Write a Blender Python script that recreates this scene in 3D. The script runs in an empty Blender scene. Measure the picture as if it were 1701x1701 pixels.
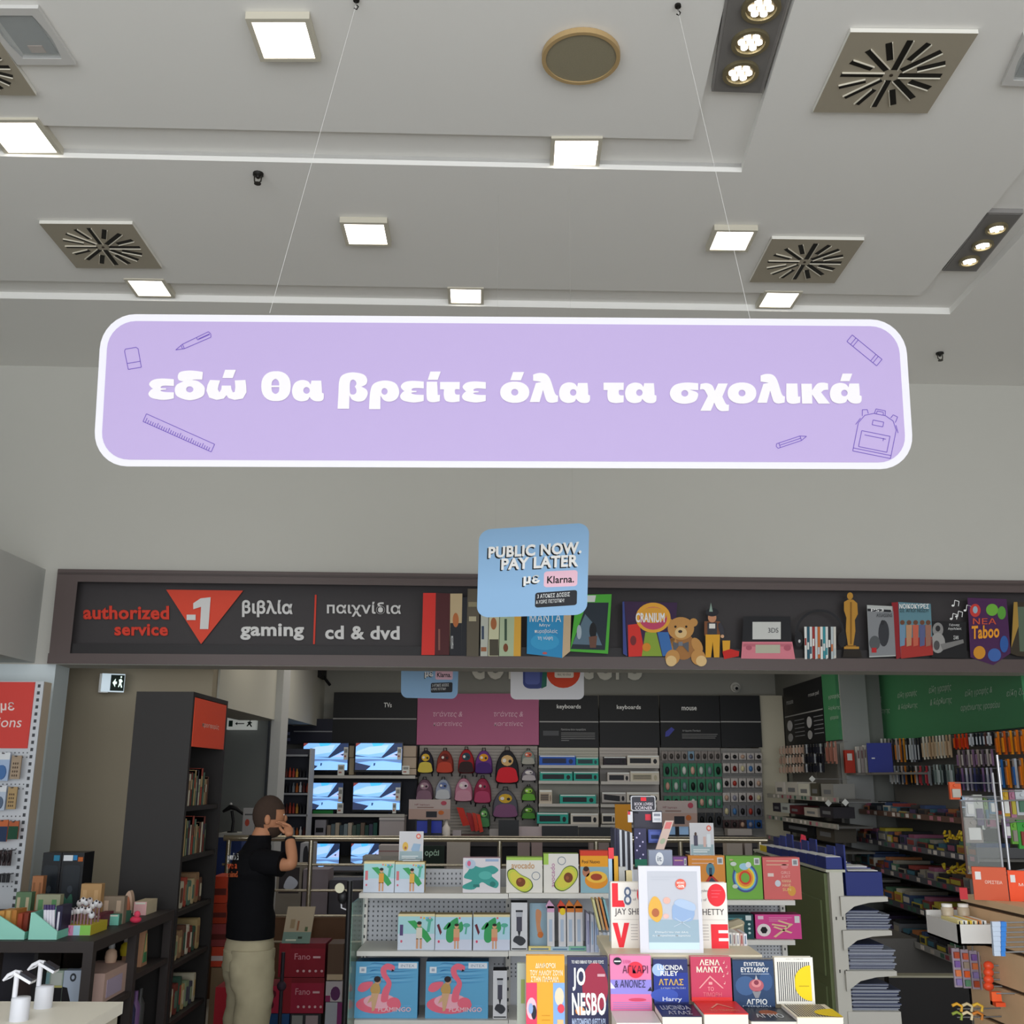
import bpy, math, random
from mathutils import Vector as V, geometry
random.seed(7)
SC = bpy.context.scene
COL = SC.collection
# ---------------------------------------------------------------- camera, sky, lights, exposure
FPX, PITCH, YAW, ROLL, CAMZ = 1720.0, .252, -.004, .004, 1.85
def _basis():
    cy, sy, cp, sp = math.cos(YAW), math.sin(YAW), math.cos(PITCH), math.sin(PITCH)
    f = V((-sy*cp, cy*cp, sp)); r = V((cy, sy, 0)); u = r.cross(f)
    cr, sr = math.cos(ROLL), math.sin(ROLL)
    return r*cr+u*sr, u*cr-r*sr, f
CR, CU, CF = _basis()
CAM = V((0, 0, CAMZ))
cd = bpy.data.cameras.new('camera'); cam = bpy.data.objects.new('camera', cd); COL.objects.link(cam)
cd.sensor_fit = 'HORIZONTAL'; cd.sensor_width = 36; cd.lens = 36*FPX/1701; cd.clip_start = .05; cd.clip_end = 100
from mathutils import Matrix
cam.matrix_world = Matrix(((CR.x, CU.x, -CF.x, CAM.x), (CR.y, CU.y, -CF.y, CAM.y), (CR.z, CU.z, -CF.z, CAM.z), (0, 0, 0, 1)))
SC.camera = cam
SC.view_settings.view_transform = 'Standard'; SC.view_settings.look = 'None'
SC.view_settings.gamma = 1; SC.view_settings.use_curve_mapping = False
SC.view_settings.exposure = -0.06
W = bpy.data.worlds.new('world'); SC.world = W; W.use_nodes = True
W.node_tree.nodes['Background'].inputs[0].default_value = (.84, .91, 1, 1)
W.node_tree.nodes['Background'].inputs[1].default_value = 1.25
def area(name, loc, rot, sx, sy, power, col=(1, 1, 1)):
    l = bpy.data.lights.new(name, 'AREA'); l.shape = 'RECTANGLE'; l.size = sx; l.size_y = sy; l.energy = power; l.color = col
    o = bpy.data.objects.new(name, l); COL.objects.link(o); o.location = loc; o.rotation_euler = rot
    return o
# daylight entering through the open shop front behind the camera
area('shopfront_daylight', (0, -4.6, 2.3), (math.radians(96), 0, 0), 12, 4.3, 620, (.95, .975, 1))
# unseen area lamps added under the rear ceiling to light the rear sales floor
area('rear_floor_fill', (.3, 11.6, 3.5), (0, 0, 0), 5, 1.6, 52, (1, .95, .86))
area('rear_side_fill', (-2.2, 9.6, 3.5), (0, 0, 0), 1.2, .8, 10, (1, .93, .8))
# ---------------------------------------------------------------- surfaces in the place
class Surf:
    def __init__(s, pt, n): s.p = V(pt); s.n = V(n).normalized()
    def __call__(s, px, py, d=0):
        r = CF + CR*((px-850.5)/FPX) + CU*((850.5-py)/FPX)
        q = s.p + s.n*d
        return CAM + r*((q-CAM).dot(s.n)/r.dot(s.n))
def YS(y): return Surf((0, y, 0), (0, -1, 0))
def ZS(z): return Surf((0, 0, z), (0, 0, -1))
def FS(z): return Surf((0, 0, z), (0, 0, 1))
def XR(x): return Surf((x, 0, 0), (-1, 0, 0))
def XL(x): return Surf((x, 0, 0), (1, 0, 0))
UP = V((0, 0, 1))
class Fr:
    """flat frame: F(u, v, d) = O + u*U + v*Vv + d*N"""
    def __init__(s, O, U, Vv, N=None):
        s.O = V(O); s.U = V(U); s.V = V(Vv); s.N = V(N) if N is not None else s.U.cross(s.V).normalized()
    def __call__(s, u, v, d=0): return s.O + s.U*u + s.V*v + s.N*d
def fr(S, x0, y0, x1, y1, back=0):
    xm, ym = (x0+x1)/2, (y0+y1)/2
    r = UP.cross(S.n).normalized(); c = S(xm, ym)
    U = r*abs((S(x1, ym)-S(x0, ym)).dot(r)); Vv = UP*abs(S(xm, y0).z-S(xm, y1).z); O = c-U/2-Vv/2-S.n*back
    for z in getattr(S, 'zs', ()):                      # stand exactly on a shelf top close to the measured base
        if abs(O.z-z) < .05: Vv = UP*(O.z+Vv.z-z-.001); O.z = z+.001; break
    return Fr(O, U, Vv, S.n)
# ---------------------------------------------------------------- materials
_M = {}
def srgb(h):
    h = h.lstrip('#'); o = []
    for i in (0, 2, 4):
        c = int(h[i:i+2], 16)/255; o.append(c/12.92 if c <= .04045 else ((c+.055)/1.055)**2.4)
    return (*o, 1)
def M(h, rough=.6, metal=0, emit=0, noise=0, scale=20, alpha=1, spec=.3):
    k = (h, rough, metal, emit, noise, scale, alpha, spec)
    if k in _M: return _M[k]
    m = bpy.data.materials.new('mat_'+h.strip('#')); m.use_nodes = True
    nt = m.node_tree; b = nt.nodes['Principled BSDF']; c = srgb(h)
    b.inputs['Base Color'].default_value = c; b.inputs['Roughness'].default_value = rough
    b.inputs['Metallic'].default_value = metal; b.inputs['Specular IOR Level'].default_value = spec
    if emit: b.inputs['Emission Color'].default_value = c; b.inputs['Emission Strength'].default_value = emit
    if alpha < 1: b.inputs['Alpha'].default_value = alpha
    if noise:
        t = nt.nodes.new('ShaderNodeTexNoise'); t.inputs['Scale'].default_value = scale; t.inputs['Detail'].default_value = 4
        g = nt.nodes.new('ShaderNodeTexCoord'); nt.links.new(g.outputs['Object'], t.inputs['Vector'])
        r = nt.nodes.new('ShaderNodeMapRange'); r.inputs[3].default_value = 1-noise; r.inputs[4].default_value = 1+noise
        nt.links.new(t.outputs['Fac'], r.inputs[0])
        x = nt.nodes.new('ShaderNodeVectorMath'); x.operation = 'SCALE'; x.inputs[0].default_value = c[:3]
        nt.links.new(r.outputs[0], x.inputs['Scale']); nt.links.new(x.outputs[0], b.inputs['Base Color'])
    _M[k] = m
    return m
def GL(h='#e8f4f0', a=.12): return M(h, .05, alpha=a, spec=.5)
WHT, BLK, RED = '#f0f0ee', '#101012', '#d8281e'
def mm(m): return M(m) if isinstance(m, str) else m
# ---------------------------------------------------------------- text outlines
_T = {}
def glyphs(s, bold, ext, sh=0):
    k = (s, bold, ext, sh)
    if k in _T: return _T[k]
    c = bpy.data.curves.new('t', 'FONT'); c.body = s; c.extrude = ext; c.resolution_u = 3; c.shear = sh
    if bold: c.bevel_depth = bold; c.bevel_resolution = 0; c.space_character = 1+bold*1.6
    o = bpy.data.objects.new('t', c); COL.objects.link(o)
    bpy.context.view_layer.update()
    me = o.evaluated_get(bpy.context.evaluated_depsgraph_get()).to_mesh()
    vs = [tuple(v.co) for v in me.vertices]; fs = [tuple(p.vertices) for p in me.polygons if ext or p.normal.z > .05]
    bpy.data.objects.remove(o); bpy.data.curves.remove(c)
    xs = [v[0] for v in vs]; ys = [v[1] for v in vs]
    a, b, e, f = min(xs), max(xs), min(ys), max(ys); zt = ext+bold
    if not ext:
        u = sorted({i for g in fs for i in g}); r = {j: i for i, j in enumerate(u)}; vs = [vs[j] for j in u]; fs = [tuple(r[i] for i in g) for g in fs]
    vs = [((x-a)/(b-a), (y-e)/(f-e), (z+zt)/(2*zt) if ext else 1) for x, y, z in vs]
    _T[k] = (vs, fs)
    return _T[k]
def sm(pts, n=4):
    """closed outline through pts; a third entry marks a sharp corner"""
    out = []; N = len(pts)
    def tan(i):
        if len(pts[i]) > 2: return (0, 0)
        a, b = pts[i-1], pts[(i+1) % N]
        return ((b[0]-a[0])/2, (b[1]-a[1])/2)
    for i in range(N):
        p, q = pts[i], pts[(i+1) % N]; t0, t1 = tan(i), tan((i+1) % N)
        if len(p) > 2 and len(q) > 2: out.append((p[0], p[1])); continue
        for k in range(n):
            t = k/n; a = 2*t**3-3*t*t+1; b = t**3-2*t*t+t; c = -2*t**3+3*t*t; d = t**3-t*t
            out.append((a*p[0]+b*t0[0]+c*q[0]+d*t1[0], a*p[1]+b*t0[1]+c*q[1]+d*t1[1]))
    return out
def ell(cx, cy, rx, ry, n=18, rot=0, e=1):
    o = []
    for i in range(n):
        t = 2*math.pi*i/n; c, s = math.cos(t), math.sin(t)
        x = rx*math.copysign(abs(c)**e, c); y = ry*math.copysign(abs(s)**e, s)
        o.append((cx+x*math.cos(rot)-y*math.sin(rot), cy+x*math.sin(rot)+y*math.cos(rot)))
    return o
def rrect(x0, y0, x1, y1, rx, ry=None, n=6):
    ry = ry or rx; o = []
    for cx, cy, a in ((x1-rx, y1-ry, 0), (x0+rx, y1-ry, 90), (x0+rx, y0+ry, 180), (x1-rx, y0+ry, 270)):
        for i in range(n+1):
            t = math.radians(a+90*i/n); o.append((cx+rx*math.cos(t), cy+ry*math.sin(t)))
    return o
def rc(x0, y0, x1, y1): return [(x0, y0), (x1, y0), (x1, y1), (x0, y1)]
# ---------------------------------------------------------------- mesh builder
class MB:
    def __init__(s): s.v = []; s.f = []; s.mi = []; s.m = []; s.sm = []
    def _m(s, m):
        m = mm(m)
        if m not in s.m: s.m.append(m)
        return s.m.index(m)
    def add(s, vs, fs, m, smooth=False):
        b = len(s.v); s.v += [V(v) for v in vs]; i = s._m(m)
        for f in fs: s.f.append([b+k for k in f]); s.mi.append(i); s.sm.append(smooth)
        return s
    def prism(s, F, pts, m, d0, d1, ms=None):
        n = len(pts)
        s.add([F(x, y, d0) for x, y in pts]+[F(x, y, d1) for x, y in pts], [list(range(n, 2*n))], m)
        b = len(s.v)-2*n; i = s._m(ms or m)
        s.f.append([b+k for k in range(n)][::-1]); s.mi.append(i); s.sm.append(False)
        for k in range(n): s.f.append([b+k, b+(k+1) % n, b+n+(k+1) % n, b+n+k]); s.mi.append(i); s.sm.append(False)
        return s
    def flat(s, F, pts, m, d=0): return s.add([F(x, y, d) for x, y in pts], [list(range(len(pts)))], m)
    def holed(s, F, rings, m, d0, d1):
        tris = geometry.tessellate_polygon([[V((x, y, 0)) for x, y in r] for r in rings])
        P = [p for r in rings for p in r]; n = len(P)
        s.add([F(x, y, d1) for x, y in P]+[F(x, y, d0) for x, y in P], [list(t) for t in tris]+[[k+n for k in t] for t in tris], m)
        b = len(s.v)-2*n; i = s._m(m); o = 0
        for r in rings:
            L = len(r)
            for k in range(L):
                a, c = b+o+k, b+o+(k+1) % L; s.f.append([a, c, c+n, a+n]); s.mi.append(i); s.sm.append(False)
            o += L
        return s
    def box(s, lo, hi, m, F=None):
        F = F or (lambda x, y, z: V((x, y, z)))
        (a, b, c), (d, e, f) = lo, hi
        P = [F(x, y, z) for z in (c, f) for y in (b, e) for x in (a, d)]
        return s.add(P, [[0, 2, 3, 1], [4, 5, 7, 6], [0, 1, 5, 4], [2, 6, 7, 3], [0, 4, 6, 2], [1, 3, 7, 5]], m)
    def text(s, F, t, bx, m, d=.001, bold=0, dy=0, ext=0, th=0, sh=0, up=-1):
        """text fitted to box bx=(x0,y0,x1,y1); up=-1 when y grows downwards (pixels)"""
        vs, fs = glyphs(t, round(bold*.62, 3), ext, sh); x0, y0, x1, y1 = bx
        f = (lambda u, v: (x0+u*(x1-x0), y1-v*(y1-y0)+u*dy)) if up < 0 else (lambda u, v: (x0+u*(x1-x0), y0+v*(y1-y0)+u*dy))
        return s.add([F(*f(u, v), d+w*th) for u, v, w in vs], fs, m)
    def tube(s, pts, r, m, n=8, cap=True, smooth=True):
        pts = [V(p) for p in pts]; R = r if isinstance(r, (list, tuple)) else [r]*len(pts)
        rings = []; prev = None
        for i, p in enumerate(pts):
            t = (pts[min(i+1, len(pts)-1)]-pts[max(i-1, 0)]).normalized()
            a = (prev-t*prev.dot(t)) if prev is not None else t.cross(V((0, 0, 1)) if abs(t.z) < .9 else V((1, 0, 0)))
            a.normalize(); prev = a; b = t.cross(a)
            rings.append([p+(a*math.cos(2*math.pi*k/n)+b*math.sin(2*math.pi*k/n))*R[i] for k in range(n)])
        vs = [v for g in rings for v in g]; fs = []
        for i in range(len(rings)-1):
            for k in range(n): fs.append([i*n+k, i*n+(k+1) % n, (i+1)*n+(k+1) % n, (i+1)*n+k])
        s.add(vs, fs, m, smooth)
        if cap: s.add(rings[0][::-1]+rings[-1], [list(range(n)), list(range(n, 2*n))], m)
        return s
    def lathe(s, c, prof, m, n=20, ax=None, smooth=True, sq=(1, 1)):
        """prof: list of (radius, height) about axis ax through c"""
        c = V(c); ax = V(ax or (0, 0, 1)).normalized(); a = ax.cross(V((0, 1, 0)) if abs(ax.y) < .9 else V((1, 0, 0))).normalized(); b = ax.cross(a)
        vs = [c+ax*h+(a*math.cos(2*math.pi*k/n)*sq[0]+b*math.sin(2*math.pi*k/n)*sq[1])*r for r, h in prof for k in range(n)]
        fs = [[i*n+k, i*n+(k+1) % n, (i+1)*n+(k+1) % n, (i+1)*n+k] for i in range(len(prof)-1) for k in range(n)]
        s.add(vs, fs, m, smooth)
        return s.add(vs[:n][::-1]+vs[-n:], [list(range(n)), list(range(n, 2*n))], m)
    def ball(s, c, r, m, n=12, F=None):
        c = V(c); r = (r, r, r) if not isinstance(r, (tuple, list)) else r; vs = []; fs = []; h = n//2
        for i in range(h+1):
            p = math.pi*i/h
            for k in range(n):
                t = 2*math.pi*k/n; vs.append((c.x+r[0]*math.sin(p)*math.cos(t), c.y+r[1]*math.sin(p)*math.sin(t), c.z+r[2]*math.cos(p)))
        if F: vs = [F(*v) for v in vs]
        for i in range(h):
            for k in range(n): fs.append([i*n+k, (i+1)*n+k, (i+1)*n+(k+1) % n, i*n+(k+1) % n])
        return s.add(vs, fs, m, True)
    def build(s, name, parent=None, label=None, cat=None, group=None, kind=None, bevel=0):
        me = bpy.data.meshes.new(name); c = V((0, 0, 0))
        if s.v:
            lo = [min(v[i] for v in s.v) for i in range(3)]; hi = [max(v[i] for v in s.v) for i in range(3)]
            c = V(((lo[0]+hi[0])/2, (lo[1]+hi[1])/2, lo[2]))
        pl = parent.matrix_world.translation if parent else V((0, 0, 0))
        me.from_pydata([tuple(v-c) for v in s.v], [], s.f)
        for m in s.m: me.materials.append(m)
        me.polygons.foreach_set('material_index', s.mi); me.polygons.foreach_set('use_smooth', s.sm); me.update()
        o = bpy.data.objects.new(name, me); COL.objects.link(o)
        if parent:
            o.parent = parent; w = V((0, 0, 0)); q = parent
            while q: w += q.location; q = q.parent
            o.location = c-w
        else: o.location = c
        if bevel:
            b = o.modifiers.new('b', 'BEVEL'); b.width = bevel; b.segments = 2; b.limit_method = 'ANGLE'
        return tag(o, label, cat, group, kind)
def tag(o, label=None, cat=None, group=None, kind=None):
    if label: o['label'] = label
    if cat: o['category'] = cat
    if group: o['group'] = group
    if kind: o['kind'] = kind
    return o
def thing(name, loc, label, cat, group=None):
    o = bpy.data.objects.new(name, None); COL.objects.link(o); o.location = loc; o.empty_display_size = .1
    return tag(o, label, cat, group)
def struct(mb, name): return mb.build(name, kind='structure')
def copy_tree(o, off, label, group=None, skip=()):
    def cp(q, par):
        c = q.copy(); COL.objects.link(c)
        if par: c.parent = par
        for ch in list(q.children): cp(ch, c)
        return c
    r = cp(o, None); r.location = o.location+V(off); r['label'] = label
    if group: r['group'] = group
    return r
ORD = 'first second third fourth fifth sixth seventh eighth ninth tenth eleventh twelfth thirteenth fourteenth fifteenth sixteenth'.split()
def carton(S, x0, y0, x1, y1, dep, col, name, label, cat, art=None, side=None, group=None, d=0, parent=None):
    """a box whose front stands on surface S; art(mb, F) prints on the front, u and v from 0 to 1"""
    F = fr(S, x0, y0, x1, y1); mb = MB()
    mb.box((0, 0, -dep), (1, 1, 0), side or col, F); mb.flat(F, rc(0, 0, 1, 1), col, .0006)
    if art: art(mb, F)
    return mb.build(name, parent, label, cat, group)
# ---------------------------------------------------------------- facade plane, floor, walls, ceiling
HT = 3.42
_a = ZS(HT)(96.4, 945); _b = ZS(HT)(1701, 964.5)
_dir = (_b-_a).normalized(); FN = V((_dir.y, -_dir.x, 0))           # facade normal, towards the shop front
FA = Surf(_a, FN)
FD = _dir
H3 = FA(850, 624).z
def fa(px, py, d=0): return FA(px, py, d)
wallm = M('#c3c1b9', .8, noise=.015, scale=3); ceilm = M('#edebe6', .85, noise=.01, scale=2)
XW0, XW1, YF, YB = -6.2, 7.2, -3.0, 14.7
struct(MB().box((XW0-.3, YF-.5, -.12), (XW1+.3, YB+.3, 0), M('#aca79f', .35, noise=.05, scale=1.5)), 'floor')
# upper facade wall and its piers
yl, yr = FA.p.y, (_a+_dir*((XW1-_a.x)/_dir.x)).y
def wallseg(x0, x1, z0, z1, th=.28, d=0):
    mb = MB(); p = lambda x, dd: _a+_dir*((x-_a.x)/_dir.x)+FN*dd
    P = [V((p(x, dd).x, p(x, dd).y, z)) for z in (z0, z1) for dd in (d-th, d) for x in (x0, x1)]
    return mb.add(P, [[0, 2, 3, 1], [4, 5, 7, 6], [0, 1, 5, 4], [2, 6, 7, 3], [0, 4, 6, 2], [1, 3, 7, 5]], wallm)
hb = FA(850, 1110).z
mb = wallseg(XW0, XW1, hb, H3+.2)
xL = FA(93, 1105).x
q = wallseg(XW0, xL, 0, hb); mb.add(q.v, q.f, M('#e0eaec', .8))
q = wallseg(5.0, XW1, 0, hb); mb.add(q.v, q.f, wallm)
struct(mb, 'wall_back')
struct(MB().box((XW0-.2, YF, 0), (XW0, YB, H3+.3), M('#b9c0be', .8)), 'wall_left')
struct(MB().box((XW1, YF, 0), (XW1+.2, YB, H3+.3), wallm), 'wall_right')
# stepped ceiling: three levels, two of them with a floating inner panel
def ln(a, b, t): return a+(b-a)*t
def corner(pl, pc, pr, z):
    A, B, C = (ZS(z)(*p) for p in (pl, pc, pr))
    A = ln(B, A, (XW0-.2-B.x)/(A.x-B.x)); C = ln(B, C, (YF-.2-B.y)/(C.y-B.y)); return A, B, C
zA = H3+.05; zB = H3+.02
r2 = corner((0, 495.6), (1578, 522), (1701, 388), H3); g2 = corner((0, 466), (1529, 491), (1701, 280), zB)
r1 = corner((0, 259.5), (1232, 286), (1320, 0), zB); zC = zB+.055; zD = zB+.03
g1 = corner((0, 207), (1151, 232), (1205, 0), zD)
XY = lambda x, y, z: V((x, y, z))
def L(out, inn=None): 
    A, B, C = out
    if inn is None: return [(A.x, A.y), (B.x, B.y), (C.x, C.y), (A.x, C.y)]
    a, b, c = inn
    return [(A.x, A.y), (B.x, B.y), (C.x, C.y), (c.x, c.y), (b.x, b.y), (a.x, a.y)]
big = (V((XW0-.2, YB, 0)), V((XW1+.2, YB, 0)), V((XW1+.2, YF-.2, 0)))
def slab(poly, z0, z1): return MB().prism(XY, poly, ceilm, z0, z1)
yb = FA.p.y+.4
big = (V((XW0-.2, yb, 0)), V((XW1+.2, yb, 0)), V((XW1+.2, YF-.2, 0)))
struct(slab(L(big, r2), H3, H3+.3), 'ceiling')
struct(slab(L(r2, r1), zA, H3+.3), 'ceiling')
struct(slab(L(g2, r1), zB, zC+.02), 'ceiling')
struct(slab(L(r1), zC, H3+.3), 'ceiling')
struct(slab(L(g1), zD, zC-.004), 'ceiling')
# front wall over the open shop front
struct(MB().box((XW0, YF-.2, 4.4), (XW1, YF, H3+.3), wallm), 'wall_front')
# rear sales floor shell
YBK = 14.5
struct(MB().box((XW0, YBK, 0), (XW1, YBK+.15, 4.0), M('#a9a8a0', .8)), 'wall_rear')
struct(MB().box((XW0, FA.p.y+.4, 3.62), (XW1, YBK, 3.75), M('#c8c6c0', .8)), 'ceiling_rear')
XRW = 4.25
struct(MB().box((XRW, 8.5, 0), (XRW+.12, YBK, 3.62), M('#7f817c', .8)), 'wall_rear_right')
# raised rear floor with its wooden front
struct(MB().box((-4.6, 9.75, 0), (XRW, YBK, .5), M('#6d6a66', .5)).box((-4.6, 9.7, 0), (2.4, 9.75, .66), M('#6b4c35', .5, noise=.15, scale=6)), 'floor_raised')
# brown wall left inside the opening, dark recess wall, soffits and post
S85 = YS(8.75)
x0 = -6.0; x1 = S85(352, 1150).x
struct(MB().box((x0, 8.75, 0), (x1, 8.9, 3.62), M('#a89d88', .8, noise=.03, scale=2)), 'wall_inner_left')
S11 = YS(11.3)
struct(MB().box((-6, 11.3, 0), (S11(446, 1200).x, 11.45, 3.62), M('#7d807d', .8)), 'wall_recess')
sg = XL(S85(352, 1150).x+.01)
a = S85(354, 1170); e = S11(428, 1178)
struct(MB().box((a.x-.4, 8.9, a.z), (a.x, 11.3, 3.62), M('#c3c1b6', .8)), 'trim_1')
b0 = S11(446, 1400); b1 = S11(458, 1115)
struct(MB().box((b0.x, 11.1, .5), (b0.x+.1, 11.45, 3.62), M('#b5b6b4', .7)), 'trim_2')
a = YS(11.5)(458, 1187)
struct(MB().box((a.x-.3, 11.46, a.z), (a.x, YBK, 3.62), M('#c9c7bb', .8)), 'trim_3')
# side wall of the rear floor behind the post
struct(MB().box((a.x-.9, 11.46, .5), (a.x-.75, YBK, 3.62), M('#3a3b44', .7)), 'wall_rear_left')
# bulkhead along the left wall
F = FA(76, 946); G = FA(60, 1100)
zt, zb_ = F.z, FA(56, 1101).z
struct(MB().box((XW0, 3.0, zb_), (F.x-.0, F.y-.0, zt), M('#c2c3bf', .8)), 'trim_4')
# right column and pier of the rear floor
S14 = YS(14.2)
F = fr(YS(13.6), 1277, 1154, 1303, 1420); 
struct(MB().box((F.O.x, 14.05, .5), (3.69, YBK, YS(14)(1290, 1155).z), M('#cfc9b4', .7)), 'wall_column')
# ---------------------------------------------------------------- ceiling fixtures
WL = M('#fff6e6', .5, emit=5.5)
def ceil_lamp(quad, z, label, ring='#c9c3b2'):
    """square surface lamp hanging just under the ceiling; quad = its four lower corners in the photograph"""
    S = ZS(z-.035); P = [S(*p) for p in quad]; c = sum(P, V())/4
    w = ((P[1]-P[0]).length+(P[2]-P[3]).length)/2; e = (P[1]-P[0]+P[2]-P[3]).normalized(); n = V((-e.y, e.x, 0))
    s = w/2
    t = thing('ceiling_light', (c.x, c.y, z-.035), label, 'ceiling light', 'square ceiling lights')
    F = Fr(V((c.x, c.y, z-.035)), e, n, V((0, 0, -1)))
    MB().holed(F, [rc(-s, -s, s, s), rc(-s*.84, -s*.84, s*.84, s*.84)], M(ring, .4), -.034, .004).build('frame', t)
    MB().prism(F, rc(-s*.85, -s*.85, s*.85, s*.85), WL, -.03, .0).build('diffuser', t)
    return t
for q, z, l in (([(407, 35), (516, 35), (531, 97), (433, 97)], zD, 'square lamp of lit white diffuser nearest the camera, left of the first hook'),
        ([(-36, 206), (66, 206), (103, 250), (8, 250)], zC, 'square lamp cut by the left photo edge, on the upper white step'),
        ([(916, 231), (999, 231), (997, 276), (913, 276)], zC, 'square lamp on the upper step, below the round loudspeaker'),
        ([(565, 369), (643, 370), (650, 408), (574, 407)], zB, 'square lamp in mid ceiling above the left half of the lilac sign'),
        ([(1183, 381), (1257, 382), (1244, 418), (1176, 417)], zB, 'square lamp directly left of the rear right air diffuser'),
        ([(206, 464), (275, 465), (288, 493), (226, 492)], zA, 'square lamp on the lower step at the far left above the sign'),
        ([(741, 477), (802, 478), (805, 506), (747, 505)], zA, 'square lamp on the lower step above the middle of the sign'),
        ([(1266, 485), (1329, 486), (1320, 511), (1260, 510)], zA, 'square lamp on the lower step just above the sign\'s right end')):
    ceil_lamp(q, z, l)
def diffuser(quad, z, label):
    S = ZS(z-.02); P = [S(*p) for p in quad]; c = sum(P, V())/4; c.z = z-.02
    w = ((P[1]-P[0]).length+(P[2]-P[3]).length)/2; e = (P[1]-P[0]+P[2]-P[3]).normalized(); n = V((-e.y, e.x, 0)); s = w/2
    t = thing('air_diffuser', c, label, 'air vent', 'square swirl air diffusers')
    F = Fr(c, e, n, V((0, 0, -1)))
    MB().prism(F, rc(-s, -s, s, s), M('#a39a88', .5), -.018, .004, M('#e4e1d8', .5)).build('plate', t)
    mb = MB()
    for k in range(16):
        a = 2*math.pi*k/16; r0 = s*(.17 if k % 2 == 0 else .4); r1 = s*.83; w_ = s*.05
        R = lambda x, y, d=0, a=a: F(x*math.cos(a)-y*math.sin(a), x*math.sin(a)+y*math.cos(a), d)
        if k % 4 == 0: r0 = s*.13
        mb.prism(R, rc(r0, -w_, r1, w_), M('#17140f', .6), .004, .0055)
        mb.prism(R, rc(r0, w_, r1, w_+s*.012), M('#d9d2c0', .5), .004, .012)
    mb.prism(F, ell(0, 0, s*.03, s*.03, 10), M('#3a3026'), .004, .008)
    mb.build('slots', t)
diffuser([(1405, 60), (1612, 62), (1552, 181), (1357, 179)], zB, 'large square swirl vent at the upper right, right of the three-spot strip')
diffuser([(66, 372), (221, 373), (268, 444), (126, 443)], zB, 'square swirl vent at the left, above the lit square lamp of the lower step')
diffuser([(1276, 398), (1427, 400), (1394, 468), (1251, 466)], zB, 'square swirl vent above the right end of the lilac sign')
diffuser([(-150, 63), (0, 65), (55, 152), (-95, 150)], zD, 'square swirl vent cut by the left photo edge')
diffuser([(163, 566), (230, 567), (258, 598), (196, 597)], H3, 'small swirl vent mostly hidden behind the sign\'s upper left corner')
def spots(quad, z, ctr, label):
    S = ZS(z-.03); P = [S(*p) for p in quad]; e = (P[1]-P[0]+P[2]-P[3]).normalized(); c = sum(P, V())/4
    t = thing('spotlight_strip', c, label, 'spotlight', 'recessed three-lamp spotlight strips')
    W_ = lambda x, y, d: V((x, y, c.z-d)); pts = [(p.x, p.y) for p in P]
    MB().prism(W_, pts, M('#8a8784', .5), -.03, .0).build('housing', t)
    ins = [(c.x+(x-c.x)*.9, c.y+(y-c.y)*.97) for x, y in pts]
    MB().prism(W_, ins, M('#767370', .5), .0, .004).build('cover_plate', t)
    wd = (P[1]-P[0]).length
    for px, py in ctr:
        q = S(px, py); q.z = c.z-.004; F = Fr(q, V((1, 0, 0)), V((0, 1, 0)), V((0, 0, -1))); r = wd*.30
        h = MB(); h.holed(F, [ell(0, 0, r, r, 24), ell(0, 0, r*.78, r*.78, 24)], M('#8d8264', .35, metal=.5), 0, .018)
        h.prism(F, ell(0, 0, r*.78, r*.78, 20), M('#6a5f48', .4, metal=.4), 0, .003); h = h.build('lamp_ring', t)
        g = MB()
        for k in range(7):
            a = 2*math.pi*k/6; rr = 0 if k == 6 else r*.46
            g.prism(F, ell(rr*math.cos(a), rr*math.sin(a), r*.19, r*.19, 10), M('#fffaf0', .5, emit=6), .003, .012)
        g = g.build('light_emitting_diodes', h)
spots([(1213, -60), (1328, -60), (1266, 155), (1182, 152)], zC, [(1264, 10), (1246, 67), (1230, 118)], 'grey three-lamp spotlight strip at the top, left of the large swirl vent')
spots([(1640, 353), (1700, 354), (1622, 451), (1565, 450)], zA, [(1655, 377), (1632, 405), (1610, 431)], 'grey three-lamp spotlight strip at the right photo edge')
# round loudspeaker
S = ZS(zD-.02); a, b = S(900, 95), S(1030, 97); c = (a+b)/2; r = (b-a).length/2; F = Fr(c, V((1, 0, 0)), V((0, 1, 0)), V((0, 0, -1)))
t = thing('ceiling_speaker', c, 'round beige loudspeaker grille in the upper ceiling panel', 'loudspeaker')
MB().holed(F, [ell(0, 0, r, r, 40), ell(0, 0, r*.9, r*.9, 40)], M('#b3976a', .5), -.018, .01).build('rim', t)
MB().prism(F, ell(0, 0, r*.905, r*.905, 36), M('#8f8770', .7, noise=.12, scale=150), -.015, .004).build('grille', t)
# rectangular glass-covered lamps
def floodlight(quad, z, label):
    S = ZS(z-.01); P = [S(*p) for p in quad]; c = sum(P, V())/4; U = (P[1]-P[0]+P[2]-P[3])/2; Vv = (P[0]-P[3]+P[1]-P[2])/2
    F = Fr(c, U, Vv, V((0, 0, -1))); t = thing('recessed_floodlight', c, label, 'ceiling light')
    MB().holed(F, [rc(-.5, -.5, .5, .5), sm([(-.33, .38, 1), (.33, .38, 1), (.4, 0), (.33, -.38, 1), (-.33, -.38, 1), (-.4, 0)])], M('#cfcdc9', .4), -.008, .012).build('frame', t)
    MB().prism(F, rc(-.3, -.34, .3, .34), M('#9a9a98', .3), -.006, -.002).build('reflector', t)
    MB().box((-.12, -.3, -.002), (.12, -.18, .004), M('#c8b0a0', .4), F).build('lamp', t)
    MB().prism(F, sm([(-.33, .38, 1), (.33, .38, 1), (.4, 0), (.33, -.38, 1), (-.33, -.38, 1), (-.4, 0)]), GL('#ccd2d2', .25), .006, .01).build('glass', t)
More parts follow.
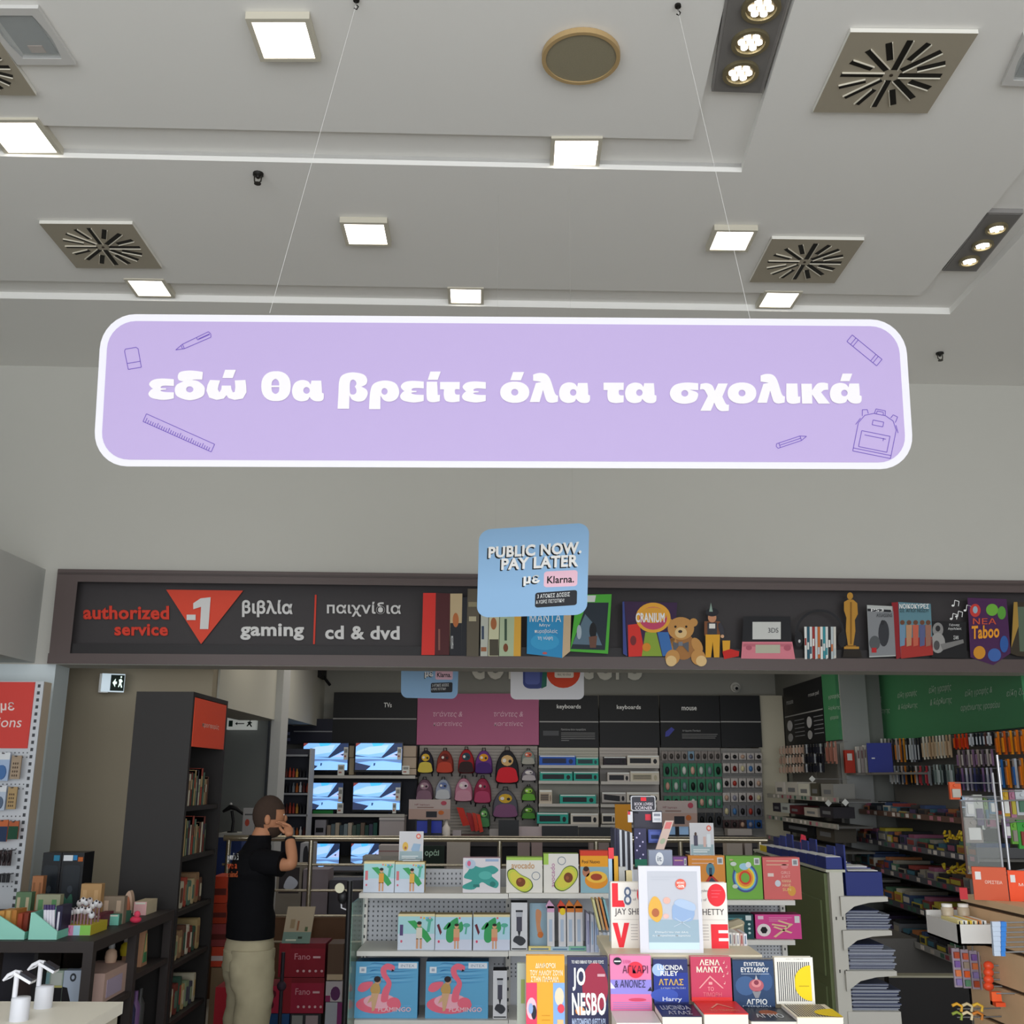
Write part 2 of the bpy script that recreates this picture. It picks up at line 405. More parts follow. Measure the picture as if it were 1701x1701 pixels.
floodlight([(-40, 10), (62, 10), (128, 105), (28, 104)], zD, 'unlit rectangular glass-covered lamp in the top left corner')
floodlight([(1706, 55), (1790, 60), (1758, 142), (1658, 139)], zB, 'unlit glass-covered lamp cut by the right photo edge')
# sprinklers and hooks
for px, py, z, s, l in ((429, 296, zB, 1, 'black sprinkler head in mid ceiling above the sign\'s left end'), (1561, 594, H3, 1, 'small dark sprinkler head right of the lilac sign')):
    c = ZS(z)(px, py-8); t = thing('sprinkler_head', c, l, 'sprinkler')
    MB().lathe(c, [(.03, 0), (.03, -.012), (.012, -.016), (.01, -.03)], M('#15130f', .5), 12).build('collar', t)
    MB().tube([c+V((-.02, 0, -.02)), c+V((-.018, 0, -.05)), c+V((0, 0, -.06)), c+V((.018, 0, -.05)), c+V((.02, 0, -.02))], .004, M('#2a2620', .4), 6).lathe(c+V((0, 0, -.066)), [(.02, 0), (.02, .004)], M('#2a2620', .4), 10).build('deflector', t)
for px, py, l in ((592, 4, 'small black ceiling hook above the left sign wire'), (1126, 14, 'small black ceiling hook above the right sign wire')):
    c = ZS(zD)(px, py-6)
    MB().lathe(c, [(.014, 0), (.014, -.012)], M('#1b1814'), 10).tube([c+V((0, 0, -.01)), c+V((0, 0, -.03)), c+V((.01, 0, -.04)), c+V((.004, 0, -.055)), c+V((-.008, 0, -.048))], .003, M('#1b1814'), 6).build('ceiling_hook', None, l, 'hook')
# ---------------------------------------------------------------- large lilac hanging sign
YSN = 3.9
SG = YS(YSN)
LIL = '#b9a6d2'
TL, TR, BR, BL = SG(170, 522), SG(1508, 531), SG(1518, 779), SG(154, 775)
def qpt(u, v):                                    # u right, v down
    x0, x1 = 169+(154-169)*v, 1503+(1519-1503)*v
    y0 = 521.5+(531-521.5)*u; y1 = 774.5+(779.5-774.5)*u
    return (x0+(x1-x0)*u, y0+(y1-y0)*v)
t = thing('hanging_sign', SG(845, 779), 'long lilac hanging sign with white Greek lettering and rounded white border', 'sign')
oq = [qpt(*p) for p in rrect(0, 0, 1, 1, .042, .23, 8)]
MB().prism(SG, oq, M('#e6e3ea', .5), -.02, 0).build('board', t)
MB().prism(SG, [qpt(.5+(u-.5)*.982, .5+(v-.5)*.91) for u, v in rrect(0, 0, 1, 1, .035, .2, 8)], M(LIL, .45, noise=.02, scale=1), 0, .002).build('lilac_face', t)
G = {
 'e': [[(872,207,1),(770,200),(700,213),(668,250),(690,285),(702,290,1),(680,305),(662,340),(690,375),(770,392),(830,388),(871,378,1),(872,324,1),(800,322),(766,313),(768,304),(808,300,1),(808,289,1),(768,286),(768,272),(800,264),(872,268,1)]],
 'd': [[(445,95,1),(440,148,1),(400,147),(372,150),(410,158),(450,190),(458,222),(440,265),(355,290),(270,265),(250,220),(265,182),(310,160,1),(277,150),(272,118),(290,94),(345,85),(400,88)], ell(354,215,25,21,14)],
 'w': [[(495,152,1),(565,155,1),(553,190),(548,215),(560,235),(572,215),(575,190,1),(638,190,1),(642,215),(652,236),(664,232),(668,200),(664,155,1),(738,152,1),(743,190),(745,235),(720,278),(665,287),(622,275),(607,255,1),(590,278),(540,287),(490,272),(470,225),(478,185)]],
 'h': [ell(948,193,102,103,26,0,.85), [(918,188,1),(922,160),(945,143),(966,160),(970,188,1)], [(918,200,1),(970,200,1),(967,230),(945,246),(922,230)]],
 'a': [[(745,218,1),(830,218,1),(835,280),(836,322,1),(852,330,1),(850,375),(825,396),(775,395),(745,378),(728,358,1),(710,387),(650,397),(595,370),(577,305),(600,240),(655,213),(712,222),(738,252,1)], ell(703,303,28,29,14)],
 'b': [[(110,445,1),(118,300),(125,200),(155,148),(240,125),(340,143),(374,188),(362,232),(320,250,1),(365,275),(378,315),(350,368),(295,383),(240,365),(217,328,1),(213,445,1)], [(222,215),(245,189),(270,202),(277,228),(262,250,1),(276,275),(274,305),(250,320),(222,305)]],
 'r': [[(388,448,1),(398,300),(430,225),(525,197),(620,220),(655,290),(635,355),(575,383),(520,370),(490,330,1),(488,448,1)], ell(525,293,27,29,14)],
 'i': [[(898,210,1),(990,210,1),(996,325,1),(1015,325,1),(1013,380,1),(960,390),(915,380),(897,340)]],
 't': [[(1015,212,1),(1190,212,1),(1188,277,1),(1150,278),(1148,310),(1162,322),(1189,322,1),(1188,382,1),(1120,390),(1065,375),(1048,330),(1050,277,1),(1015,277,1)]],
 'o': [ell(663,290,120,88,26,0,.92), ell(663,290,29,27,14)],
 'l': [[(348,145,1),(400,130),(460,140),(500,190),(540,310),(568,330,1),(565,385,1),(510,395),(470,380),(452,340),(435,280,1),(405,388,1),(318,388,1),(372,220,1),(420,209,1),(348,199,1)]],
 's': [[(298,208,1),(299,266,1),(228,262,1),(285,282),(298,310),(270,360),(180,380),(95,355),(63,290),(100,225),(190,202)], ell(187,292,29,27,14)],
 'x': [[(320,215,1),(370,207),(415,225),(438,270,1),(465,210,1),(545,210,1),(500,320,1),(530,380),(555,386,1),(552,438,1),(490,440),(455,415),(433,370,1),(405,438,1),(318,438,1),(380,315,1),(350,262),(315,262,1)]],
 'k': [[(1158,212,1),(1245,212,1),(1248,265,1),(1290,212),(1340,203),(1378,210,1),(1380,262,1),(1345,265),(1322,283,1),(1395,375,1),(1300,375,1),(1248,300,1),(1250,375,1),(1165,375,1)]],
 '`': [[(597,80,1),(672,80,1),(650,137,1),(578,137,1)]],
}
def zz(z, a, b, c, d):
    s, ox = ((4.149, 230), (5.316, 540), (5.316, 820), (5.003, 1100))[z-1]
    return (ox+a/s, 595+b/s, ox+c/s, 595+d/s)
def letter(ch, z, a, b, c, d):
    x0, y0, x1, y1 = zz(z, a, b, c, d)
    R = [sm(r, 5) if (len(r) < 25 and any(len(p) > 2 for p in r)) else r for r in G[ch]]
    xs = [p[0] for p in R[0]]; ys = [p[1] for p in R[0]]; u0, u1, v0, v1 = min(xs), max(xs), min(ys), max(ys)
    mp = lambda p: (x0+(p[0]-u0)/(u1-u0)*(x1-x0), y0+(p[1]-v0)/(v1-v0)*(y1-y0))
    return [[mp(p) for p in r] for r in R]
for L_ in ([('e',1,68,140,245,288)], [('d',1,250,85,458,290)], [('w',1,468,150,745,288),('`',1,578,80,672,137)],
        [('h',1,846,90,1050,296)], [('a',1,1058,150,1278,298)], [('b',2,110,125,377,447)], [('r',2,388,197,655,450)], [('e',2,662,200,872,392)],
        [('i',2,895,208,1015,390),('`',2,906,118,1022,192)], [('t',2,1015,210,1190,390)], [('e',2,1208,205,1420,392)],
        [('o',3,57,207,316,395),('`',3,146,122,270,196)], [('l',3,318,130,570,395)], [('a',3,577,213,852,397)], [('t',3,970,216,1150,397)], [('a',3,1160,215,1438,398)],
        [('s',4,63,202,300,380)], [('x',4,313,207,556,441)], [('o',4,543,202,783,378)], [('l',4,790,130,1020,378)], [('i',4,1030,210,1148,380)],
        [('k',4,1155,203,1395,378)], [('a',4,1393,205,1658,378),('`',4,1478,128,1580,192)]):
    mb = MB()
    for g in L_: mb.holed(SG, letter(*g), M('#ebe6e8', .5), .002, .006)
    mb.build('letter', t)
INK = M('#6a4fae', .5)
def line(mb, pts, w=1.1, m=INK, d0=.002, d1=.003, closed=False, F=None):
    """thin inked line through pixel points"""
    F = F or SG
    if closed: pts = pts+[pts[0]]
    for a, b in zip(pts, pts[1:]):
        dx, dy = b[0]-a[0], b[1]-a[1]; L = math.hypot(dx, dy) or 1; nx, ny = -dy/L*w/2, dx/L*w/2
        mb.prism(F, [(a[0]+nx, a[1]+ny), (b[0]+nx, b[1]+ny), (b[0]-nx, b[1]-ny), (a[0]-nx, a[1]-ny)], m, d0, d1)
def tr(cx, cy, a, s=1): return lambda x, y: (cx+s*(x*math.cos(a)-y*math.sin(a)), cy+s*(x*math.sin(a)+y*math.cos(a)))
def art(name, f, lines):
    mb = MB()
    for l in lines: line(mb, [f(*p) for p in l])
    mb.build(name, t)
f = tr(321, 568, math.atan2(-26, 57))
art('pen_drawing', f, [[(-32, 0), (-18, -4), (30, -5), (32, 0), (30, 5), (-18, 4), (-32, 0)], [(-18, -4), (-18, 4)], [(10, -1), (30, -1)], [(8, -5), (8, 0), (30, 0)], [(-21, -3), (-21, 3)]])
f = tr(221, 595, -.17)
art('eraser_drawing', f, [[(-10, -17), (8, -17), (11, -14), (11, 17), (-11, 17), (-12, -14), (-10, -17)], [(-11, 7), (11, 7)]])
f = tr(297, 719, math.atan2(50, 112))
art('ruler_drawing', f, [[(-62, -7), (62, -7), (62, 7), (-62, 7), (-62, -7)]]+[[(-58+i*4.1, 7), (-58+i*4.1, 1 if i % 5 else -1)] for i in range(29)])
f = tr(1436, 582, math.atan2(36, 44))
art('crayon_drawing', f, [[(-32, -7), (32, -7), (32, 7), (-32, 7), (-32, -7)], [(-24, -7), (-24, 7)], [(-19, -7), (-19, 7)], [(19, -7), (19, 7)], [(24, -7), (24, 7)]])
f = tr(1315, 733, math.atan2(-16, 48))
art('pencil_drawing', f, [[(-25, -4), (16, -4), (26, 0), (16, 4), (-25, 4), (-27, 0), (-25, -4)], [(16, -4), (16, 4)], [(-21, -4), (-21, 4)], [(-21, 0), (16, 0)]])
f = tr(1455, 720, .2)
art('backpack_drawing', f, [[(-32, 36), (-32, -12), (-24, -26), (-10, -32), (10, -32), (24, -26), (32, -12), (32, 36), (-32, 36)], [(-32, 31), (32, 31)], [(-9, -32), (-8, -40), (8, -40), (9, -32)], [(-6, -32), (-5, -37), (5, -37), (6, -32)],
    [(-9, -21), (9, -21), (9, -13), (-9, -13), (-9, -21)], [(-24, 0), (24, 0), (24, 27), (-24, 27), (-24, 0)], [(-18, 6), (18, 6)], [(14, 5), (14, 10)], [(-28, -24), (-30, -34), (-22, -36), (-19, -30)], [(28, -24), (30, -34), (22, -36), (19, -30)], [(-36, -8), (-30, -20)], [(36, -8), (30, -20)]])
for hx, hy, sx, sy, l in ((592, 6, 448, 520, 'thin clear wire holding the left end of the lilac sign'), (1126, 16, 1246, 530, 'thin clear wire holding the right end of the lilac sign')):
    a = ZS(zD-.05)(hx, hy); b = SG(sx, sy, -.01); MB().tube([a, b], .0008, M('#e6e4e0', .3), 5).build('sign_wire', None, l, 'wire')
# ---------------------------------------------------------------- pay-later signs
def paylater(S, quad, name, label, wires, ratio=1):
    (ax, ay), (bx, by), (cx, cy), (dx, dy) = quad           # TL TR BR BL
    f = lambda u, v: (ax*(1-u)*(1-v)+bx*u*(1-v)+cx*u*v+dx*(1-u)*v, ay*(1-u)*(1-v)+by*u*(1-v)+cy*u*v+dy*(1-u)*v)
    F = lambda u, v, d=0: S(*f(u, v), d)
    t = thing(name, F(.5, 1), label, 'sign', 'blue pay-later signs')
    MB().prism(F, rrect(0, 0, 1, 1, .11, .12, 7), M('#93bbe0', .5), -.012, 0, M('#dadada', .5)).build('board', t)
    for tx, b in (('PUBLIC NOW.', (.09, .20, .935, .33)), ('PAY LATER', (.21, .34, .91, .47)), ('με', (.415, .545, .565, .66))):
        mb = MB(); k = .012
        mb.text(F, tx, (b[0]-k, b[1]+k, b[2]-k, b[3]+k), BLK, .0008, .06); mb.text(F, tx, b, '#f4f2ee', .0016, .06); mb.build('lettering', t)
    g = MB().prism(F, rrect(.60, .51, .905, .685, .03), M('#f2c4d4', .5), 0, .0008).build('pink_badge', t)
    MB().text(F, 'Klarna.', (.63, .565, .875, .645), BLK, .0014, .03).build('lettering', g)
    g = MB().prism(F, [(x, y-.04*(x-.7)) for x, y in rrect(.525, .735, .905, .9, .025)], M('#1f2026', .5), 0, .0008).build('black_badge', t)
    MB().text(F, '3 ΑΤΟΚΕΣ ΔΟΣΕΙΣ', (.545, .76, .84, .805), WHT, .0014, .01, dy=-.012).text(F, '& ΧΩΡΙΣ ΠΙΣΤΩΤΙΚΗ!', (.535, .825, .79, .865), WHT, .0014, .0, dy=-.01).build('lettering', g)
    for u in wires:
        a = F(u, .02, -.006); MB().tube([a, V((a.x, a.y, min(H3, 3.62) if a.y > 8 else zB))], .00035, M('#b5b3ae', .3), 4).build('wire', t)
S = Surf(YS(5.3)(887, 946), (-.22, -1, 0))
paylater(S, [(796, 880), (979, 868), (975, 1021), (792, 1026)], 'hanging_sign', 'light blue hanging sign about paying later, in front of the dark header band', (.15, .85))
S = Surf(YS(9.6)(716, 1120), (-.05, -1, 0))
paylater(S, [(667, 1062), (763, 1060), (760, 1161), (666, 1159)], 'hanging_sign', 'blue pay-later sign farther back, its upper half hidden by the header', (.15, .85))
# white sign with orange bubble behind the header
S = YS(9.6); F = lambda u, v, d=0: S(848+122*u, 1062+100*v, d)
t = thing('hanging_sign', F(.5, 1), 'white hanging sign with blue backpack picture and orange bubble under the header', 'sign')
MB().prism(F, rrect(0, 0, 1, 1, .08, .09, 6), M('#e6e4e6', .5), -.012, 0).build('board', t)
MB().prism(F, rrect(.17, .2, .47, .82, .1), M('#3f4a86', .6), 0, .001).prism(F, rrect(.2, .45, .4, .75, .05), M('#5b66a8'), .001, .002).prism(F, [(.44, .5), (.5, .5), (.49, .78), (.42, .82)], M('#2b6b58'), 0, .002).build('backpack_picture', t)
b = MB().prism(F, ell(.72, .55, .23, .26, 24), M('#d8431f'), 0, .001).build('orange_bubble', t)
MB().prism(F, rrect(.6, .52, .86, .64, .03), M('#e9dccb'), .001, .002).text(F, 'δες τα όλα', (.64, .56, .82, .61), '#5a4a40', .0026).build('lettering', b)
for u in (.1, .9):
    a = F(u, .02, -.006); MB().tube([a, V((a.x, a.y, 3.62))], .00035, M('#b5b3ae', .3), 4).build('wire', t)
# ---------------------------------------------------------------- dark header over the opening
hd = thing('header_sign', FA(900, 1101, .14), 'dark brown header band over the opening with lettering and printed products', 'sign')
FRM = M('#5b4f4d', .4, noise=.03, scale=3)
XE = 2100
def yt(x, y0=945, s=.0122): return y0+(x-96)*s
def hband(y0, y1, x0, x1, m, d0, d1, name, s0=.0122, s1=.0122):
    return MB().prism(FA, [(x0, y0+(x0-96)*s0), (x1, y0+(x1-96)*s0), (x1, y1+(x1-96)*s1), (x0, y1+(x0-96)*s1)], m, d0, d1).build(name, hd)
def quadp(pts, m, d0, d1, name):
    return MB().prism(FA, pts, m, d0, d1).build(name, hd)
quadp([(96, 945), (XE, 969), (XE, 989), (108, 966)], FRM, .001, .15, 'frame_rail')
quadp([(96.5, 950), (XE, 974), (XE, 977), (98, 953)], M('#4c4240', .4), .15, .157, 'frame_bead')
quadp([(80, 1085), (XE, 1098), (XE, 1121), (78, 1102)], FRM, .001, .15, 'frame_rail')
quadp([(96, 946), (131, 949), (116, 1087), (80, 1100)], FRM, .001, .149, 'frame_stile')
quadp([(100, 966), (XE, 980), (XE, 1101), (90, 1088)], M('#3f3b3c', .6, noise=.05, scale=60), .001, .03, 'panel')
# ledge that carries the printed products: its dark top lip
quadp([(112, 1069), (XE, 1085), (XE, 1099), (112, 1086)], M('#2a2728', .5), .031, .12, 'ledge')
HF = lambda x, y, d=0: FA(x, y, .03+d)
OR, LT = '#e0452a', '#dcdad8'
def lett(tx, bx, m, dy=0, bold=.055):
    MB().text(HF, tx, bx, m, .004, bold, dy=dy, ext=.05, th=.012).build('lettering', hd)
lett('authorized', (138, 1006, 281, 1029), '#d8402e', .5, .06)
lett('service', (190, 1036, 279, 1056), '#d8402e', .4, .06)
tg = MB().prism(HF, [(276, 979.5), (404, 981), (334, 1070)], M(OR, .5), 0, .02).build('triangle', hd)
MB().prism(HF, rc(310, 1021, 325, 1030), M(LT), .02, .032).build('lettering', tg)
MB().prism(HF, [(333, 994), (350, 992), (346, 1045), (332, 1045), (334, 1008), (321, 1012), (321, 1002)], M(LT), .02, .032).build('lettering', tg)
lett('βιβλία', (402, 996, 486, 1025), LT, 1); lett('gaming', (399, 1035, 505, 1063), LT, 1)
lett('\u043fαιχνίδια', (543, 999, 666, 1024), LT, 1, .035); lett('cd & dvd', (540, 1039, 664, 1062), LT, 1)
MB().prism(HF, [(523, 988), (526, 988), (523, 1070), (520, 1070)], M('#d8402e'), 0, .01).build('divider_line', hd)
# printed products, cut out and standing on the ledge
HC = lambda x, y, d=0: FA(x, y, .152+d)
def cut(name, parts, texts=(), lab=None):
    mb = MB(); k = 0
    for p in parts:
        pts, m = p[0], p[1]; mb.prism(HC, pts, mm(m), 0 if k == 0 else .003+k*.0006, .003+(k+1)*.0006 if k else .003); k += 1
    for tx in texts: mb.text(HC, tx[0], tx[1], tx[2], .004+(k+1)*.0006, tx[3] if len(tx) > 3 else .0, dy=tx[4] if len(tx) > 4 else 0)
    return mb.build(name, hd, lab)
R_ = rc
def q4(a, b, c, d): return [a, b, c, d]
cut('printed_book', [([(703, 985), (724, 985), (722, 1088), (700, 1088)], '#d6342c')], [], 'red book print')
cut('printed_book', [([(724, 985), (748, 986), (746, 1088), (722, 1088)], '#4f2124'), ([(728, 1045), (731, 1045), (731, 1080), (728, 1080)], '#8c5a50')], [], 'maroon book print')
cut('printed_book', [([(748, 986), (768, 986), (766, 1089), (747, 1088)], '#c0ab86'), ([(748, 1035), (767, 1035), (766, 1089), (747, 1088)], '#23242a'), (ell(757, 1030, 5, 12), '#b4693a')], [('ΝΟΡΑ', (749, 1056, 753, 1078), WHT)], 'tan and black book print')
cut('printed_book', [([(768, 992), (777, 992), (775, 1090), (766, 1089)], '#24252b')], [], 'narrow black book print')
cut('printed_book', [([(777, 978), (797, 978), (795, 1091), (774, 1090)], '#5e5648'), (R_(778, 1000, 792, 1008), '#8d8468'), (R_(779, 1024, 791, 1032), '#b3a98c')], [], 'grey brown book print')
cut('printed_book', [([(799, 1000), (812, 1000), (810, 1090), (798, 1090)], '#b9bcb0'), (R_(800, 1040, 804, 1062), '#3d4a60'), (R_(799, 1075, 808, 1082), '#9a6242')], [], 'pale grey book print')
cut('printed_book', [([(813, 1000), (830, 1000), (828, 1090), (811, 1090)], '#c9c8a6'), (ell(820, 1036, 5, 10), '#a5643c'), (R_(813, 1062, 828, 1089), '#4a4538')], [], 'cream book print with brown figure')
cut('printed_book', [([(831, 1000), (855, 1000), (853, 1090), (829, 1090)], '#aebd9c'), (R_(838, 1028, 842, 1064), '#39503f'), (ell(840, 1076, 4, 7), '#7a4326')], [], 'pale green book print')
cut('printed_book', [([(855, 1000), (866, 1000), (865, 1090), (853, 1090)], '#dba73f')], [], 'amber book print')
cut('printed_book', [([(876, 1005), (937, 1005), (934, 1093), (875, 1086)], '#2f8fc4'), ([(937, 1005), (949, 1008), (947, 1082), (934, 1093)], '#c9b08e'), (ell(905, 1066, 24, 14), '#3b9fd0'), (ell(905, 1085, 4, 2), '#c05a58')],
    [('ΜΑΝΤΑ', (880, 1020, 932, 1033), WHT), ('Μην', (896, 1036, 914, 1042), WHT), ('πυροβολείς', (888, 1045, 926, 1053), WHT), ('τη νύφη', (893, 1056, 918, 1064), WHT)], 'thick blue book print')
cut('printed_game_case', [([(958, 988), (1016, 987), (1010, 1086), (947, 1082)], '#4fae3b'), ([(975, 1001), (1011, 1001), (1005, 1080), (948, 1078)], '#26303a'), ([(952, 989), (990, 989), (988, 1000), (955, 1000)], '#d9ddd8'), ([(951, 1070), (972, 1020), (985, 1035), (1000, 1072)], '#5d7485'), (ell(985, 1048, 6, 14), '#15171b'), ([(978, 1058), (992, 1056), (990, 1076), (980, 1076)], '#6d4a3c'), (ell(962, 1050, 4, 12), '#a9b6bf')], [], 'green game case print')
cut('printed_board_game', [([(1034, 1000), (1037, 999), (1042, 1090), (1035, 1086)], '#3c4a8c'), ([(1037, 999), (1125, 1001), (1119, 1090), (1044, 1091)], '#3b2347'), ([(1043, 1038), (1062, 1036), (1072, 1090), (1044, 1091)], '#d8342c'), ([(1072, 1050), (1090, 1050), (1100, 1090), (1066, 1090)], '#8aa53a'), ([(1092, 1050), (1110, 1050), (1119, 1089), (1101, 1090)], '#3c6fb0'), (ell(1085, 1026, 29, 25, 26), '#e9a93b'), (ell(1085, 1027, 23, 19, 24), '#c5486a'), (ell(1085, 1022, 22, 13, 24), '#e3a43c'), (ell(1074, 1075, 7, 7), '#d98a2b'), (ell(1052, 1064, 5, 8), '#7a2d30')],
    [('CRANIUM', (1056, 1018, 1104, 1034), WHT, .05)], 'purple board game print')
BR1, BR2, BR3 = '#a9743f', '#c6904f', '#e2bf86'
cut('printed_teddy_bear', [(ell(1135, 1074, 20, 22, 26), BR1), (ell(1114, 1072, 8, 14, 14, .5), BR2), (ell(1158, 1072, 8, 14, 14, -.5), BR2), (ell(1111, 1034, 7, 7), BR2), (ell(1152, 1034, 7, 7), BR2), (ell(1131, 1044, 22, 19, 26), BR2), (ell(1131, 1051, 10, 9, 18), BR3),
    (ell(1130, 1049, 3.5, 2.6, 10), '#3a2a22'), (ell(1122, 1041, 2, 2, 8), '#1d1512'), (ell(1140, 1041, 2, 2, 8), '#1d1512'), ([(1118, 1066), (1130, 1070), (1119, 1084)], '#5d5f66'), ([(1144, 1066), (1132, 1070), (1144, 1084)], '#5d5f66'), (R_(1127, 1066, 1134, 1073), '#7b7d84'),
    (ell(1117, 1092, 12, 13, 18, .3), BR2), (ell(1160, 1092, 12, 13, 18, -.3), BR2), (ell(1115, 1098, 9, 9, 16), BR3), (ell(1165, 1098, 9, 9, 16), BR3)], [], 'light brown teddy bear print with grey bow')
cut('printed_toy_figure', [(R_(1170, 1032, 1196, 1056), '#7a4a2c'), ([(1172, 1054), (1196, 1054), (1195, 1092), (1186, 1092), (1184, 1066), (1181, 1092), (1172, 1092)], '#e0a32c'), (R_(1175, 1034, 1191, 1054), '#3a3940'), (R_(1178, 1036, 1188, 1044), '#e8e4dc'), (ell(1183, 1026, 7, 8), '#c98e6a'), (ell(1183, 1017, 11, 7), '#23242a'), ([(1178, 1016), (1181, 1001), (1184, 1016)], '#8fa79a'), (ell(1198, 1045, 4, 11, 12, -.3), '#3a3940'), (ell(1200, 1057, 3, 3, 8), '#d8a882')], [], 'toy figure print with dark hat and yellow trousers')
cut('printed_toy_boots', [([(1200, 1064), (1213, 1064), (1212, 1084), (1201, 1086)], '#e0a32c'), ([(1200, 1082), (1214, 1078), (1228, 1082), (1227, 1090), (1203, 1095)], '#c9251f')], [], 'yellow and red toy boots print')
cut('printed_game_console', [([(1235, 1024), (1313, 1024), (1315, 1066), (1233, 1066)], '#1d1d21'), (R_(1250, 1033, 1297, 1062), '#cfcfca'), ([(1233, 1066), (1316, 1066), (1321, 1095), (1231, 1094)], '#d97f8c'), ([(1235, 1069), (1315, 1069), (1316, 1074), (1234, 1074)], '#c06a78'), (R_(1255, 1071, 1296, 1085), '#b9b7a2'), (ell(1244, 1076, 5, 4), '#b25c6c'), (ell(1308, 1076, 6, 5), '#b25c6c')], [('3DS', (1276, 1043, 1293, 1051), '#555558')], 'pink folding game console print')
mb = MB(); arc = [(1322+ (1402-1322)*.5 - 39*math.cos(math.pi*k/16), 1052-38*math.sin(math.pi*k/16)) for k in range(17)]
line(mb, arc, 4, M('#222226'), 0, .004, F=HC); mb.prism(HC, ell(1327, 1062, 7, 13, 14), M('#1b1b1f'), .001, .006).prism(HC, ell(1399, 1062, 7, 13, 14), M('#1b1b1f'), .001, .006).prism(HC, ell(1328, 1065, 2, 3, 8), M('#c8c8c8'), .006, .007)
mb.build('printed_headphones', hd, 'black headphones print')
cols = ['#e0dfdb', '#2b5a6c', '#d4d6d4', '#9a2f2c', '#c9cfd2', '#c46a34', '#e4e2de', '#3a8f9a', '#dcdcd8', '#28282c', '#b9c2c4', '#d3cfc5']
for i in range(12):
    x = 1336+i*4.4
    MB().prism(HC, [(x, 1041), (x+4.1, 1041), (x+4.6, 1095-(i % 3)), (x+.8, 1095-(i % 2))], M(cols[i]), .001+.0003*i, .007).prism(HC, R_(x+.8, 1060+(i*7 % 20), x+3.6, 1072+(i*7 % 20)), M(cols[(i*5+3) % 12]), .007, .008).build('printed_disc_case', hd)
GD, GD2 = '#b98732', '#8a5f1e'
cut('printed_statuette', [(ell(1412, 990, 5, 6), GD), ([(1402, 1000), (1409, 996), (1417, 996), (1424, 1002), (1425, 1020), (1420, 1030), (1421, 1048), (1417, 1074), (1409, 1074), (1405, 1048), (1406, 1026), (1402, 1014)], GD), ([(1412, 1000), (1415, 1000), (1415, 1070), (1412, 1070)], GD2), (R_(1405, 1072, 1422, 1077), GD2), ([(1402, 1076), (1428, 1076), (1432, 1092), (1400, 1092)], '#241d16'), (R_(1402, 1074, 1427, 1078), GD)], [], 'golden statuette print')
cut('printed_game_case', [([(1440, 1005), (1483, 1007), (1488, 1090), (1444, 1092)], '#b9bbb8'), ([(1441, 1013), (1484, 1015), (1488, 1088), (1444, 1090)], '#85878a'), (ell(1468, 1052, 9, 22), '#34353a'), (ell(1466, 1034, 3, 4), '#2a2a2e'), (ell(1453, 1068, 9, 12), '#55585a'), ([(1441, 1011), (1480, 1013), (1480, 1017), (1441, 1015)], '#232327'), (R_(1448, 1076, 1456, 1084), '#b8262a')], [('PS3', (1447, 1011, 1468, 1016), WHT), ('ASSASSINS', (1456, 1019, 1482, 1025), '#3a3c40')], 'grey game case print')
cut('printed_book', [([(1481, 1001), (1492, 1000), (1498, 1092), (1489, 1095)], '#8e1f26'), ([(1492, 1000), (1546, 1003), (1550, 1088), (1497, 1094)], '#5f8793'), ([(1496, 1060), (1549, 1058), (1550, 1088), (1497, 1094)], '#a8322c')]+
    [(ell(x, 1034, 4, 4, 10), '#6d4532') for x in (1499, 1510, 1521, 1532, 1542)]+[([(x-5, 1038), (x+5, 1038), (x+4, 1072), (x-4, 1074)], c) for x, c in ((1499, '#6f8fa8'), (1510, '#b98a68'), (1521, '#c2604a'), (1532, '#5a5f86'), (1542, '#9a6a58'))],
    [('ΝΟΙΚΟΚΥΡΕΣ', (1494, 1003, 1543, 1011), WHT, .03), ('ΣΕ ΑΠΟΓΝΩΣΗ', (1495, 1011, 1542, 1017), '#2e3c40')], 'red and blue television series box print')
cut('printed_music_cover', [([(1546, 1032), (1605, 1033), (1606, 1094), (1548, 1092)], '#1b1a1c'), (ell(1558, 1046, 9, 12, 16), '#8a8886'), (ell(1558, 1068, 12, 17, 16), '#9c9a97'), (ell(1558, 1044, 4, 5), '#2a2829'), (ell(1556, 1072, 5, 8), '#4e4c4c'), ([(1562, 1070), (1600, 1062), (1601, 1068), (1566, 1080)], '#7c7a78')], [('Γιάννης', (1577, 1036, 1594, 1041), WHT), ('Αγγελάκας', (1575, 1042, 1597, 1047), WHT), ('ΣΑΝ', (1584, 1056, 1592, 1062), WHT)], 'black and white music cover print')
for x, y in ((1586, 1006), (1592, 1024), (1583, 1028), (1606, 1014)):
    mb = MB(); mb.prism(HC, ell(x-3, y, 2.4, 1.8, 8), M(WHT), 0, .003); line(mb, [(x-1, y), (x, y-9), (x+7, y-7), (x+6, y+1)], 1.1, M(WHT), 0, .003, F=HC); mb.build('printed_music_note', hd)
cut('printed_board_game', [([(1607, 993), (1672, 995), (1679, 1085), (1650, 1105), (1612, 1092)], '#4a2450'), (ell(1620, 1014, 9, 11), '#c43a34'), (ell(1620, 1013, 4, 6), '#9ab0c0'), (ell(1648, 1013, 10, 10), '#6fae3c'), (ell(1664, 1018, 7, 11), '#5a9c3a'), (ell(1627, 1084, 10, 11), '#cf8d2a'), (ell(1652, 1088, 11, 11), '#3f64a8'), (ell(1668, 1070, 7, 14), '#2f5aa0')],
    [('Taboo', (1614, 1040, 1660, 1062), '#e8992c', .05, -3), ('ΝΕΑ', (1616, 1027, 1655, 1037), '#c9543a', .02)], 'purple word game print')
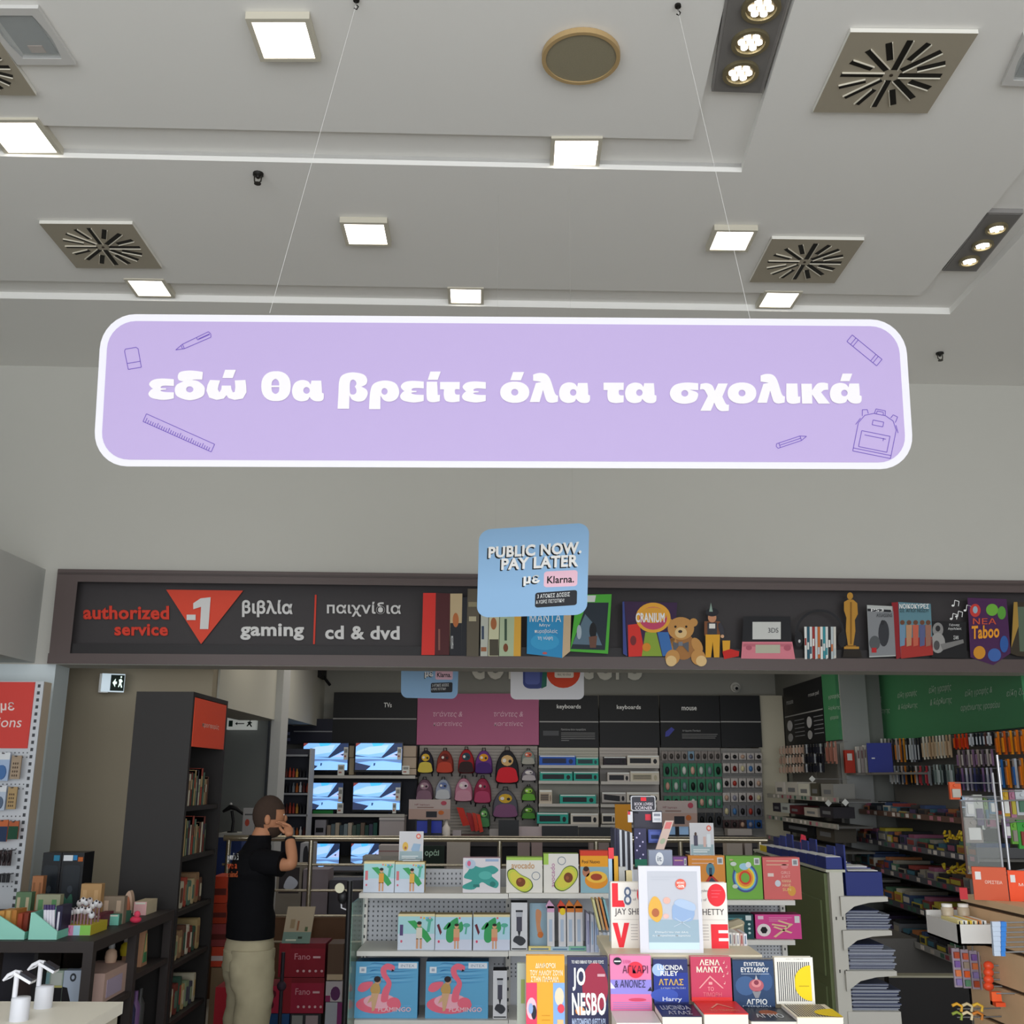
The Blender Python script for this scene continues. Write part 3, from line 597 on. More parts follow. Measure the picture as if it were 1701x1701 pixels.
cut('printed_board_game', [([(1684, 1000), (1730, 1001), (1730, 1092), (1690, 1090), (1678, 1085)], '#3a3226'), ([(1690, 1008), (1730, 1008), (1730, 1084), (1694, 1082)], '#5c6a58'), ([(1684, 1000), (1690, 1000), (1692, 1040), (1680, 1076)], '#a8843c')], [], 'dark framed game print at the photo edge')
# raised letters on the rear wall, partly behind the header
SW = YS(YBK-.01)
rw = thing('wall_lettering', SW(925, 1128), 'raised white word computers on the rear wall below the header', 'lettering')
for ch, x0, x1, a, b in (('c', 783, 805, 1086, 1129), ('o', 808, 838, 1086, 1129), ('m', 845, 886, 1086, 1128), ('p', 890, 918, 1086, 1141), ('u', 923, 950, 1086, 1128), ('t', 964, 986, 1075, 1129), ('e', 990, 1017, 1086, 1130), ('r', 1023, 1038, 1086, 1129), ('s', 1043, 1067, 1086, 1130)):
    MB().text(SW, ch, (x0, a, x1, b), '#fbf8ea', 0, .04, ext=.1, th=.05).build('letter', rw)
# ---------------------------------------------------------------- rear floor: sign panels, televisions, bags, keyboards, mice
YP = 14.0; SP = YS(YP); BKW = M('#17181b', .5)
def panel(x0, y0, x1, y1, col, label, lines=(), name='category_sign', grp=None, dep=.06):
    F = fr(SP, x0, y0, x1, y1); mb = MB(); mb.box((0, 0, -dep), (1, 1, 0), col, F); pf = Fr(SP((x0+x1)/2, (y0+y1)/2), V((F.U.length/(x1-x0), 0, 0)), V((0, 0, -F.V.length/(y1-y0))), V((0, -1, 0)))
    f = lambda px, py, d=0: pf(px-(x0+x1)/2, py-(y0+y1)/2, d)
    t = thing(name, F(.5, 0), label, 'sign', grp)
    mb.build('board', t); return t, f
t, f = panel(553, 1150, 692, 1236, BKW, 'black TVs sign panel above the televisions')
MB().flat(f, rc(553, 1193, 692, 1195), M('#9a9a98'), .002).build('rule', t)
MB().text(f, 'TVs', (637, 1167, 650, 1175), WHT, .002, .03).build('lettering', t)
for i, x in enumerate((693, 794)):
    t, f = panel(x, 1152, x+101, 1237, M('#b8688c', .6), ('left' if i == 0 else 'right')+' one of the two pink bags and pencil cases sign panels', grp='pink sign panels')
    MB().text(f, 'τσάντες &', (x+26, 1181, x+75, 1192), '#e9c4d4', .002, sh=.2).build('lettering', t)
    MB().text(f, 'κασετίνες', (x+27, 1198, x+75, 1207), '#e9c4d4', .002, sh=.2).build('lettering', t)
for x0, x1, tx, lx, lab, hl in ((896, 994, 'keyboards', (925, 1170, 965, 1179), 'black keyboards sign panel next to the pink panels', 1), (996, 1095, 'keyboards', (1025, 1171, 1065, 1180), 'black keyboards sign panel left of the mouse panel', 0), (1097, 1196, 'mouse', (1133, 1174, 1158, 1180), 'black mouse sign panel above the green packs', 2), (1197, 1264, None, None, 'blank black sign panel at the right end of the rear wall', 0)):
    t, f = panel(x0, 1155, x1, 1241, BKW, lab, grp='black sign panels')
    MB().flat(f, rc(x0, 1198, x1, 1200), M('#aaaaa8'), .002).build('rule', t)
    mb = MB()
    if tx: mb.text(f, tx, lx, WHT, .002, .03)
    if hl == 1:
        MB().flat(f, rc(902, 1214, 928, 1222), M('#55575a'), .002).build('keyboard_picture', t)
        mb.text(f, 'Προτείνω όταν αγοράζετε', (932, 1210, 973, 1214), '#b8b8b8', .002)
        for k in range(5): mb.flat(f, rc(932, 1217+k*3.1, 988-(k == 4)*43, 1218.1+k*3.1), M('#8a8a8a'), .002)
    if hl == 2:
        MB().prism(f, [(1105, 1216), (1115, 1208), (1120, 1212), (1110, 1223), (1104, 1224)], M('#4b4fa8'), 0, .003).build('mouse_picture', t)
        mb.text(f, 'Ασύρματα Ποντίκια', (1133, 1212, 1163, 1216), '#b8b8b8', .002)
        for k in range(3): mb.flat(f, rc(1132, 1219+k*3.1, 1191-k*2, 1220.1+k*3.1), M('#8a8a8a'), .002)
    if mb.v: mb.build('lettering', t)
# slatted back panels
def slat(x0, x1, y0, y1, col, label, cat='display panel'):
    F = fr(YS(YP), x0, y0, x1, y1); mb = MB(); mb.box((0, 0, -.05), (1, 1, 0), M(col, .6), F)
    n = int((y1-y0)/5)
    for k in range(n): mb.box((0, k/n, 0), (1, (k+.82)/n, .012), M(col, .6), F)
    return mb.build('slat_panel', None, label, cat, 'slatted back panels')
slat(695, 893, 1238, 1420, '#a09a94', 'grey slatted back panel behind the hanging school bags')
slat(895, 995, 1241, 1420, '#b9b6aa', 'grey slatted back panel under the left keyboards sign')
slat(997, 1095, 1241, 1420, '#b9b2ac', 'grey slatted back panel under the right keyboards sign')
slat(1098, 1200, 1241, 1420, '#8d8a86', 'grey slatted back panel behind the green mouse packs')
slat(1201, 1268, 1242, 1420, '#8f8d8a', 'grey slatted back panel behind the white mouse packs')
F = fr(YS(YP), 520, 1236, 692, 1420); MB().box((0, 0, -.05), (1, 1, 0), M('#2a2b33', .6), F).build('television_wall_panel', None, 'dark back panel behind the televisions', 'display panel')
def shelf(x0, x1, y, label, S=None, dep=.38, col='#b9b6b0', h=5, brk=True):
    S = S or YS(YP-.42); F = fr(S, x0, y, x1, y+h); t = thing('shelf', F(.5, 0), label, 'shelf')
    MB().box((0, 0, -dep), (1, .5, 0), M(col, .5), F).build('board', t); MB().box((0, 0, 0), (1, 1, .012), M(col, .5), F).build('front_rail', t)
    return t
shelf(508, 690, 1288, 'grey shelf carrying the upper pair of televisions')
shelf(512, 672, 1352, 'grey shelf carrying the middle pair of televisions')
shelf(512, 672, 1455, 'grey shelf carrying the lowest pair of televisions')
# televisions
def tv(x0, y0, x1, y1, label):
    S = YS(YP-.3); F = fr(S, x0-2, y0-1.5, x1+2, y1+2.5); t = thing('television', F(.5, 0), label, 'television', 'televisions showing a snowy lake')
    MB().box((0, 0, -.05), (1, 1, 0), M('#0c0c0e', .3), F).build('body', t)
    e = 1.15; P = lambda h: M(h, .4, emit=e); mb = MB()
    mb.prism(F, rc(.02, .07, .98, .96), P('#7fb2ee'), 0, .002)
    k = .0022
    for pts, c in (([(.02, .96), (.12, .96), (.02, .84)], '#7a3a3a'), ([(.35, .96), (.62, .96), (.5, .82), (.38, .86)], '#46b4f4'), ([(.05, .7), (.3, .84), (.7, .9), (.62, .66), (.3, .58), (.02, .6)], '#a6c8f6'),
        ([(.02, .52), (.5, .48), (.6, .47), (.78, .62), (.98, .78), (.98, .96), (.82, .96), (.56, .5), (.3, .5), (.02, .56)], '#23304e'), ([(.66, .5), (.98, .74), (.98, .5)], '#a9b6e2'),
        ([(.02, .44), (.98, .42), (.98, .3), (.6, .38), (.3, .36), (.02, .3)], '#5b79a8'), ([(.02, .07), (.02, .32), (.35, .2), (.25, .07)], '#2b3450'), ([(.3, .12), (.4, .32), (.6, .34), (.98, .3), (.98, .07), (.25, .07)], '#8bbcf4'), ([(.82, .58), (.9, .62), (.88, .54)], '#1e2a44'), ([(.4, .3), (.44, .3), (.43, .22), (.4, .2)], '#22406a')):
        k += .0004; mb.flat(F, pts, P(c), k)
    mb.build('screen', t)
    for u in (.2, .8): MB().tube([F(u, 0, -.03), F(u-.04*(1 if u > .5 else -1), -.06, .03)], .008, M('#121214'), 6).build('leg', t)
    return t
for a in ((504, 1234, 577, 1280, 'upper left television showing a snowy lake'), (591, 1234, 667, 1280, 'upper right television showing a snowy lake'), (513, 1300, 568, 1345, 'middle left television with a green price strip below'), (587, 1300, 664, 1346, 'middle right television showing a snowy lake'), (514, 1401, 562, 1446, 'lower left television under the rail'), (584, 1401, 628, 1444, 'lower right television behind the white printer carton')): tv(*a)
SF = YS(YP-.42)
carton(SF, 520, 1346, 553, 1351.5, .02, '#1f7a3a', 'price_strip', 'green price strip on the front of the middle television shelf', 'price tag')
def tag_card(x0, y0, x1, y1, label, col='#d8d8d2', S=None): return carton(S or YS(YP-.4), x0, y0, x1, y1, .012, col, 'price_card', label, 'price tag', lambda mb, F: mb.flat(F, rc(.15, .55, .85, .85), M('#8f928f'), .001).flat(F, rc(.15, .2, .6, .35), M('#a86a60'), .001), group='price cards by the televisions')
for a in ((571, 1241, 578, 1262, 'slim price card at the right edge of the upper left television'), (561, 1270, 572, 1288, 'small white card below the upper left television'), (660, 1241, 667, 1262, 'slim price card at the right edge of the upper right television'), (668, 1272, 680, 1286, 'small white card below the upper right television'), (562, 1308, 569, 1332, 'slim price card beside the middle left television'), (560, 1334, 570, 1351, 'small white card below the middle left television'), (657, 1308, 665, 1330, 'slim price card beside the middle right television'), (652, 1334, 658, 1351, 'narrow white card below the middle right television')): tag_card(*a)
for i, (y0, y1, l) in enumerate(((1239, 1257, 'top'), (1258, 1276, 'middle'), (1277, 1287, 'bottom'))):
    carton(YS(YP-.25), 669+i*.4, y0, 691, y1, .2, '#b3a18e', 'cardboard_carton', l+' beige carton of the pile right of the upper televisions', 'box')
for i, (y0, y1, l) in enumerate(((1239, 1258, 'upper'), (1259, 1287, 'lower'))):
    carton(YS(YP-.25), 580, y0, 588, y1, .2, '#9b8c72', 'cardboard_carton', l+' narrow olive carton between the upper televisions', 'box')
# low shelf under the televisions
bk = ['#8a7c70', '#5b6a70', '#a59a8a', '#3f4e55', '#77858a', '#b0a596', '#4a5a52', '#2f4a44', '#6b5b50', '#284640', '#3c3f52', '#245048']
for i in range(12):
    x = 543+i*7; carton(YS(YP-.45), x, 1371-(i % 3)*2, x+6.2, 1388, .18, bk[i], 'ring_binder', ORD[i]+' binder from the left on the shelf under the televisions', 'binder', group='binders under the televisions')
shelf(512, 690, 1388, 'grey shelf carrying the row of dark binders')
carton(YS(YP-.44), 630, 1358, 671, 1389, .3, '#b0a8aa', 'storage_box', 'pale grey box behind the rail right of the dark binders', 'box', lambda mb, F: mb.box((-.01, .86, -.01), (1.01, 1, .01), M('#c6c2c2'), F))
carton(YS(YP-.44), 523, 1362, 541, 1388, .2, '#8c8a92', 'storage_box', 'grey box with a dark slot left of the binders', 'box', lambda mb, F: mb.flat(F, rc(.1, .2, .8, .5), M('#16161a'), .002))
carton(YS(11.2), 602, 1422, 663, 1447, .25, '#a9a7a0', 'printer_carton', 'pale printer carton standing under the rail left of the centre', 'box', lambda mb, F: mb.flat(F, rc(.02, .8, .5, 1), M('#bcbab2'), .001).text(F, 'EPSON', (.06, .35, .4, .62), '#4e545c', .002, .04, up=1), side='#8a8880')
carton(YS(11.25), 629, 1404, 664, 1422, .2, '#b7aeaa', 'printer_carton', 'pale carton on top of the printer carton', 'box', lambda mb, F: mb.flat(F, rc(0, .4, 1, .5), M('#9c6f70'), .001))
carton(YS(11.2), 702, 1405, 738, 1447, .05, '#16281f', 'opal_sign', 'small dark green sign with white lettering below the rail', 'sign', lambda mb, F: mb.text(F, 'οράl', (.1, .55, .75, .85), '#b9d8c4', .002, .03, up=1))
# rack of bottles left of the televisions
BT = ['#b8622a', '#1c1c20', '#a43a2c', '#d0d2d4', '#2c2e38', '#c08a3a', '#5a2a26', '#889098', '#17181c', '#b0442c']
rs = YS(12.6)
F = fr(rs, 460, 1243, 518, 1392); zf = F.O.z; F = Fr(V((F.O.x, F.O.y, .5)), F.U, UP*(F.V.z+zf-.5), F.N); rk = thing('side_rack', F(.5, 0), 'dark side rack of small bottles left of the televisions', 'shelf')
MB().box((0, 0, -.06), (1, 1, -.03), M('#33343e', .6), F).build('back_panel', rk)
for y in (1254, 1292, 1317, 1352): g = fr(rs, 460, y, 518, y+3); MB().box((0, 0, -.03), (.975, 1, .22), M('#8d9096', .5), g).build('shelf_board', rk)
MB().box((.98, 0, -.03), (1.02, 1, .22), M('#a9aaac', .5), F).build('side_frame', rk)
for r, (y0, y1) in enumerate(((1276, 1292), (1300, 1317), (1334, 1352), (1374, 1390))):
    for i in range(9):
        x = 462+i*5.8; g = fr(YS(12.5), x, y0+(i*7 % 3)-1, x+4.6, y1-1); c = g(.5, 0); h = g.V.length; w = g.U.length/2
        MB().lathe(c, [(w, 0), (w, h*.6), (w*.5, h*.75), (w*.45, h)], M(BT[(i*3+r*5) % 10], .4), 10).build('bottle', None, ORD[i]+' bottle from the left in row '+['one', 'two', 'three', 'four'][r]+' of the side rack', 'bottle', 'bottles in the side rack')
t, f = panel(466, 1194, 552, 1236, M('#1e2030', .5), 'dark navy sign panel left of the TVs sign, under the pale soffit')
MB().flat(f, rc(488, 1214, 552, 1216), M('#8a8c90'), .002).build('rule', t)
MB().flat(f, rc(472, 1216, 482, 1221), M('#5b6080'), .002).build('lettering', t); MB().flat(f, rc(470, 1226, 483, 1231), M('#5b6080'), .002).build('lettering', t)
# school bags
def bag(x0, y0, x1, y1, c, c2, label, kind=0):
    S = YS(YP-.15); F = fr(S, x0, y0, x1, y1); t = thing('school_backpack', F(.5, 0), label, 'backpack', 'school backpacks hanging on the rear wall')
    out = sm([(.04, .02), (.0, .3), (.06, .62), (.28, .9), (.5, .97), (.72, .9), (.94, .62), (1, .3), (.96, .02), (.5, -.01)], 3)
    q = [(.5+(u-.5)*.9, .5+(v-.5)*.93) for u, v in out]
    mb = MB(); mb.prism(F, out, M(c, .8), -.12, -.03); mb.add([F(u, v, -.03) for u, v in out]+[F(u, v, .02) for u, v in q], [[i, (i+1) % len(out), len(out)+(i+1) % len(out), len(out)+i] for i in range(len(out))]+[list(range(len(out), 2*len(out)))], M(c, .8), False)
    mb.build('bag_body', t)
    pk = sm([(.1, .04), (.08, .25), (.18, .42), (.5, .47), (.82, .42), (.92, .25), (.9, .04)], 3)
    MB().prism(F, pk, M(c2, .8), .02, .05).build('front_pocket', t)
    MB().tube([F(.4, .94, 0), F(.42, 1.06, 0), F(.58, 1.06, 0), F(.6, .94, 0)], .007, M('#1b1b1e'), 6).build('carry_handle', t)
    MB().tube([F(.5, 1.05, .01), F(.5, 1.05, -.137)], .005, M('#8a8a8a', .4), 5).build('hook', t)
    for u in (.14, .86): MB().tube([F(u, .1, -.1), F(u-.06*(1 if u < .5 else -1), -.14, -.1)], .008, M('#18181b'), 5).build('strap', t)
    MB().prism(F, ell(.5, .66, .26, .16, 12), M(kind or c2, .8), .02, .026).prism(F, ell(.38, .66, .08, .06, 8), M('#e6dfd8'), .026, .03).prism(F, ell(.62, .64, .07, .05, 8), M('#2b2528'), .026, .03).build('printed_motif', t)
    return t
for a in ((694, 1245, 720, 1284, '#2b2a3a', '#d6c254', 'navy and yellow backpack at the top left of the hanging bags', '#e0b53a'), (725, 1245, 753, 1284, '#8f3a30', '#c24a38', 'brown-red backpack, second in the top row of bags', '#6b2a26'),
    (761, 1243, 788, 1284, '#a4252c', '#3a2a2c', 'red and dark backpack, third in the top row of bags', '#2e4a58'), (789, 1245, 818, 1285, '#6b3a86', '#4a2c72', 'purple backpack with orange face in the top row', '#e09a2c'),
    (823, 1244, 862, 1301, '#2a2a30', '#d62a38', 'large black and red trolley backpack, biggest of the hanging bags', '#d8b27a'), (866, 1245, 889, 1270, '#7d8c86', '#a8a69c', 'small grey-green bag at the right end of the top row', '#d8705a'),
    (691, 1293, 719, 1330, '#6b5060', '#8a6a7c', 'mauve backpack behind the pink price board', '#a88a98'), (723, 1293, 749, 1328, '#9aa2b4', '#c4c8ce', 'pale blue and white backpack left of the pink one', '#6a7aa8'),
    (755, 1291, 785, 1331, '#b87c92', '#c890a4', 'pink backpack with white motif under the red one', '#d8c0cc'), (787, 1291, 816, 1334, '#8f2a48', '#b04468', 'crimson backpack under the purple one', '#a03a58'),
    (866, 1276, 891, 1297, '#6a6470', '#b8b0b4', 'small grey bag with black and white motif on the right', '#d6d0d2'), (818, 1310, 861, 1358, '#5a5a64', '#7d5276', 'large grey and purple backpack under the red trolley bag', '#d0a838'),
    (866, 1305, 890, 1330, '#4a5a3a', '#68a840', 'small green bag on the right of the purple backpack', '#9ad04a'), (866, 1338, 890, 1360, '#3c5038', '#4f8a3c', 'lowest small green bag on the right', '#78b43c'), (794, 1340, 814, 1374, '#3a5a40', '#4f8a58', 'green narrow bag behind the red pencil cases', '#7ab86a')): bag(*a)
for i, (x, y, w, c) in enumerate(((758, 1341, 15, '#c8362a'), (774, 1350, 12, '#a82c32'), (784, 1350, 8, '#c43a2c'), (791, 1352, 8, '#cf4030'))):
    F = fr(YS(YP-.3), x, y, x+w, y+30, .03*(i % 2)); MB().prism(F, [(0, 1), (.75, .96), (1.5, .02), (.75, -.04)], M(c, .6), -.02, .0).tube([F(.4, .95, 0), F(.4, .95, 0)+V((0, .28, 0))], .003, M('#999999'), 4).build('red_pencil_case', None, ORD[i]+' red pencil case from the left, hanging low under the bags', 'pencil case', 'red pencil cases')
# keyboard cartons
def keyb(x0, y0, x1, y1, c, label, kc='#1a1b20', tilt=0):
    def art(mb, F):
        mb.prism(F, [(.08, .2+tilt), (.74, .2-tilt), (.74, .72-tilt), (.08, .72+tilt)], M(kc, .5), 0, .004)
        for k in range(3): mb.prism(F, [(.11, .3+k*.13+tilt), (.71, .3+k*.13-tilt), (.71, .35+k*.13-tilt), (.11, .35+k*.13+tilt)], M('#34363e'), .004, .006)
        mb.prism(F, ell(.87, .4, .06, .25, 10), M(kc, .5), 0, .004).flat(F, rc(.02, .86, .98, .97), M('#dfe4e2'), .001)
    return carton(YS(YP-.3), x0, y0, x1, y1, .14, c, 'keyboard_box', label, 'box', art, group='keyboard boxes on the rear shelves')
TE, WH = '#2fa292', '#cfc9be'
for a in ((896, 1255, 956, 1271, '#2f5fc0', 'blue keyboard box, top shelf under the left keyboards sign', '#1f2c58'), (957, 1258, 994, 1271, TE, 'small teal keyboard box beside the blue one', '#2a4a52'),
    (897, 1282, 951, 1297, TE, 'teal keyboard box, left end of the second shelf'), (953, 1282, 994, 1297, TE, 'teal keyboard box, second on the second shelf'), (896, 1312, 917, 1335, '#c4b9a8', 'small beige box at the left end of the third shelf', '#8a7a6a'), (930, 1320, 990, 1335, TE, 'wide teal keyboard box on the third shelf'),
    (892, 1350, 944, 1368, TE, 'teal keyboard box at the left of the lowest shelf'), (948, 1351, 994, 1369, WH, 'white keyboard box at the right of the lowest shelf'),
    (1003, 1257, 1040, 1271, '#2c2530', 'dark keyboard box, top shelf under the right keyboards sign', '#121216'), (1042, 1255, 1095, 1271, WH, 'white keyboard box, top shelf beside the dark one'), (1009, 1283, 1046, 1299, '#bdb6b0', 'grey keyboard box left on the second shelf, right bay'), (1047, 1281, 1095, 1299, '#c9c2b2', 'cream keyboard box with pale keyboard, second shelf', '#b0a890'),
    (1000, 1316, 1040, 1333, '#a8a3a0', 'grey box with tilted black keyboard on the third shelf, right bay', '#141418', .08), (1041, 1316, 1095, 1333, WH, 'white box above the black book corner sign'), (1000, 1351, 1022, 1368, WH, 'small white keyboard box beside the orange folder')): keyb(*a)
for i, (y, lab) in enumerate(((1271, 'top'), (1297, 'second'), (1335, 'third'), (1369, 'lowest'))):
    shelf(895, 994, y, lab+' grey shelf of the left keyboard bay', S=YS(YP-.34), dep=.3); shelf(998, 1095, y+(1 if i else 0), lab+' grey shelf of the right keyboard bay', S=YS(YP-.34), dep=.3)
# mice in packs
def pack(S, x0, y0, x1, y1, card, item, label, name='mouse_pack', cat='computer mouse', grp=None, shape='egg', dep=.02):
    F = fr(S, x0, y0, x1, y1); t = thing(name, F(.5, 0), label, cat, grp)
    MB().box((0, 0, -dep), (1, 1, 0), M(card, .5), F).build('card', t)
    h = F(.5, .93); MB().tube([h+V((0, -.03, 0)), h+V((0, .07, 0))], .003, M('#9a9a9a', .4), 4).build('hook', t)
    if shape == 'egg': MB().ball((.5, .45, .01), (.3, .33, .03), M(item, .35), 10, F).build('mouse', t)
    else: MB().prism(F, rc(.2, .12, .8, .7), M(item, .5), 0, .03).build('blister', t)
    return t
SG_ = YS(YP-.08)
TC = '#2c7a58'
mc = ['#2a2c30', '#5a6460', '#d8dad6', '#d8a898', '#c4cac6', '#7c8c94', '#1c2420']
rowname = ['top', 'second', 'third', 'fourth', 'fifth', 'sixth']
for r, (y0, y1) in enumerate(((1268, 1290), (1294, 1316), (1322, 1342))):
    for i in range(7):
        x = 1102+i*14.1+r*.6
        if r == 2 and i in (): continue
        pack(SG_, x, y0, x+12.3, y1, TC, mc[(i+r*3) % 7], 'green pack, %s from the left in the %s green row of mice' % (ORD[i], rowname[r]), grp='green mouse packs')
for i in range(9):
    x = 1099+i*11; pack(SG_, x, 1248, x+10, 1263, '#8c8480' if i != 4 else '#7c9cb4', '#4a4644', 'grey pack, %s from the left above the green mice' % ORD[i], grp='grey mouse packs')
for i in range(7):
    x = 1104+i*14; pack(SG_, x, 1350, x+12, 1374, '#26282c', '#101114', 'black pack, %s from the left below the green mice' % ORD[i], grp='black mouse packs')
ic = ['#1b1c20', '#4a7ab0', '#1c1c1e', '#232326', '#202024', '#6e1c1c', '#c0a08c', '#a83a30', '#d0c8a0', '#8c8c9c']
for r, (y0, y1) in enumerate(((1251, 1262), (1268, 1284), (1293, 1308), (1317, 1332), (1338, 1356), (1362, 1376))):
    for i in range(5):
        x = 1201+i*13.3; c = '#bcb6b2' if r < 4 else ('#6e6e74' if r == 4 else ('#1f4f8a' if i > 2 else '#3a2020'))
        pack(SG_, x, y0, x+11.6, y1, c, ic[(i*3+r*2) % 10], '%s pack from the left in the %s row of the white mouse bay' % (ORD[i], rowname[r]), grp='white mouse packs')
carton(YS(YP-.3), 1209, 1377, 1249, 1392, .2, '#b5ada8', 'price_card', 'long pale perforated card box at the bottom of the white mouse bay', 'box')
# security camera and other small things on the wall
c = YS(YBK-.02)(1221, 1142); t = thing('security_camera', c, 'small white dome camera on the wall above the mouse sign', 'camera')
MB().lathe(c, [(.07, 0), (.07, .03)], M('#d8d6cc'), 16, ax=(0, -1, 0)).build('mount', t); MB().ball(c+V((0, -.06, -.01)), .05, M('#e0ded6'), 12).build('dome', t); MB().ball(c+V((0, -.1, -.02)), .022, M('#16161a'), 10).build('lens', t)
a = XL(YS(11.5)(458, 1187).x+.0)(532, 1122); t = thing('ceiling_bracket', a, 'small black bracket fixed high on the pale soffit', 'bracket')
MB().box((a.x, a.y-.2, a.z-.04), (a.x+.05, a.y+.2, a.z+.12), M('#1a1a1c')).build('plate', t); MB().tube([a+V((.03, 0, 0)), a+V((.12, .1, -.12))], .02, M('#1a1a1c'), 8).build('arm', t)
# rail of the raised floor
YRL = 9.5; SR = YS(YRL); ST = M('#b9b09c', .25, metal=.85)
z0 = SR(860, 1394).z; xl, xr = SR(372, 1394).x, SR(1274, 1397).x
t = thing('guard_rail', ((xl+xr)/2, YRL, 0), 'polished metal guard rail with four lower bars in front of the rear floor', 'rail')
MB().tube([(xl, YRL, z0), (xr, YRL, z0)], .026, ST, 12).build('handrail', t)
for y in (1437.5, 1480.5, 1522.5, 1566):
    z = SR(860, y).z; MB().tube([(xl, YRL, z), (xr, YRL, z)], .011, ST, 8).build('rail_bar', t)
for x in (380, 517, 673, 830, 990, 1130, 1262):
    X = SR(x, 1400).x; MB().tube([(X, YRL, 0), (X, YRL, z0)], .022, ST, 10).build('post', t)
# counter things behind the rail
def lap(x0, y0, x1, y1, scr, label):
    F = fr(YS(12.2), x0, y0, x1, y1); t = thing('laptop', F(.5, 0), label, 'laptop', 'laptops on the rear counter')
    MB().box((0, .08, -.02), (1, 1, 0), M('#141519', .4), F).build('lid', t); MB().prism(F, rc(.05, .16, .95, .94), M(scr, .4, emit=.25 if scr != '#0f1014' else 0), 0, .002).build('screen', t)
    MB().box((0, 0, 0), (1, .08, .2), M('#2a2b30', .4), F).build('keyboard_base', t); return t
lap(690, 1362, 736, 1388, '#1c2c8a', 'open laptop with blue screen left of the hanging pencil cases'); lap(828, 1362, 862, 1390, '#0f1014', 'black laptop left of the long pale card behind the rail')
lap(1100, 1368, 1146, 1390, '#86a8cc', 'open laptop with pale blue screen behind the slim leaning book'); lap(900, 1372, 960, 1391, '#0f1014', 'low dark laptop behind the rail below the keyboards')
lap(962, 1374, 1018, 1391, '#0f1014', 'second low dark laptop behind the rail below the keyboards')
F = fr(YS(12.6), 680, 1392, 1272, 1402); MB().box((0, 0, -.7), (1, 1, .5), M('#3a3638', .5), F).box((.0, -22, -.6), (1, 0, .4), M('#232226', .6), F).build('rear_counter', None, 'long dark counter behind the rail below the hanging bags', 'counter')
def board(S, x0, y0, x1, y1, label, art=None, col='#b9aaa6', name='price_board'):
    return carton(S, x0, y0, x1, y1, .012, col, name, label, 'sign', art)
def offer(mb, F):
    mb.flat(F, rc(0, 0, 1, .52), M('#b3988e'), .001).prism(F, ell(.84, .82, .07, .11, 14), M('#b0485a'), .001, .003).prism(F, ell(.78, .34, .07, .11, 14), M('#c26a34'), .001, .003).flat(F, rc(.2, .58, .6, .62), M('#8a6a60'), .002).flat(F, rc(.42, .1, .68, .4), M('#2c2c34'), .002).text(F, 'HP laptops', (.14, .68, .5, .78), '#8a5058', .003, up=1)
board(YS(12.0), 679, 1328, 748, 1361, 'pinkish price board with round red badge above the blue-screen laptop', offer)
board(YS(12.0), 1092, 1330, 1158, 1373, 'pinkish price board with round badges right of the book corner sign', offer)
for px0, px1, l in ((680, 746, 'left'), (1094, 1156, 'right')):
    F = fr(YS(12.02), px0, 1360, px1, 1392); MB().box((.45, 0, -.02), (.55, 1, 0), M('#2a2a2e'), F).build('board_stand', None, 'dark stand carrying the %s pinkish price board' % l, 'stand')
board(YS(12.3), 861, 1373, 901, 1391, 'long pale card standing behind the rail', None, '#b8aaac'); board(YS(12.3), 813, 1377, 829, 1391, 'small folded grey card behind the rail', None, '#9a9492')
board(YS(12.3), 752, 1379, 766, 1390, 'small pale card behind the rail beside the white bottle', None, '#a9a0a2')
c = YS(12.2)(741, 1390); MB().lathe(c, [(.045, 0), (.045, .1), (.02, .13), (.015, .2), (.03, .2), (.03, .22)], M('#d6cec6', .5), 12).build('pump_bottle', None, 'white pump bottle on the rear counter below the pinkish board', 'bottle')
for i, (x0, x1, c, l) in enumerate(((742, 780, '#b8aea4', 'pale carton under the rail right of the green sign'), (860, 880, '#a08e8a', 'left pale box below the rail behind the avocado boxes'), (883, 901, '#a58f8c', 'right pale box below the rail behind the avocado boxes'), (980, 1012, '#9c8c88', 'pinkish box below the rail behind the orange pool float box'), (1208, 1234, '#b0a498', 'left cream box below the rail on the right'), (1238, 1250, '#a89c94', 'right cream box below the rail on the right'))):
    carton(YS(11.2), x0, 1399, x1, 1447, .2, c, 'cardboard_carton', l, 'box')
F = fr(YS(11.1), 524, 1447, 1262, 1450); MB().box((0, 0, -.6), (1, 1, 0), M('#55504e', .5), F).box((.0, -18, -.55), (.01, 0, -.05), M('#2a282c'), F).box((.99, -18, -.55), (1, 0, -.05), M('#2a282c'), F).build('low_bench', None, 'long low bench under the rail carrying pale cartons', 'bench')
for x0, y0, x1, c, l, a in ((458, 1436, 500, '#8c8478', 'pale carton with dark shoe-like picture behind the man', lambda mb, F: mb.flat(F, rc(.1, .5, .9, .95), M('#3a3436'), .001).flat(F, sm([(.3, .6), (.5, .8), (.85, .7), (.7, .58)]), M('#c8ccd8'), .002)), (502, 1444, 544, '#8a8086', 'plain grey carton below the rail left of the gondola', None), (546, 1462, 600, '#4c4a50', 'low dark grey carton below the rail by the black pole', None)):
    carton(YS(10.1), x0, y0, x1, 1532, .3, c, 'appliance_carton', l, 'box', a)
carton(YS(10.6), 496, 1400, 515, 1532, .3, '#a8a8ac', 'appliance_carton', 'pale carton with dark kettle picture under the rail', 'box', lambda mb, F: mb.prism(F, sm([(.3, .72), (.3, .92), (.6, .96), (.75, .8), (.6, .7)]), M('#2a2a30'), 0, .002))
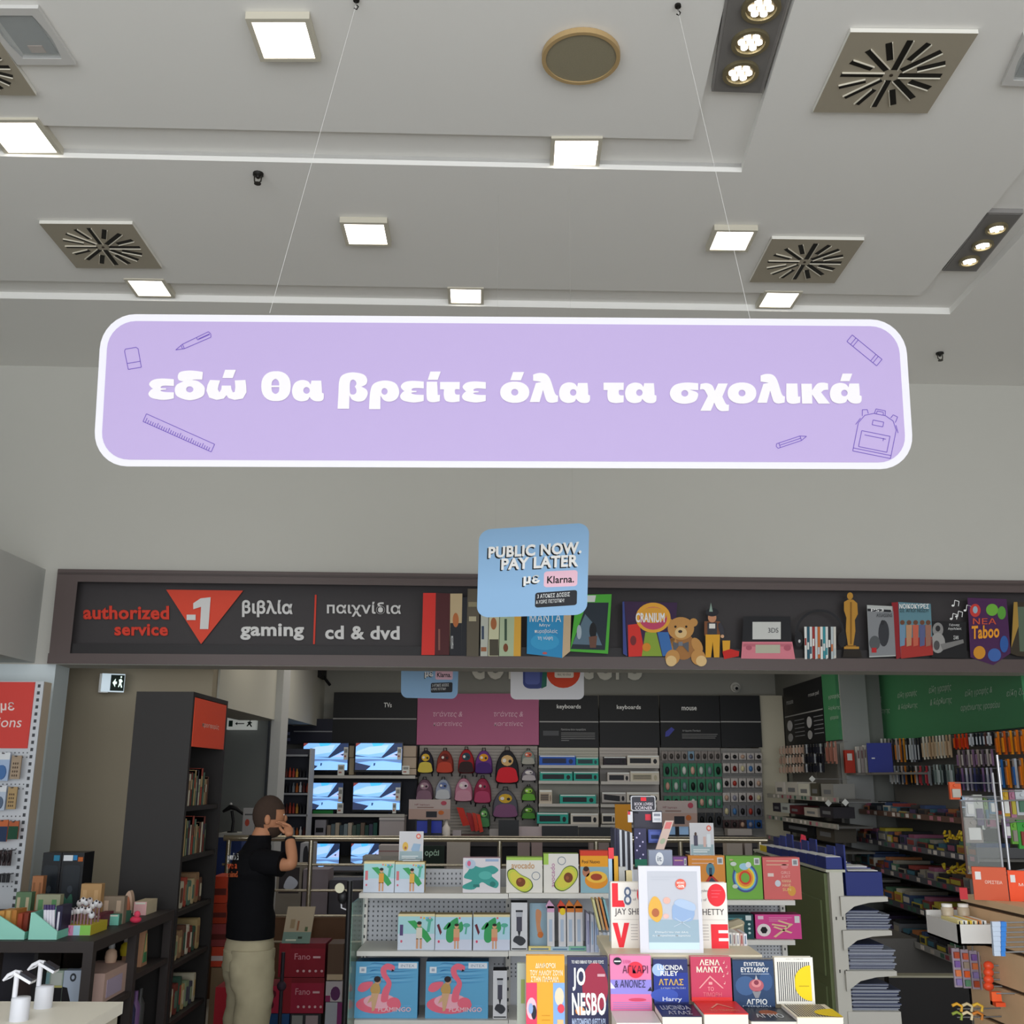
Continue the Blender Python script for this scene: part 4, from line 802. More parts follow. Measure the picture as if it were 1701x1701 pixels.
# emergency exit signs
F = fr(YS(11.22), 377, 1192, 425, 1212); t = thing('exit_sign', F(.5, 0), 'flat green and white exit sign with running figure on the recess wall', 'exit sign')
MB().box((0, 0, -.08), (1, 1, 0), M('#d8dcd6', .4, emit=.25), F).build('housing', t)
mb = MB(); mb.flat(F, rc(.06, .25, .2, .75), M('#1d3a30'), .002); mb.flat(F, rc(.36, .46, .6, .54), M('#1d2a26'), .002).flat(F, [(.36, .64), (.28, .5), (.36, .36)], M('#1d2a26'), .002)
mb.flat(F, [(.68, .3), (.74, .5), (.7, .62), (.8, .7), (.88, .55), (.82, .5), (.88, .25), (.84, .22), (.78, .42), (.72, .26)], M('#1d2a26'), .003).flat(F, ell(.8, .78, .03, .07, 8), M('#1d2a26'), .003).build('pictogram', t)
F = Fr(YS(8.45)(167, 1149), V((.16, .05, 0)), V((0, 0, .155))); 
N = V((.4, -1, 0)).normalized(); U = UP.cross(N).normalized()
p = YS(8.5)(165, 1150); q = YS(8.5)(203, 1150); h = YS(8.5)(180, 1117).z-p.z; w = (q-p).length
F = Fr(p, U*w, UP*h, N); t = thing('exit_sign', F(.5, 0), 'boxy lit exit sign on the brown wall at the upper left of the opening', 'exit sign')
MB().box((-.05, .0, -.14), (.35, .96, -.02), M('#c9c6c0', .5), F).build('housing', t)
MB().box((.05, .04, -.03), (1, .96, .0), M('#cfe0ea', .3, emit=.5), F).build('diffuser', t)
mb = MB().prism(F, rc(.42, .1, .98, .9), M('#12281f'), 0, .003); mb.flat(F, [(.5, .5), (.62, .72), (.62, .56), (.68, .56), (.68, .44), (.62, .44), (.62, .28)], M('#e8fff4', emit=.9), .005)
mb.flat(F, [(.74, .3), (.78, .5), (.75, .66), (.84, .72), (.92, .58), (.86, .5), (.92, .28), (.87, .26), (.82, .42), (.78, .28)], M('#e8fff4', emit=.9), .005).flat(F, ell(.84, .8, .035, .05, 8), M('#e8fff4', emit=.9), .005).build('pictogram', t)
MB().box((.3, .3, -.3), (.5, .5, -.1), M('#55524c'), F).build('wall_bracket', t)
# ---------------------------------------------------------------- right side wall: signs, hanging goods, long shelves
XS = XRW-.03
SX = XR(XS)
def xfr(x0, y0, x1, y1, X=None, back=0):
    """frame on a wall facing left, from its far lower to its near upper corner"""
    S = XR(X if X is not None else XS); a = S((x0+x1)/2, (y0+y1)/2); U = V((0, -1, 0)); yA, yB = S(x0, (y0+y1)/2).y, S(x1, (y0+y1)/2).y
    ym = (yA+yB)/2; zt, zb = S((x0+x1)/2, y0).z, S((x0+x1)/2, y1).z
    return Fr(V((a.x+back, yA, zb)), U*(yA-yB), UP*(zt-zb), V((-1, 0, 0)))
ZT, ZB = 3.02, 2.27
def wall_sign(x0, x1, col, label, tx=(), zt=ZT, zb=ZB, grp=None, X=None):
    X = X or XS; S = XR(X); yA, yB = S(x0, 1200).y, S(x1, 1200).y
    F = Fr(V((X, yA, zb)), V((0, yB-yA, 0)), UP*(zt-zb), V((-1, 0, 0))); t = thing('category_sign', F(.5, 0), label, 'sign', grp)
    MB().box((0, 0, -.02), (1, 1, .03), col if not isinstance(col, str) else M(col, .6), F).build('board', t)
    mb = MB()
    for s, b in tx: mb.text(F, s, b, '#b4ccb8', .033, 0, up=1, sh=.2)
    if mb.v: mb.build('lettering', t)
    return t, F
XF = 3.72                                          # the far part of the wall stands further in
struct(MB().box((XF, 11.75, 0), (XRW, YBK, 3.62), M('#8b8c86', .8)), 'wall_far_right')
for x0, x1, l in ((1308, 1341, 'far'), (1341, 1373, 'near')):
    t, F = wall_sign(x0, x1, BKW, l+' black sign on the right wall beside the pale column', grp='black signs on the right wall', X=XF-.03)
    MB().flat(F, rc(0, .49, 1, .51), M('#a0a09e'), .033).build('rule', t)
    mb = MB(); mb.text(F, 'mouse' if l == 'far' else 'mouse pad', (.15, .7, .5, .76) if l == 'far' else (.3, .72, .85, .8), '#c8c8c8', .033, up=1)
    for k in range(5): mb.flat(F, rc(.5, .4-k*.065, .98, .415-k*.065), M('#85878a'), .033)
    mb.build('lettering', t)
    MB().prism(F, ell(.25, .34, .13, .09), M('#c8c8c8'), .03, .034).build('accessory_picture', t); MB().prism(F, ell(.25, .14, .12, .07), M('#a8a8a8'), .03, .034).build('accessory_picture', t)
gr = '#43885a'
def gtext(t, X, items):
    S = XR(X-.034)
    for s_, x0, y0, x1, y1, dy in items: MB().text(S, s_, (x0, y0, x1, y1), '#b4ccb8', 0, 0, dy=dy, sh=.15).build('lettering', t)
t, F = wall_sign(1374, 1397, gr, 'narrow green sign left of the grey pillar on the right wall', zt=3.35, zb=2.28, grp='green signs', X=XF-.03)
gtext(t, XF-.03, (('γραφής', 1376, 1154, 1395, 1163, -3), ('διόρθωσης', 1376, 1173, 1395, 1181, -2), ('γραφείου', 1379, 1189, 1393, 1197, -2)))
GT = [(1440, 1487, (('είδη', 1454, 1156, 1464, 1169, -2), ('αρχειοθέτησης', 1445, 1178, 1478, 1189, -3)), 'first green sign right of the grey pillar'), (1487, 1533, (('είδη γραφής', 1491, 1150, 1523, 1162, -5), ('& διόρθωσης', 1492, 1170, 1524, 1181, -4)), 'second green sign right of the grey pillar'),
    (1533, 1593, (('είδη γραφής', 1543, 1140, 1580, 1155, -6), ('& διόρθωσης', 1545, 1161, 1581, 1175, -5)), 'third green sign right of the grey pillar'), (1593, 1665, (('είδη γραφής &', 1603, 1146, 1648, 1160, -7), ('οργάνωσης γραφείου', 1596, 1170, 1661, 1184, -6)), 'fourth green sign right of the grey pillar'), (1665, 1711, (('είδη ζω', 1672, 1146, 1703, 1160, -4),), 'last green sign at the right photo edge')]
for x0, x1, tx, l in GT:
    t, F = wall_sign(x0, x1, gr, l, zt=3.42, zb=2.27, grp='green signs'); gtext(t, XS, tx)
# grey pillar between the signs
p0, p1 = YS(11.6)(1398, 1180), YS(11.6)(1441, 1180)
struct(MB().box((p0.x, 11.6, 0), (p1.x, 12.0, 3.62), M('#9c9e9b', .7)), 'wall_pillar')
# long shelving unit
def long_shelves(x_back, y0, y1, lv, label, yb=None):
    un = thing('stationery_shelving', (x_back-.3, (y0+y1)/2, 0), label, 'shelf')
    MB().box((x_back-.03, yb or y0, .1), (x_back-.001, y1, 2.24), M('#77746e', .7)).build('back_panel', un)
    for z, dep, c in lv:
        MB().box((x_back-dep, y0, z-.02), (x_back-.04, y1, z), M('#605e5a', .6)).build('shelf_board', un)
        st = MB().box((x_back-dep-.012, y0, z-.03), (x_back-dep, y1, z+.02), M(c, .5)).build('label_strip', un)
        y = y0+.06
        while y < y1-.1: MB().box((x_back-dep-.015, y, z-.022), (x_back-dep-.012, y+.07, z+.012), M(random.choice(['#c07a86', '#d8d0c8', '#8a3a48', '#3a5f50', '#b0a8a0']), .5)).build('price_label', st); y += random.uniform(.1, .3)
    MB().box((x_back-.34, y0, .0), (x_back-.04, y1, .12), M('#232225')).build('plinth', un)
    return un
YN, YFR = 8.55, 11.55
un = long_shelves(XS, YN, YFR, ((1.53, .42, '#6a5044'), (1.25, .5, '#5a5a60'), (1.0, .55, '#4d4f54'), (.74, .58, '#45474c'), (.46, .62, '#8d8d8b')), 'long shelving with label strips along the right wall under the green signs')
MB().box((XS-.6, YN-.02, .35), (XS-.04, YN, 1.1), M('#5c5a58', .6)).build('end_panel', un)
fu = long_shelves(XF-.03, 10.75, 13.65, ((1.66, .36, '#9c9a90'), (1.40, .38, '#9c9a90'), (1.16, .4, '#8c8a84'), (.9, .42, '#6c6a66')), 'grey shelving with boxed gadgets along the far right wall beside the pale column', 11.76)
# goods on those shelves
CL = ['#b0a23a', '#8a3a34', '#34466a', '#b8b4a8', '#4a705a', '#a0643a', '#4e4062', '#26303a', '#6a6c70', '#8a5068', '#3a6678', '#403a38', '#8a8478', '#1c1e22', '#2c2a30']
def colname(h):
    r, g, b = [int(h[i:i+2], 16) for i in (1, 3, 5)]
    mx, mn = max(r, g, b), min(r, g, b)
    if mx-mn < 26: return 'black' if mx < 60 else 'dark grey' if mx < 100 else 'grey' if mx < 165 else 'white'
    if r == mx: return 'orange' if g > 85 and g < 150 and b < 80 else 'yellow' if g > 150 else 'brown' if mx < 130 else 'pink' if b > 100 else 'red'
    if g == mx: return 'green'
    return 'purple' if r > g else 'blue'
LV = [(1.53, .42, 'top'), (1.25, .5, 'second'), (1.0, .55, 'third'), (.74, .58, 'fourth'), (.46, .62, 'lowest')]
rg = random.Random(3)
for z, dep, nm in LV:
    y = YFR-.05; k = 0
    while y > YN+.12:
        w = rg.uniform(.13, .24); h = rg.uniform(.04, .11) if nm != 'top' else rg.uniform(.03, .08); c = rg.choice(CL) if y > 10 else rg.choice(['#a89a3a', '#3a3c40', '#5a5a5c', '#7a3430', '#8a8478', '#26303a', '#1c1e22', '#4a4038', '#2a2a2e'])
        mb = MB().box((XS-dep+.02, y-w, z+.002), (XS-.1, y-.012, z+h), M(c, .6)); c2 = rg.choice(CL)
        mb.box((XS-dep+.018, y-w+.02, z+h*.3), (XS-dep+.02, y-.03, z+h*.8), M(c2, .6)).box((XS-dep+.03, y-w+.02, z+h), (XS-.2, y-.04, z+h+.03), M(rg.choice(CL), .6))
        mb.build('stationery_tray', None, '%s tray, %s from far end of the %s long shelf' % (colname(c), ORD[k] if k < 16 else ORD[k-16]+' past the sixteenth', nm), 'tray', 'stationery trays on the long shelves'); k += 1
        y -= w+rg.uniform(.01, .05)
# yellow heaps near the near end
for i, (x, y_, s) in enumerate(((1590, 1386, 'upper'), (1590, 1440, 'lower'))):
    S = XR(XS-.45); mb = MB()
    for k in range(26):
        p = S(x-22+(k*17 % 46)*1.1, y_+(k*7 % 13)); mb.tube([p, p+V((.02, rg.uniform(-.09, .09), rg.uniform(-.03, .04)))], .011, M(rg.choice(['#d8b41e', '#c8a01c', '#e0c83a']), .5), 6)
    mb.build('yellow_marker_heap', None, s+' heap of yellow items near the near end of the long shelves', 'stationery', kind='stuff')
# hanging rows on the right wall
def hang(x0, x1, y0a, y1a, y0b, y1b, n, pal, item, rown, dep=.16, cat='stationery pack', xw=None):
    """n packs along the wall from (x0, y0a..y1a) far to (x1, y0b..y1b) near"""
    xw = XF-.03 if x1 < 1396 else XS; X = xw-dep; S = XR(X)
    for i in range(n):
        t = (i+.5)/n; px = x0+(x1-x0)*t; ya, yb_ = y0a+(y0b-y0a)*t, y1a+(y1b-y1a)*t
        p = S(px, yb_); q = S(px, ya); h = q.z-p.z; w = abs(S(x0+(x1-x0)*i/n, yb_).y-S(x0+(x1-x0)*(i+1)/n, yb_).y)*.85
        c = pal[(i*3+len(rown)) % len(pal)]; c2 = pal[(i*5+1) % len(pal)]
        F = Fr(V((X, p.y+w/2, p.z)), V((-.03, -w, 0)), UP*h, V((-1, -.12, 0)).normalized())
        mb = MB().box((0, 0, -.02), (1, 1, 0), M(c, .5), F).prism(F, rc(.12, .1, .88, .72), M(c2, .5), 0, .015).flat(F, rc(.15, .78, .85, .94), M('#d8d4cc'), .001)
        q = F(.5, .95); mb.tube([q, V((xw-.031, q.y, q.z+.01))], .003, M('#8f8f8f'), 4)
        mb.build('hanging_pack', None, ' '.join(('%s %s, %s in %s' % (colname(c), item, ORD[i], rown)).split()[:16]), cat, 'packs hanging '+rown.replace('the ', 'in the '))
P1 = ['#c8b0a0', '#b89a88', '#cfc0b0', '#a89080', '#d4c8bc']; P2 = ['#1c1c22', '#2a2a34', '#c8ccd0', '#16161a', '#34343e']
for r, (a, b) in enumerate(((1237, 1252), (1253, 1268), (1269, 1283))):
    hang(1296, 1338, a+3, b+2, a, b, 8, P1, 'pack', 'the pale %s row by the column' % ['upper', 'middle', 'lower'][r]); hang(1339, 1372, a, b, a-2, b, 7, P2, 'pack', 'the dark %s row by the column' % ['upper', 'middle', 'lower'][r])
hang(1374, 1394, 1232, 1268, 1231, 1269, 3, ['#b07a68', '#a87060', '#b88474'], 'copper pack', 'the copper row under the narrow green sign')
P3 = ['#d8902a', '#c8c4bc', '#b8b0a8', '#2a5a8a', '#9a9490', '#d07a2a', '#e0ded8', '#34343a']
P4 = ['#1c1e24', '#c0c4c4', '#2e3036', '#15161a', '#8a8e94']; P5 = ['#d8d2c0', '#c0a888', '#e0dccc', '#b89a78', '#cfc8b4']; P6 = ['#d8481c', '#e0621c', '#b83018', '#c83a20']; P7 = ['#2a3440', '#c8ccd0', '#1c242c', '#5a3a34', '#10141a']; P8 = ['#e0801c', '#d8741c', '#e8961c', '#c85a1c']
hang(1465, 1508, 1227, 1266, 1226, 1266, 7, P3, 'pack', 'the first upper group right of the blue binder'); hang(1509, 1534, 1226, 1266, 1226, 1266, 5, P4, 'pen pack', 'the dark upper group of pens')
hang(1535, 1585, 1224, 1262, 1220, 1258, 9, P5, 'pencil pack', 'the cream upper group of pencils'); hang(1587, 1612, 1220, 1245, 1218, 1244, 4, P6, 'pack', 'the orange upper group')
hang(1613, 1655, 1219, 1240, 1216, 1238, 7, P7, 'pen pack', 'the dark upper group above the clear rack'); hang(1656, 1720, 1216, 1254, 1210, 1252, 6, P8, 'pack', 'the orange upper group at the photo edge')
hang(1480, 1528, 1272, 1302, 1272, 1304, 8, P4+P3, 'pack', 'the lower group under the first packs'); hang(1530, 1551, 1272, 1304, 1272, 1305, 4, ['#8a8e90', '#b83440', '#4a5a54', '#c84a50'], 'pack', 'the red lower group'); hang(1553, 1590, 1270, 1303, 1270, 1304, 7, ['#8a9490', '#2c3436', '#6a7a74', '#c0c8c4'], 'pen pack', 'the grey lower group of pens')
hang(1592, 1655, 1246, 1275, 1244, 1272, 8, ['#a89890', '#8a6a8a', '#c0b8b0', '#6a5a68'], 'pack', 'the mauve group above the middle row'); hang(1592, 1655, 1276, 1312, 1275, 1316, 9, ['#a8a0b4', '#2c2e44', '#d0d0da', '#4a4c78', '#8a6a94'], 'pack', 'the violet middle row')
hang(1662, 1720, 1262, 1308, 1258, 1310, 5, ['#e0801c', '#c8d4e0', '#e8861c', '#2a6ab0'], 'pack', 'the orange and blue group at the photo edge')
# binders left of the hanging goods
for i, (x0, y0, x1, y1, c, l) in enumerate(((1404, 1246, 1420, 1284, '#b83018', 'red lever binder standing below the grey pillar'), (1424, 1240, 1429, 1284, '#d0ccc4', 'first thin pale folder right of the red binder'), (1430, 1240, 1435, 1284, '#c4b8b4', 'second thin pale folder right of the red binder'), (1436, 1238, 1440, 1284, '#dcd8d0', 'third thin pale folder right of the red binder'), (1441, 1234, 1482, 1283, '#23308a', 'large royal blue document case right of the pale folders'))):
    F = fr(YS(11.45) if i < 4 else Surf(XR(XS-.35)((x0+x1)/2, 1265), (-.5, -1, 0)), x0, y0, x1, y1); mb = MB().box((0, 0, -.05), (1, 1, 0), M(c, .5), F)
    if i == 4: mb.prism(F, rc(.17, .46, .3, .5), M('#d8dce4'), 0, .006)
    else: mb.flat(F, rc(.25, .55, .75, .85), M('#d8d4cc') if i == 0 else M('#8a6a6a'), .001)
    mb.build('document_case' if i == 4 else 'ring_binder', None, l, 'binder')
zz1 = YS(11.45)(1422, 1284.5).z; MB().box((p0.x, 11.25, zz1-.02), (p1.x+.0, 11.6, zz1), M('#77736c', .6)).build('binder_ledge', None, 'grey ledge on the pillar carrying the red binder and thin folders', 'shelf')
zz2 = Surf(XR(XS-.35)(1461, 1265), (-.5, -1, 0))(1461, 1283.5).z; F = Fr(V((XS-.01, 11.5, zz2-.0)), V((0, -1.3, 0)), V((-.42, 0, 0)), V((0, 0, 1))); MB().box((0, 0, -.02), (1, 1, 0), M('#77736c', .6), F).build('binder_shelf', None, 'grey shelf under the royal blue document case', 'shelf')
# boxed gadgets on the far shelves
SFA = XR(XF-.03-.36+.02); SFA.zs = [1.66, 1.40, 1.16]
for a in ((1288, 1299, 1302, 1316, '#cfc9c0', 'white box at the far end of the top far shelf'), (1305, 1299, 1324, 1316, '#bcb8ae', 'grey boxed gadget, second on the top far shelf'), (1326, 1302, 1344, 1318, '#c8c6b8', 'pale boxed gadget, third on the top far shelf'), (1346, 1301, 1360, 1318, '#4a4638', 'dark box right of the pale gadgets on the top far shelf'), (1364, 1302, 1384, 1320, '#8e8c86', 'grey box at the near end of the top far shelf'),
    (1284, 1334, 1296, 1348, '#2a2430', 'dark purple box on the second far shelf'), (1297, 1334, 1311, 1350, '#b8beb8', 'pale boxed gadget on the second far shelf'), (1312, 1338, 1328, 1352, '#5a1c20', 'dark red box on the second far shelf'), (1336, 1342, 1358, 1356, '#b0a89c', 'low beige box on the second far shelf'), (1362, 1340, 1384, 1358, '#2c282e', 'black box on the second far shelf'),
    (1300, 1366, 1350, 1384, '#131316', 'black printer on the third far shelf'), (1356, 1372, 1386, 1397, '#4a443a', 'brown box on the third far shelf')):
    carton(SFA, *a[:4], .22, a[4], 'gadget_box', a[5], 'box', lambda mb, F: mb.flat(F, rc(.2, .3, .8, .6), M('#6f7072'), .001))
for i, (x, y) in enumerate(((1349, 1294), (1376, 1334), (1404, 1333))):
    p = XR(3.3)(x, y); F = Fr(p, V((.035, 0, 0)), V((0, 0, .035))); mb = MB().prism(F, [(0, -1), (1, 0), (0, 1), (-1, 0)], M('#dcdcd4'), 0, .006); mb.tube([p, V((XF-.02, p.y, p.z))], .003, M('#999999'), 4)
    mb.build('price_tag', None, ['upper', 'left lower', 'right lower'][i]+' white diamond-shaped price tag at the far shelves', 'price tag')
# white open rack with blue folders (facing right), its green side towards us
XG = 2.16; YG0, YG1 = 6.75, 8.7
gz = 1.2
rkx = thing('notebook_rack', (XG, 7.7, 0), 'white rack open to the right with curved brackets and green back panels', 'shelf')
S7 = YS(YG0); up0, up1 = S7(1385, 1560).x, S7(1399, 1560).x; shx = S7(1478, 1560).x
for yy, nm in ((YG0, 'near'), (YG1, 'far')): MB().box((up0, yy, 0), (up1+.03, yy+.05, S7(1390, 1449).z), M('#cfccc2', .5)).build('upright', rkx)
mb = MB(); z = .12
while z < 1.1:
    for dx in (.02, .06): mb.box((up0+dx, YG0-.002, z), (up0+dx+.008, YG0, z+.018), M('#4a4844'))
    z += .3
mb.build('upright_slots', rkx)
for y0, y1, c in ((YG0+.05, 7.75, '#6f7a52'), (7.78, YG1, '#5a6a4a')):
    p = MB().box((up0-.02, y0, .1), (up0, y1, S7(1390, 1452).z), M(c, .5)); p.box((up0-.03, y0+.08, .18), (up0-.02, y1-.08, .62), M(c, .5)).box((up0-.03, y0+.08, .68), (up0-.02, y1-.08, 1.12), M(c, .5)); p.build('green_back_panel', rkx)
SHY = ((1489, 0), (1545, 1), (1612, 2), (1680, 3))
for y, k in SHY:
    z = S7(1440, y).z; wx = shx+(y-1489)/1720*.25
    t = MB().box((up1, YG0, z-.02), (wx, YG1, z), M('#d4d2ca', .5)).build('shelf_board', rkx)
    if k < 3:
        F = Fr(V((0, YG0-.012, 0)), V((1, 0, 0)), V((0, 0, 1)))
        MB().prism(F, [(up1, z), (wx, z), (wx, z-.026), (up1+(wx-up1)*.6, z-.034), (up1+(wx-up1)*.28, z-.056), (up1, z-.115)], M('#d0cdc4', .5), 0, .012).build('bracket', rkx)
    else: MB().box((up1, YG0-.01, 0), (wx, YG0, z), M('#cfccc4', .5)).build('end_plate', rkx)
pal = ['#3a4468', '#6a7088', '#2c3452', '#8a90a0', '#454a60', '#9aa0b0']
for (y, k), n, top in zip(SHY[1:], (14, 15, 15), (1513, 1570, 1636)):
    z = S7(1440, y).z; h = (S7(1440, top).z-z)/n; wx = shx+(y-1489)/1720*.25
    for i in range(n):
        x = up1+.034+(i % 3)*.006; e = wx-(0 if i < n-3 else .06)+(i*5 % 4)*.006
        MB().box((x, YG0+.03-(i % 2)*.01, z+.001+i*h), (e, YG0+.33, z+i*h+h*.35), M('#c4c8d2', .6)).box((x, YG0+.03-(i % 2)*.01, z+i*h+h*.35), (e, YG0+.33, z+i*h+h*.97), M(pal[(i*5+k) % 6], .5)).build('exercise_book', None, 'blue exercise book, %s from the bottom of the white rack\'s %s stack' % (ORD[i], ('upper', 'middle', 'lower')[k-1]), 'notebook', 'exercise books on the white rack')
z = S7(1440, 1489).z
mb = MB()
for i in range(9):
    x0 = up0+.105; c = ['#25327a', '#2c3a86', '#1f2a6c'][i % 3]; yy = YG0+.02+i*.2
    hh = .17+.005*(i % 2)
    MB().box((x0+.01, yy, z+.002), (shx-.01, yy+.16, z+.14+.01*(i % 2)), M(c, .5)).box((x0, yy, z+.002), (x0+.01, yy+.16, z+.30-.02*(i % 3)), M(c, .5)).box((x0+.02, yy+.01, z+.145), (shx-.03, yy+.15, z+.149+.01*(i % 2)), M('#e4e4e2')).build('blue_folder_stack', None, 'royal blue folders on the rack\'s top shelf, %s from the near end' % ORD[i], 'folder', 'blue folders on the white rack')
mb = MB().box((up0-.02, YG0+.0, S7(1390, 1449).z), (up0+.10, YG1, S7(1390, 1449).z+.015), M('#c6c6b4', .5)); mb.build('top_board', rkx)
for i in range(8):
    yy = YG0+.02+i*.22; zt = S7(1390, 1449).z+.017; c = '#25327a' if i < 7 else '#e0c62a'
    MB().box((up0-.01, yy, zt), (up0+.09, yy+.2, zt+.07-.004*i), M(c, .5)).box((up0-.005, yy+.01, zt+.07-.004*i), (up0+.085, yy+.19, zt+.074-.004*i), M('#e6e6e4')).build('folder_pile', None, '%s low pile of folders from the near end on the rack top' % ORD[i], 'folder', 'low folder piles on the rack top')
p = YS(8.6)(1326, 1440); MB().prism(Fr(V((p.x+.02, 8.6, S7(1390, 1449).z+.015)), V((.07, 0, 0)), V((0, 0, .12))), [(0, 0), (1, 0), (.75, .9), (.3, 1)], M('#d8344a'), -.02, 0).build('red_folder', None, 'small red folder standing at the far end of the rack top', 'folder')
# low black cabinet and pale floor strip behind the rack
F = fr(YS(8.4), 1480, 1622, 1590, 1720); MB().box((0, -.2, -.1), (1.2, 1, 0), M('#1d1a1a', .5), F).box((0, .985, -.1), (1.2, 1.02, .01), M('#a8a38e', .5), F).build('dark_partition', None, 'low dark partition with pale top edge right of the white rack', 'partition')
# wooden slatwall at the right
def wq(x0, y0): return None
WX = 2.06
SWL = Surf((WX, 4.3, 0), (-1, -.08, 0))
a, b = SWL(1598, 1490), SWL(1740, 1540); zt = (a.z+b.z)/2+.005
U = V((b.x-a.x, b.y-a.y, 0)); F = Fr(V((a.x, a.y, 0)), U, UP*zt, UP.cross(V((0, 0, 0))+U).normalized()*-1)
F.N = V((-1, -.08, 0)).normalized()
sw = thing('slat_wall', F(.5, 0), 'low wooden slatwall stand with dark grooves at the lower right', 'display panel')
WD = M('#d8b48c', .5, noise=.12, scale=9)
MB().box((0, 0, -.1), (1, 1, -.015), M('#4a3a2c', .6), F).build('core', sw)
n = 9
for k in range(n): MB().box((0, k/n, -.015), (1, (k+.9)/n, .0), WD, F).build('wood_slat', sw)
MB().box((-.01, 1, -.11), (1.01, 1.02, .005), M('#cfb08a', .5), F).build('top_edge', sw)
# orange books on the slatwall
for x0, y0, x1, y1, c, tx, l in ((1617, 1446, 1674, 1501, '#c8522c', 'ΟΡΕΣΤΕΙΑ', 'dull orange book lying open-faced on top of the slatwall'), (1677, 1458, 1725, 1509, '#e84a14', 'Μονο', 'bright orange book at the right photo edge on the slatwall'), (1594, 1472, 1607, 1491, '#b81c28', None, 'small red pack at the left end of the slatwall top')):
    f_ = fr(Surf(F((x0-1598)/142*1.0 if 0 else .4, 1, -.05), (-.35, -1, 0)), x0, y0, x1, y1)
    dz = F(0, 1.02).z-f_.O.z; f_.O = f_.O+UP*dz
    mb = MB().box((0, 0, -.03), (1, 1, 0), M(c, .5), f_)
    if tx: mb.flat(f_, rc(.08, .62, .25, .86), M('#d8d4d0'), .001).text(f_, tx, (.35, .5, .85, .6), '#f0d8c8', .002, up=1); 
    mb.build('orange_book' if tx else 'red_pack', None, l, 'book' if tx else 'pack')
# white bin with jars hooked to the slatwall
B0 = YS(4.55); p = fr(B0, 1592, 1536, 1652, 1571)
bt = thing('white_display_bin', p(.5, 0), 'white open-topped bin of striped boxes hooked to the slatwall', 'bin')
dpt = .32; x0b, x1b = p(0, 0).x, p(1, 0).x; zb0, zb1 = p(0, 0).z, p(0, 1).z
mb = MB().box((x0b, 4.55, zb0), (x1b, 4.56, zb1), M('#dcdad6', .4)).box((x0b-.0, 4.55, zb0), (x0b+.01, 4.55+dpt, zb1), M('#cfccc8', .4)).box((x1b-.01, 4.55, zb0), (x1b, 4.55+dpt, zb1), M('#dcdad6', .4)).box((x0b, 4.55+dpt, zb0), (x1b, 4.56+dpt, zb1+.02), M('#dcdad6', .4)).box((x0b, 4.55, zb0), (x1b, 4.56+dpt, zb0+.008), M('#dcdad6', .4)); mb.build('bin', bt)
for i in range(6):
    x = x0b+.015+i*(x1b-x0b-.03)/6; MB().box((x, 4.58, zb0+.01), (x+.02, 4.75, zb1+.012), M(['#e8d898', '#f0eee8', '#e8c23a', '#f0e4c0', '#e89a5a', '#f2f0ea'][i])).box((x+.004, 4.575, zb0+.03), (x+.008, 4.58, zb1+.01), M('#3a3a3a')).build('striped_box', None, 'narrow striped box, %s from the left in the white bin' % ORD[i], 'box', 'striped boxes in the white bin')
for i, (x, y) in enumerate(((1583, 1530), (1596, 1532))):
    c = YS(4.74)(x, y); c.x = x0b+.04+i*.07; c.z = zb1+.013
    t = thing('small_jar', c, ['left', 'right'][i]+' small glass jar with white lid on the white bin', 'jar', 'jars on the white bin'); MB().lathe(c, [(.025, 0), (.026, .03), (.02, .035)], M('#b8a890', .2), 14).build('glass', t); MB().lathe(c+V((0, 0, .035)), [(.022, 0), (.022, .012)], M('#e8e4dc'), 14).build('lid', t)
# blister packs under the bin and the blue ladder of cards
gp = ['#8a7ab0', '#c85a3a', '#d87a4a', '#5a8a6a', '#7a5aa0', '#e0602a', '#b04a2a', '#9a8a7a']
q = 0
for r, (y0, y1) in enumerate(((1575, 1640),)):
    for i in range(4):
        x = 1584+i*14.5; F_ = fr(YS(4.75-(.0)), x, y0+i*2, x+12, y1+i*1.5); mb = MB().box((0, 0, -.01), (1, 1, 0), M('#a89aa8', .3), F_)
        for k in range(4): mb.prism(F_, rc(.15, .06+k*.23, .85, .22+k*.23), M(gp[(i*3+k*2) % 8], .4), 0, .012)
        o = F_(.5, .98); mb.tube([o, V((o.x, o.y, zb0))], .003, M('#888888'), 4); mb.build('blister_pack', None, 'long blister of purple and orange items, %s from the left under the white bin' % ORD[i], 'blister pack', 'blisters under the white bin')
for i in range(4):
    c = YS(4.6)(1642, 1604+i*11.5); 
    MB().ball(c, (.022, .018, .018), M('#e8502c', .3), 10).tube([c, V((F(.5, 0).x, c.y, c.z+.0))], .003, M('#888888'), 4).build('orange_figure', None, 'small round orange item, %s from the top of the column beside the blisters' % ORD[i], 'toy', 'orange items hanging by the slatwall')
f_ = fr(YS(4.5), 1648, 1648, 1664, 1670); MB().box((0, 0, -.02), (1, 1, 0), M('#e8602c'), f_).box((0, 0, -.02), (1, .3, .03), M('#d84a1c'), f_).tube([f_(.5, .9), f_(.5, .9)+V((.2, 0, 0))], .003, M('#888888'), 4).build('orange_card', None, 'orange card pack below the small round orange items', 'pack')
for i in range(7):
    f_ = fr(YS(4.3), 1648+i*.6, 1531+i*8.2, 1671-i*.3, 1539+i*8.2); MB().box((0, 0, -.015), (.62, 1, 0), M('#b8c4d4', .3), f_).box((.62, 0, -.02), (1, 1, .005), M('#2a78c8', .4), f_).tube([f_(.9, .8), f_(.9, .8)+V((.12, .02, 0))], .003, M('#888888'), 4).build('blue_card_pack', None, 'blue and clear card pack, %s from the top beside the white bin' % ORD[i], 'pack', 'blue card packs beside the white bin')
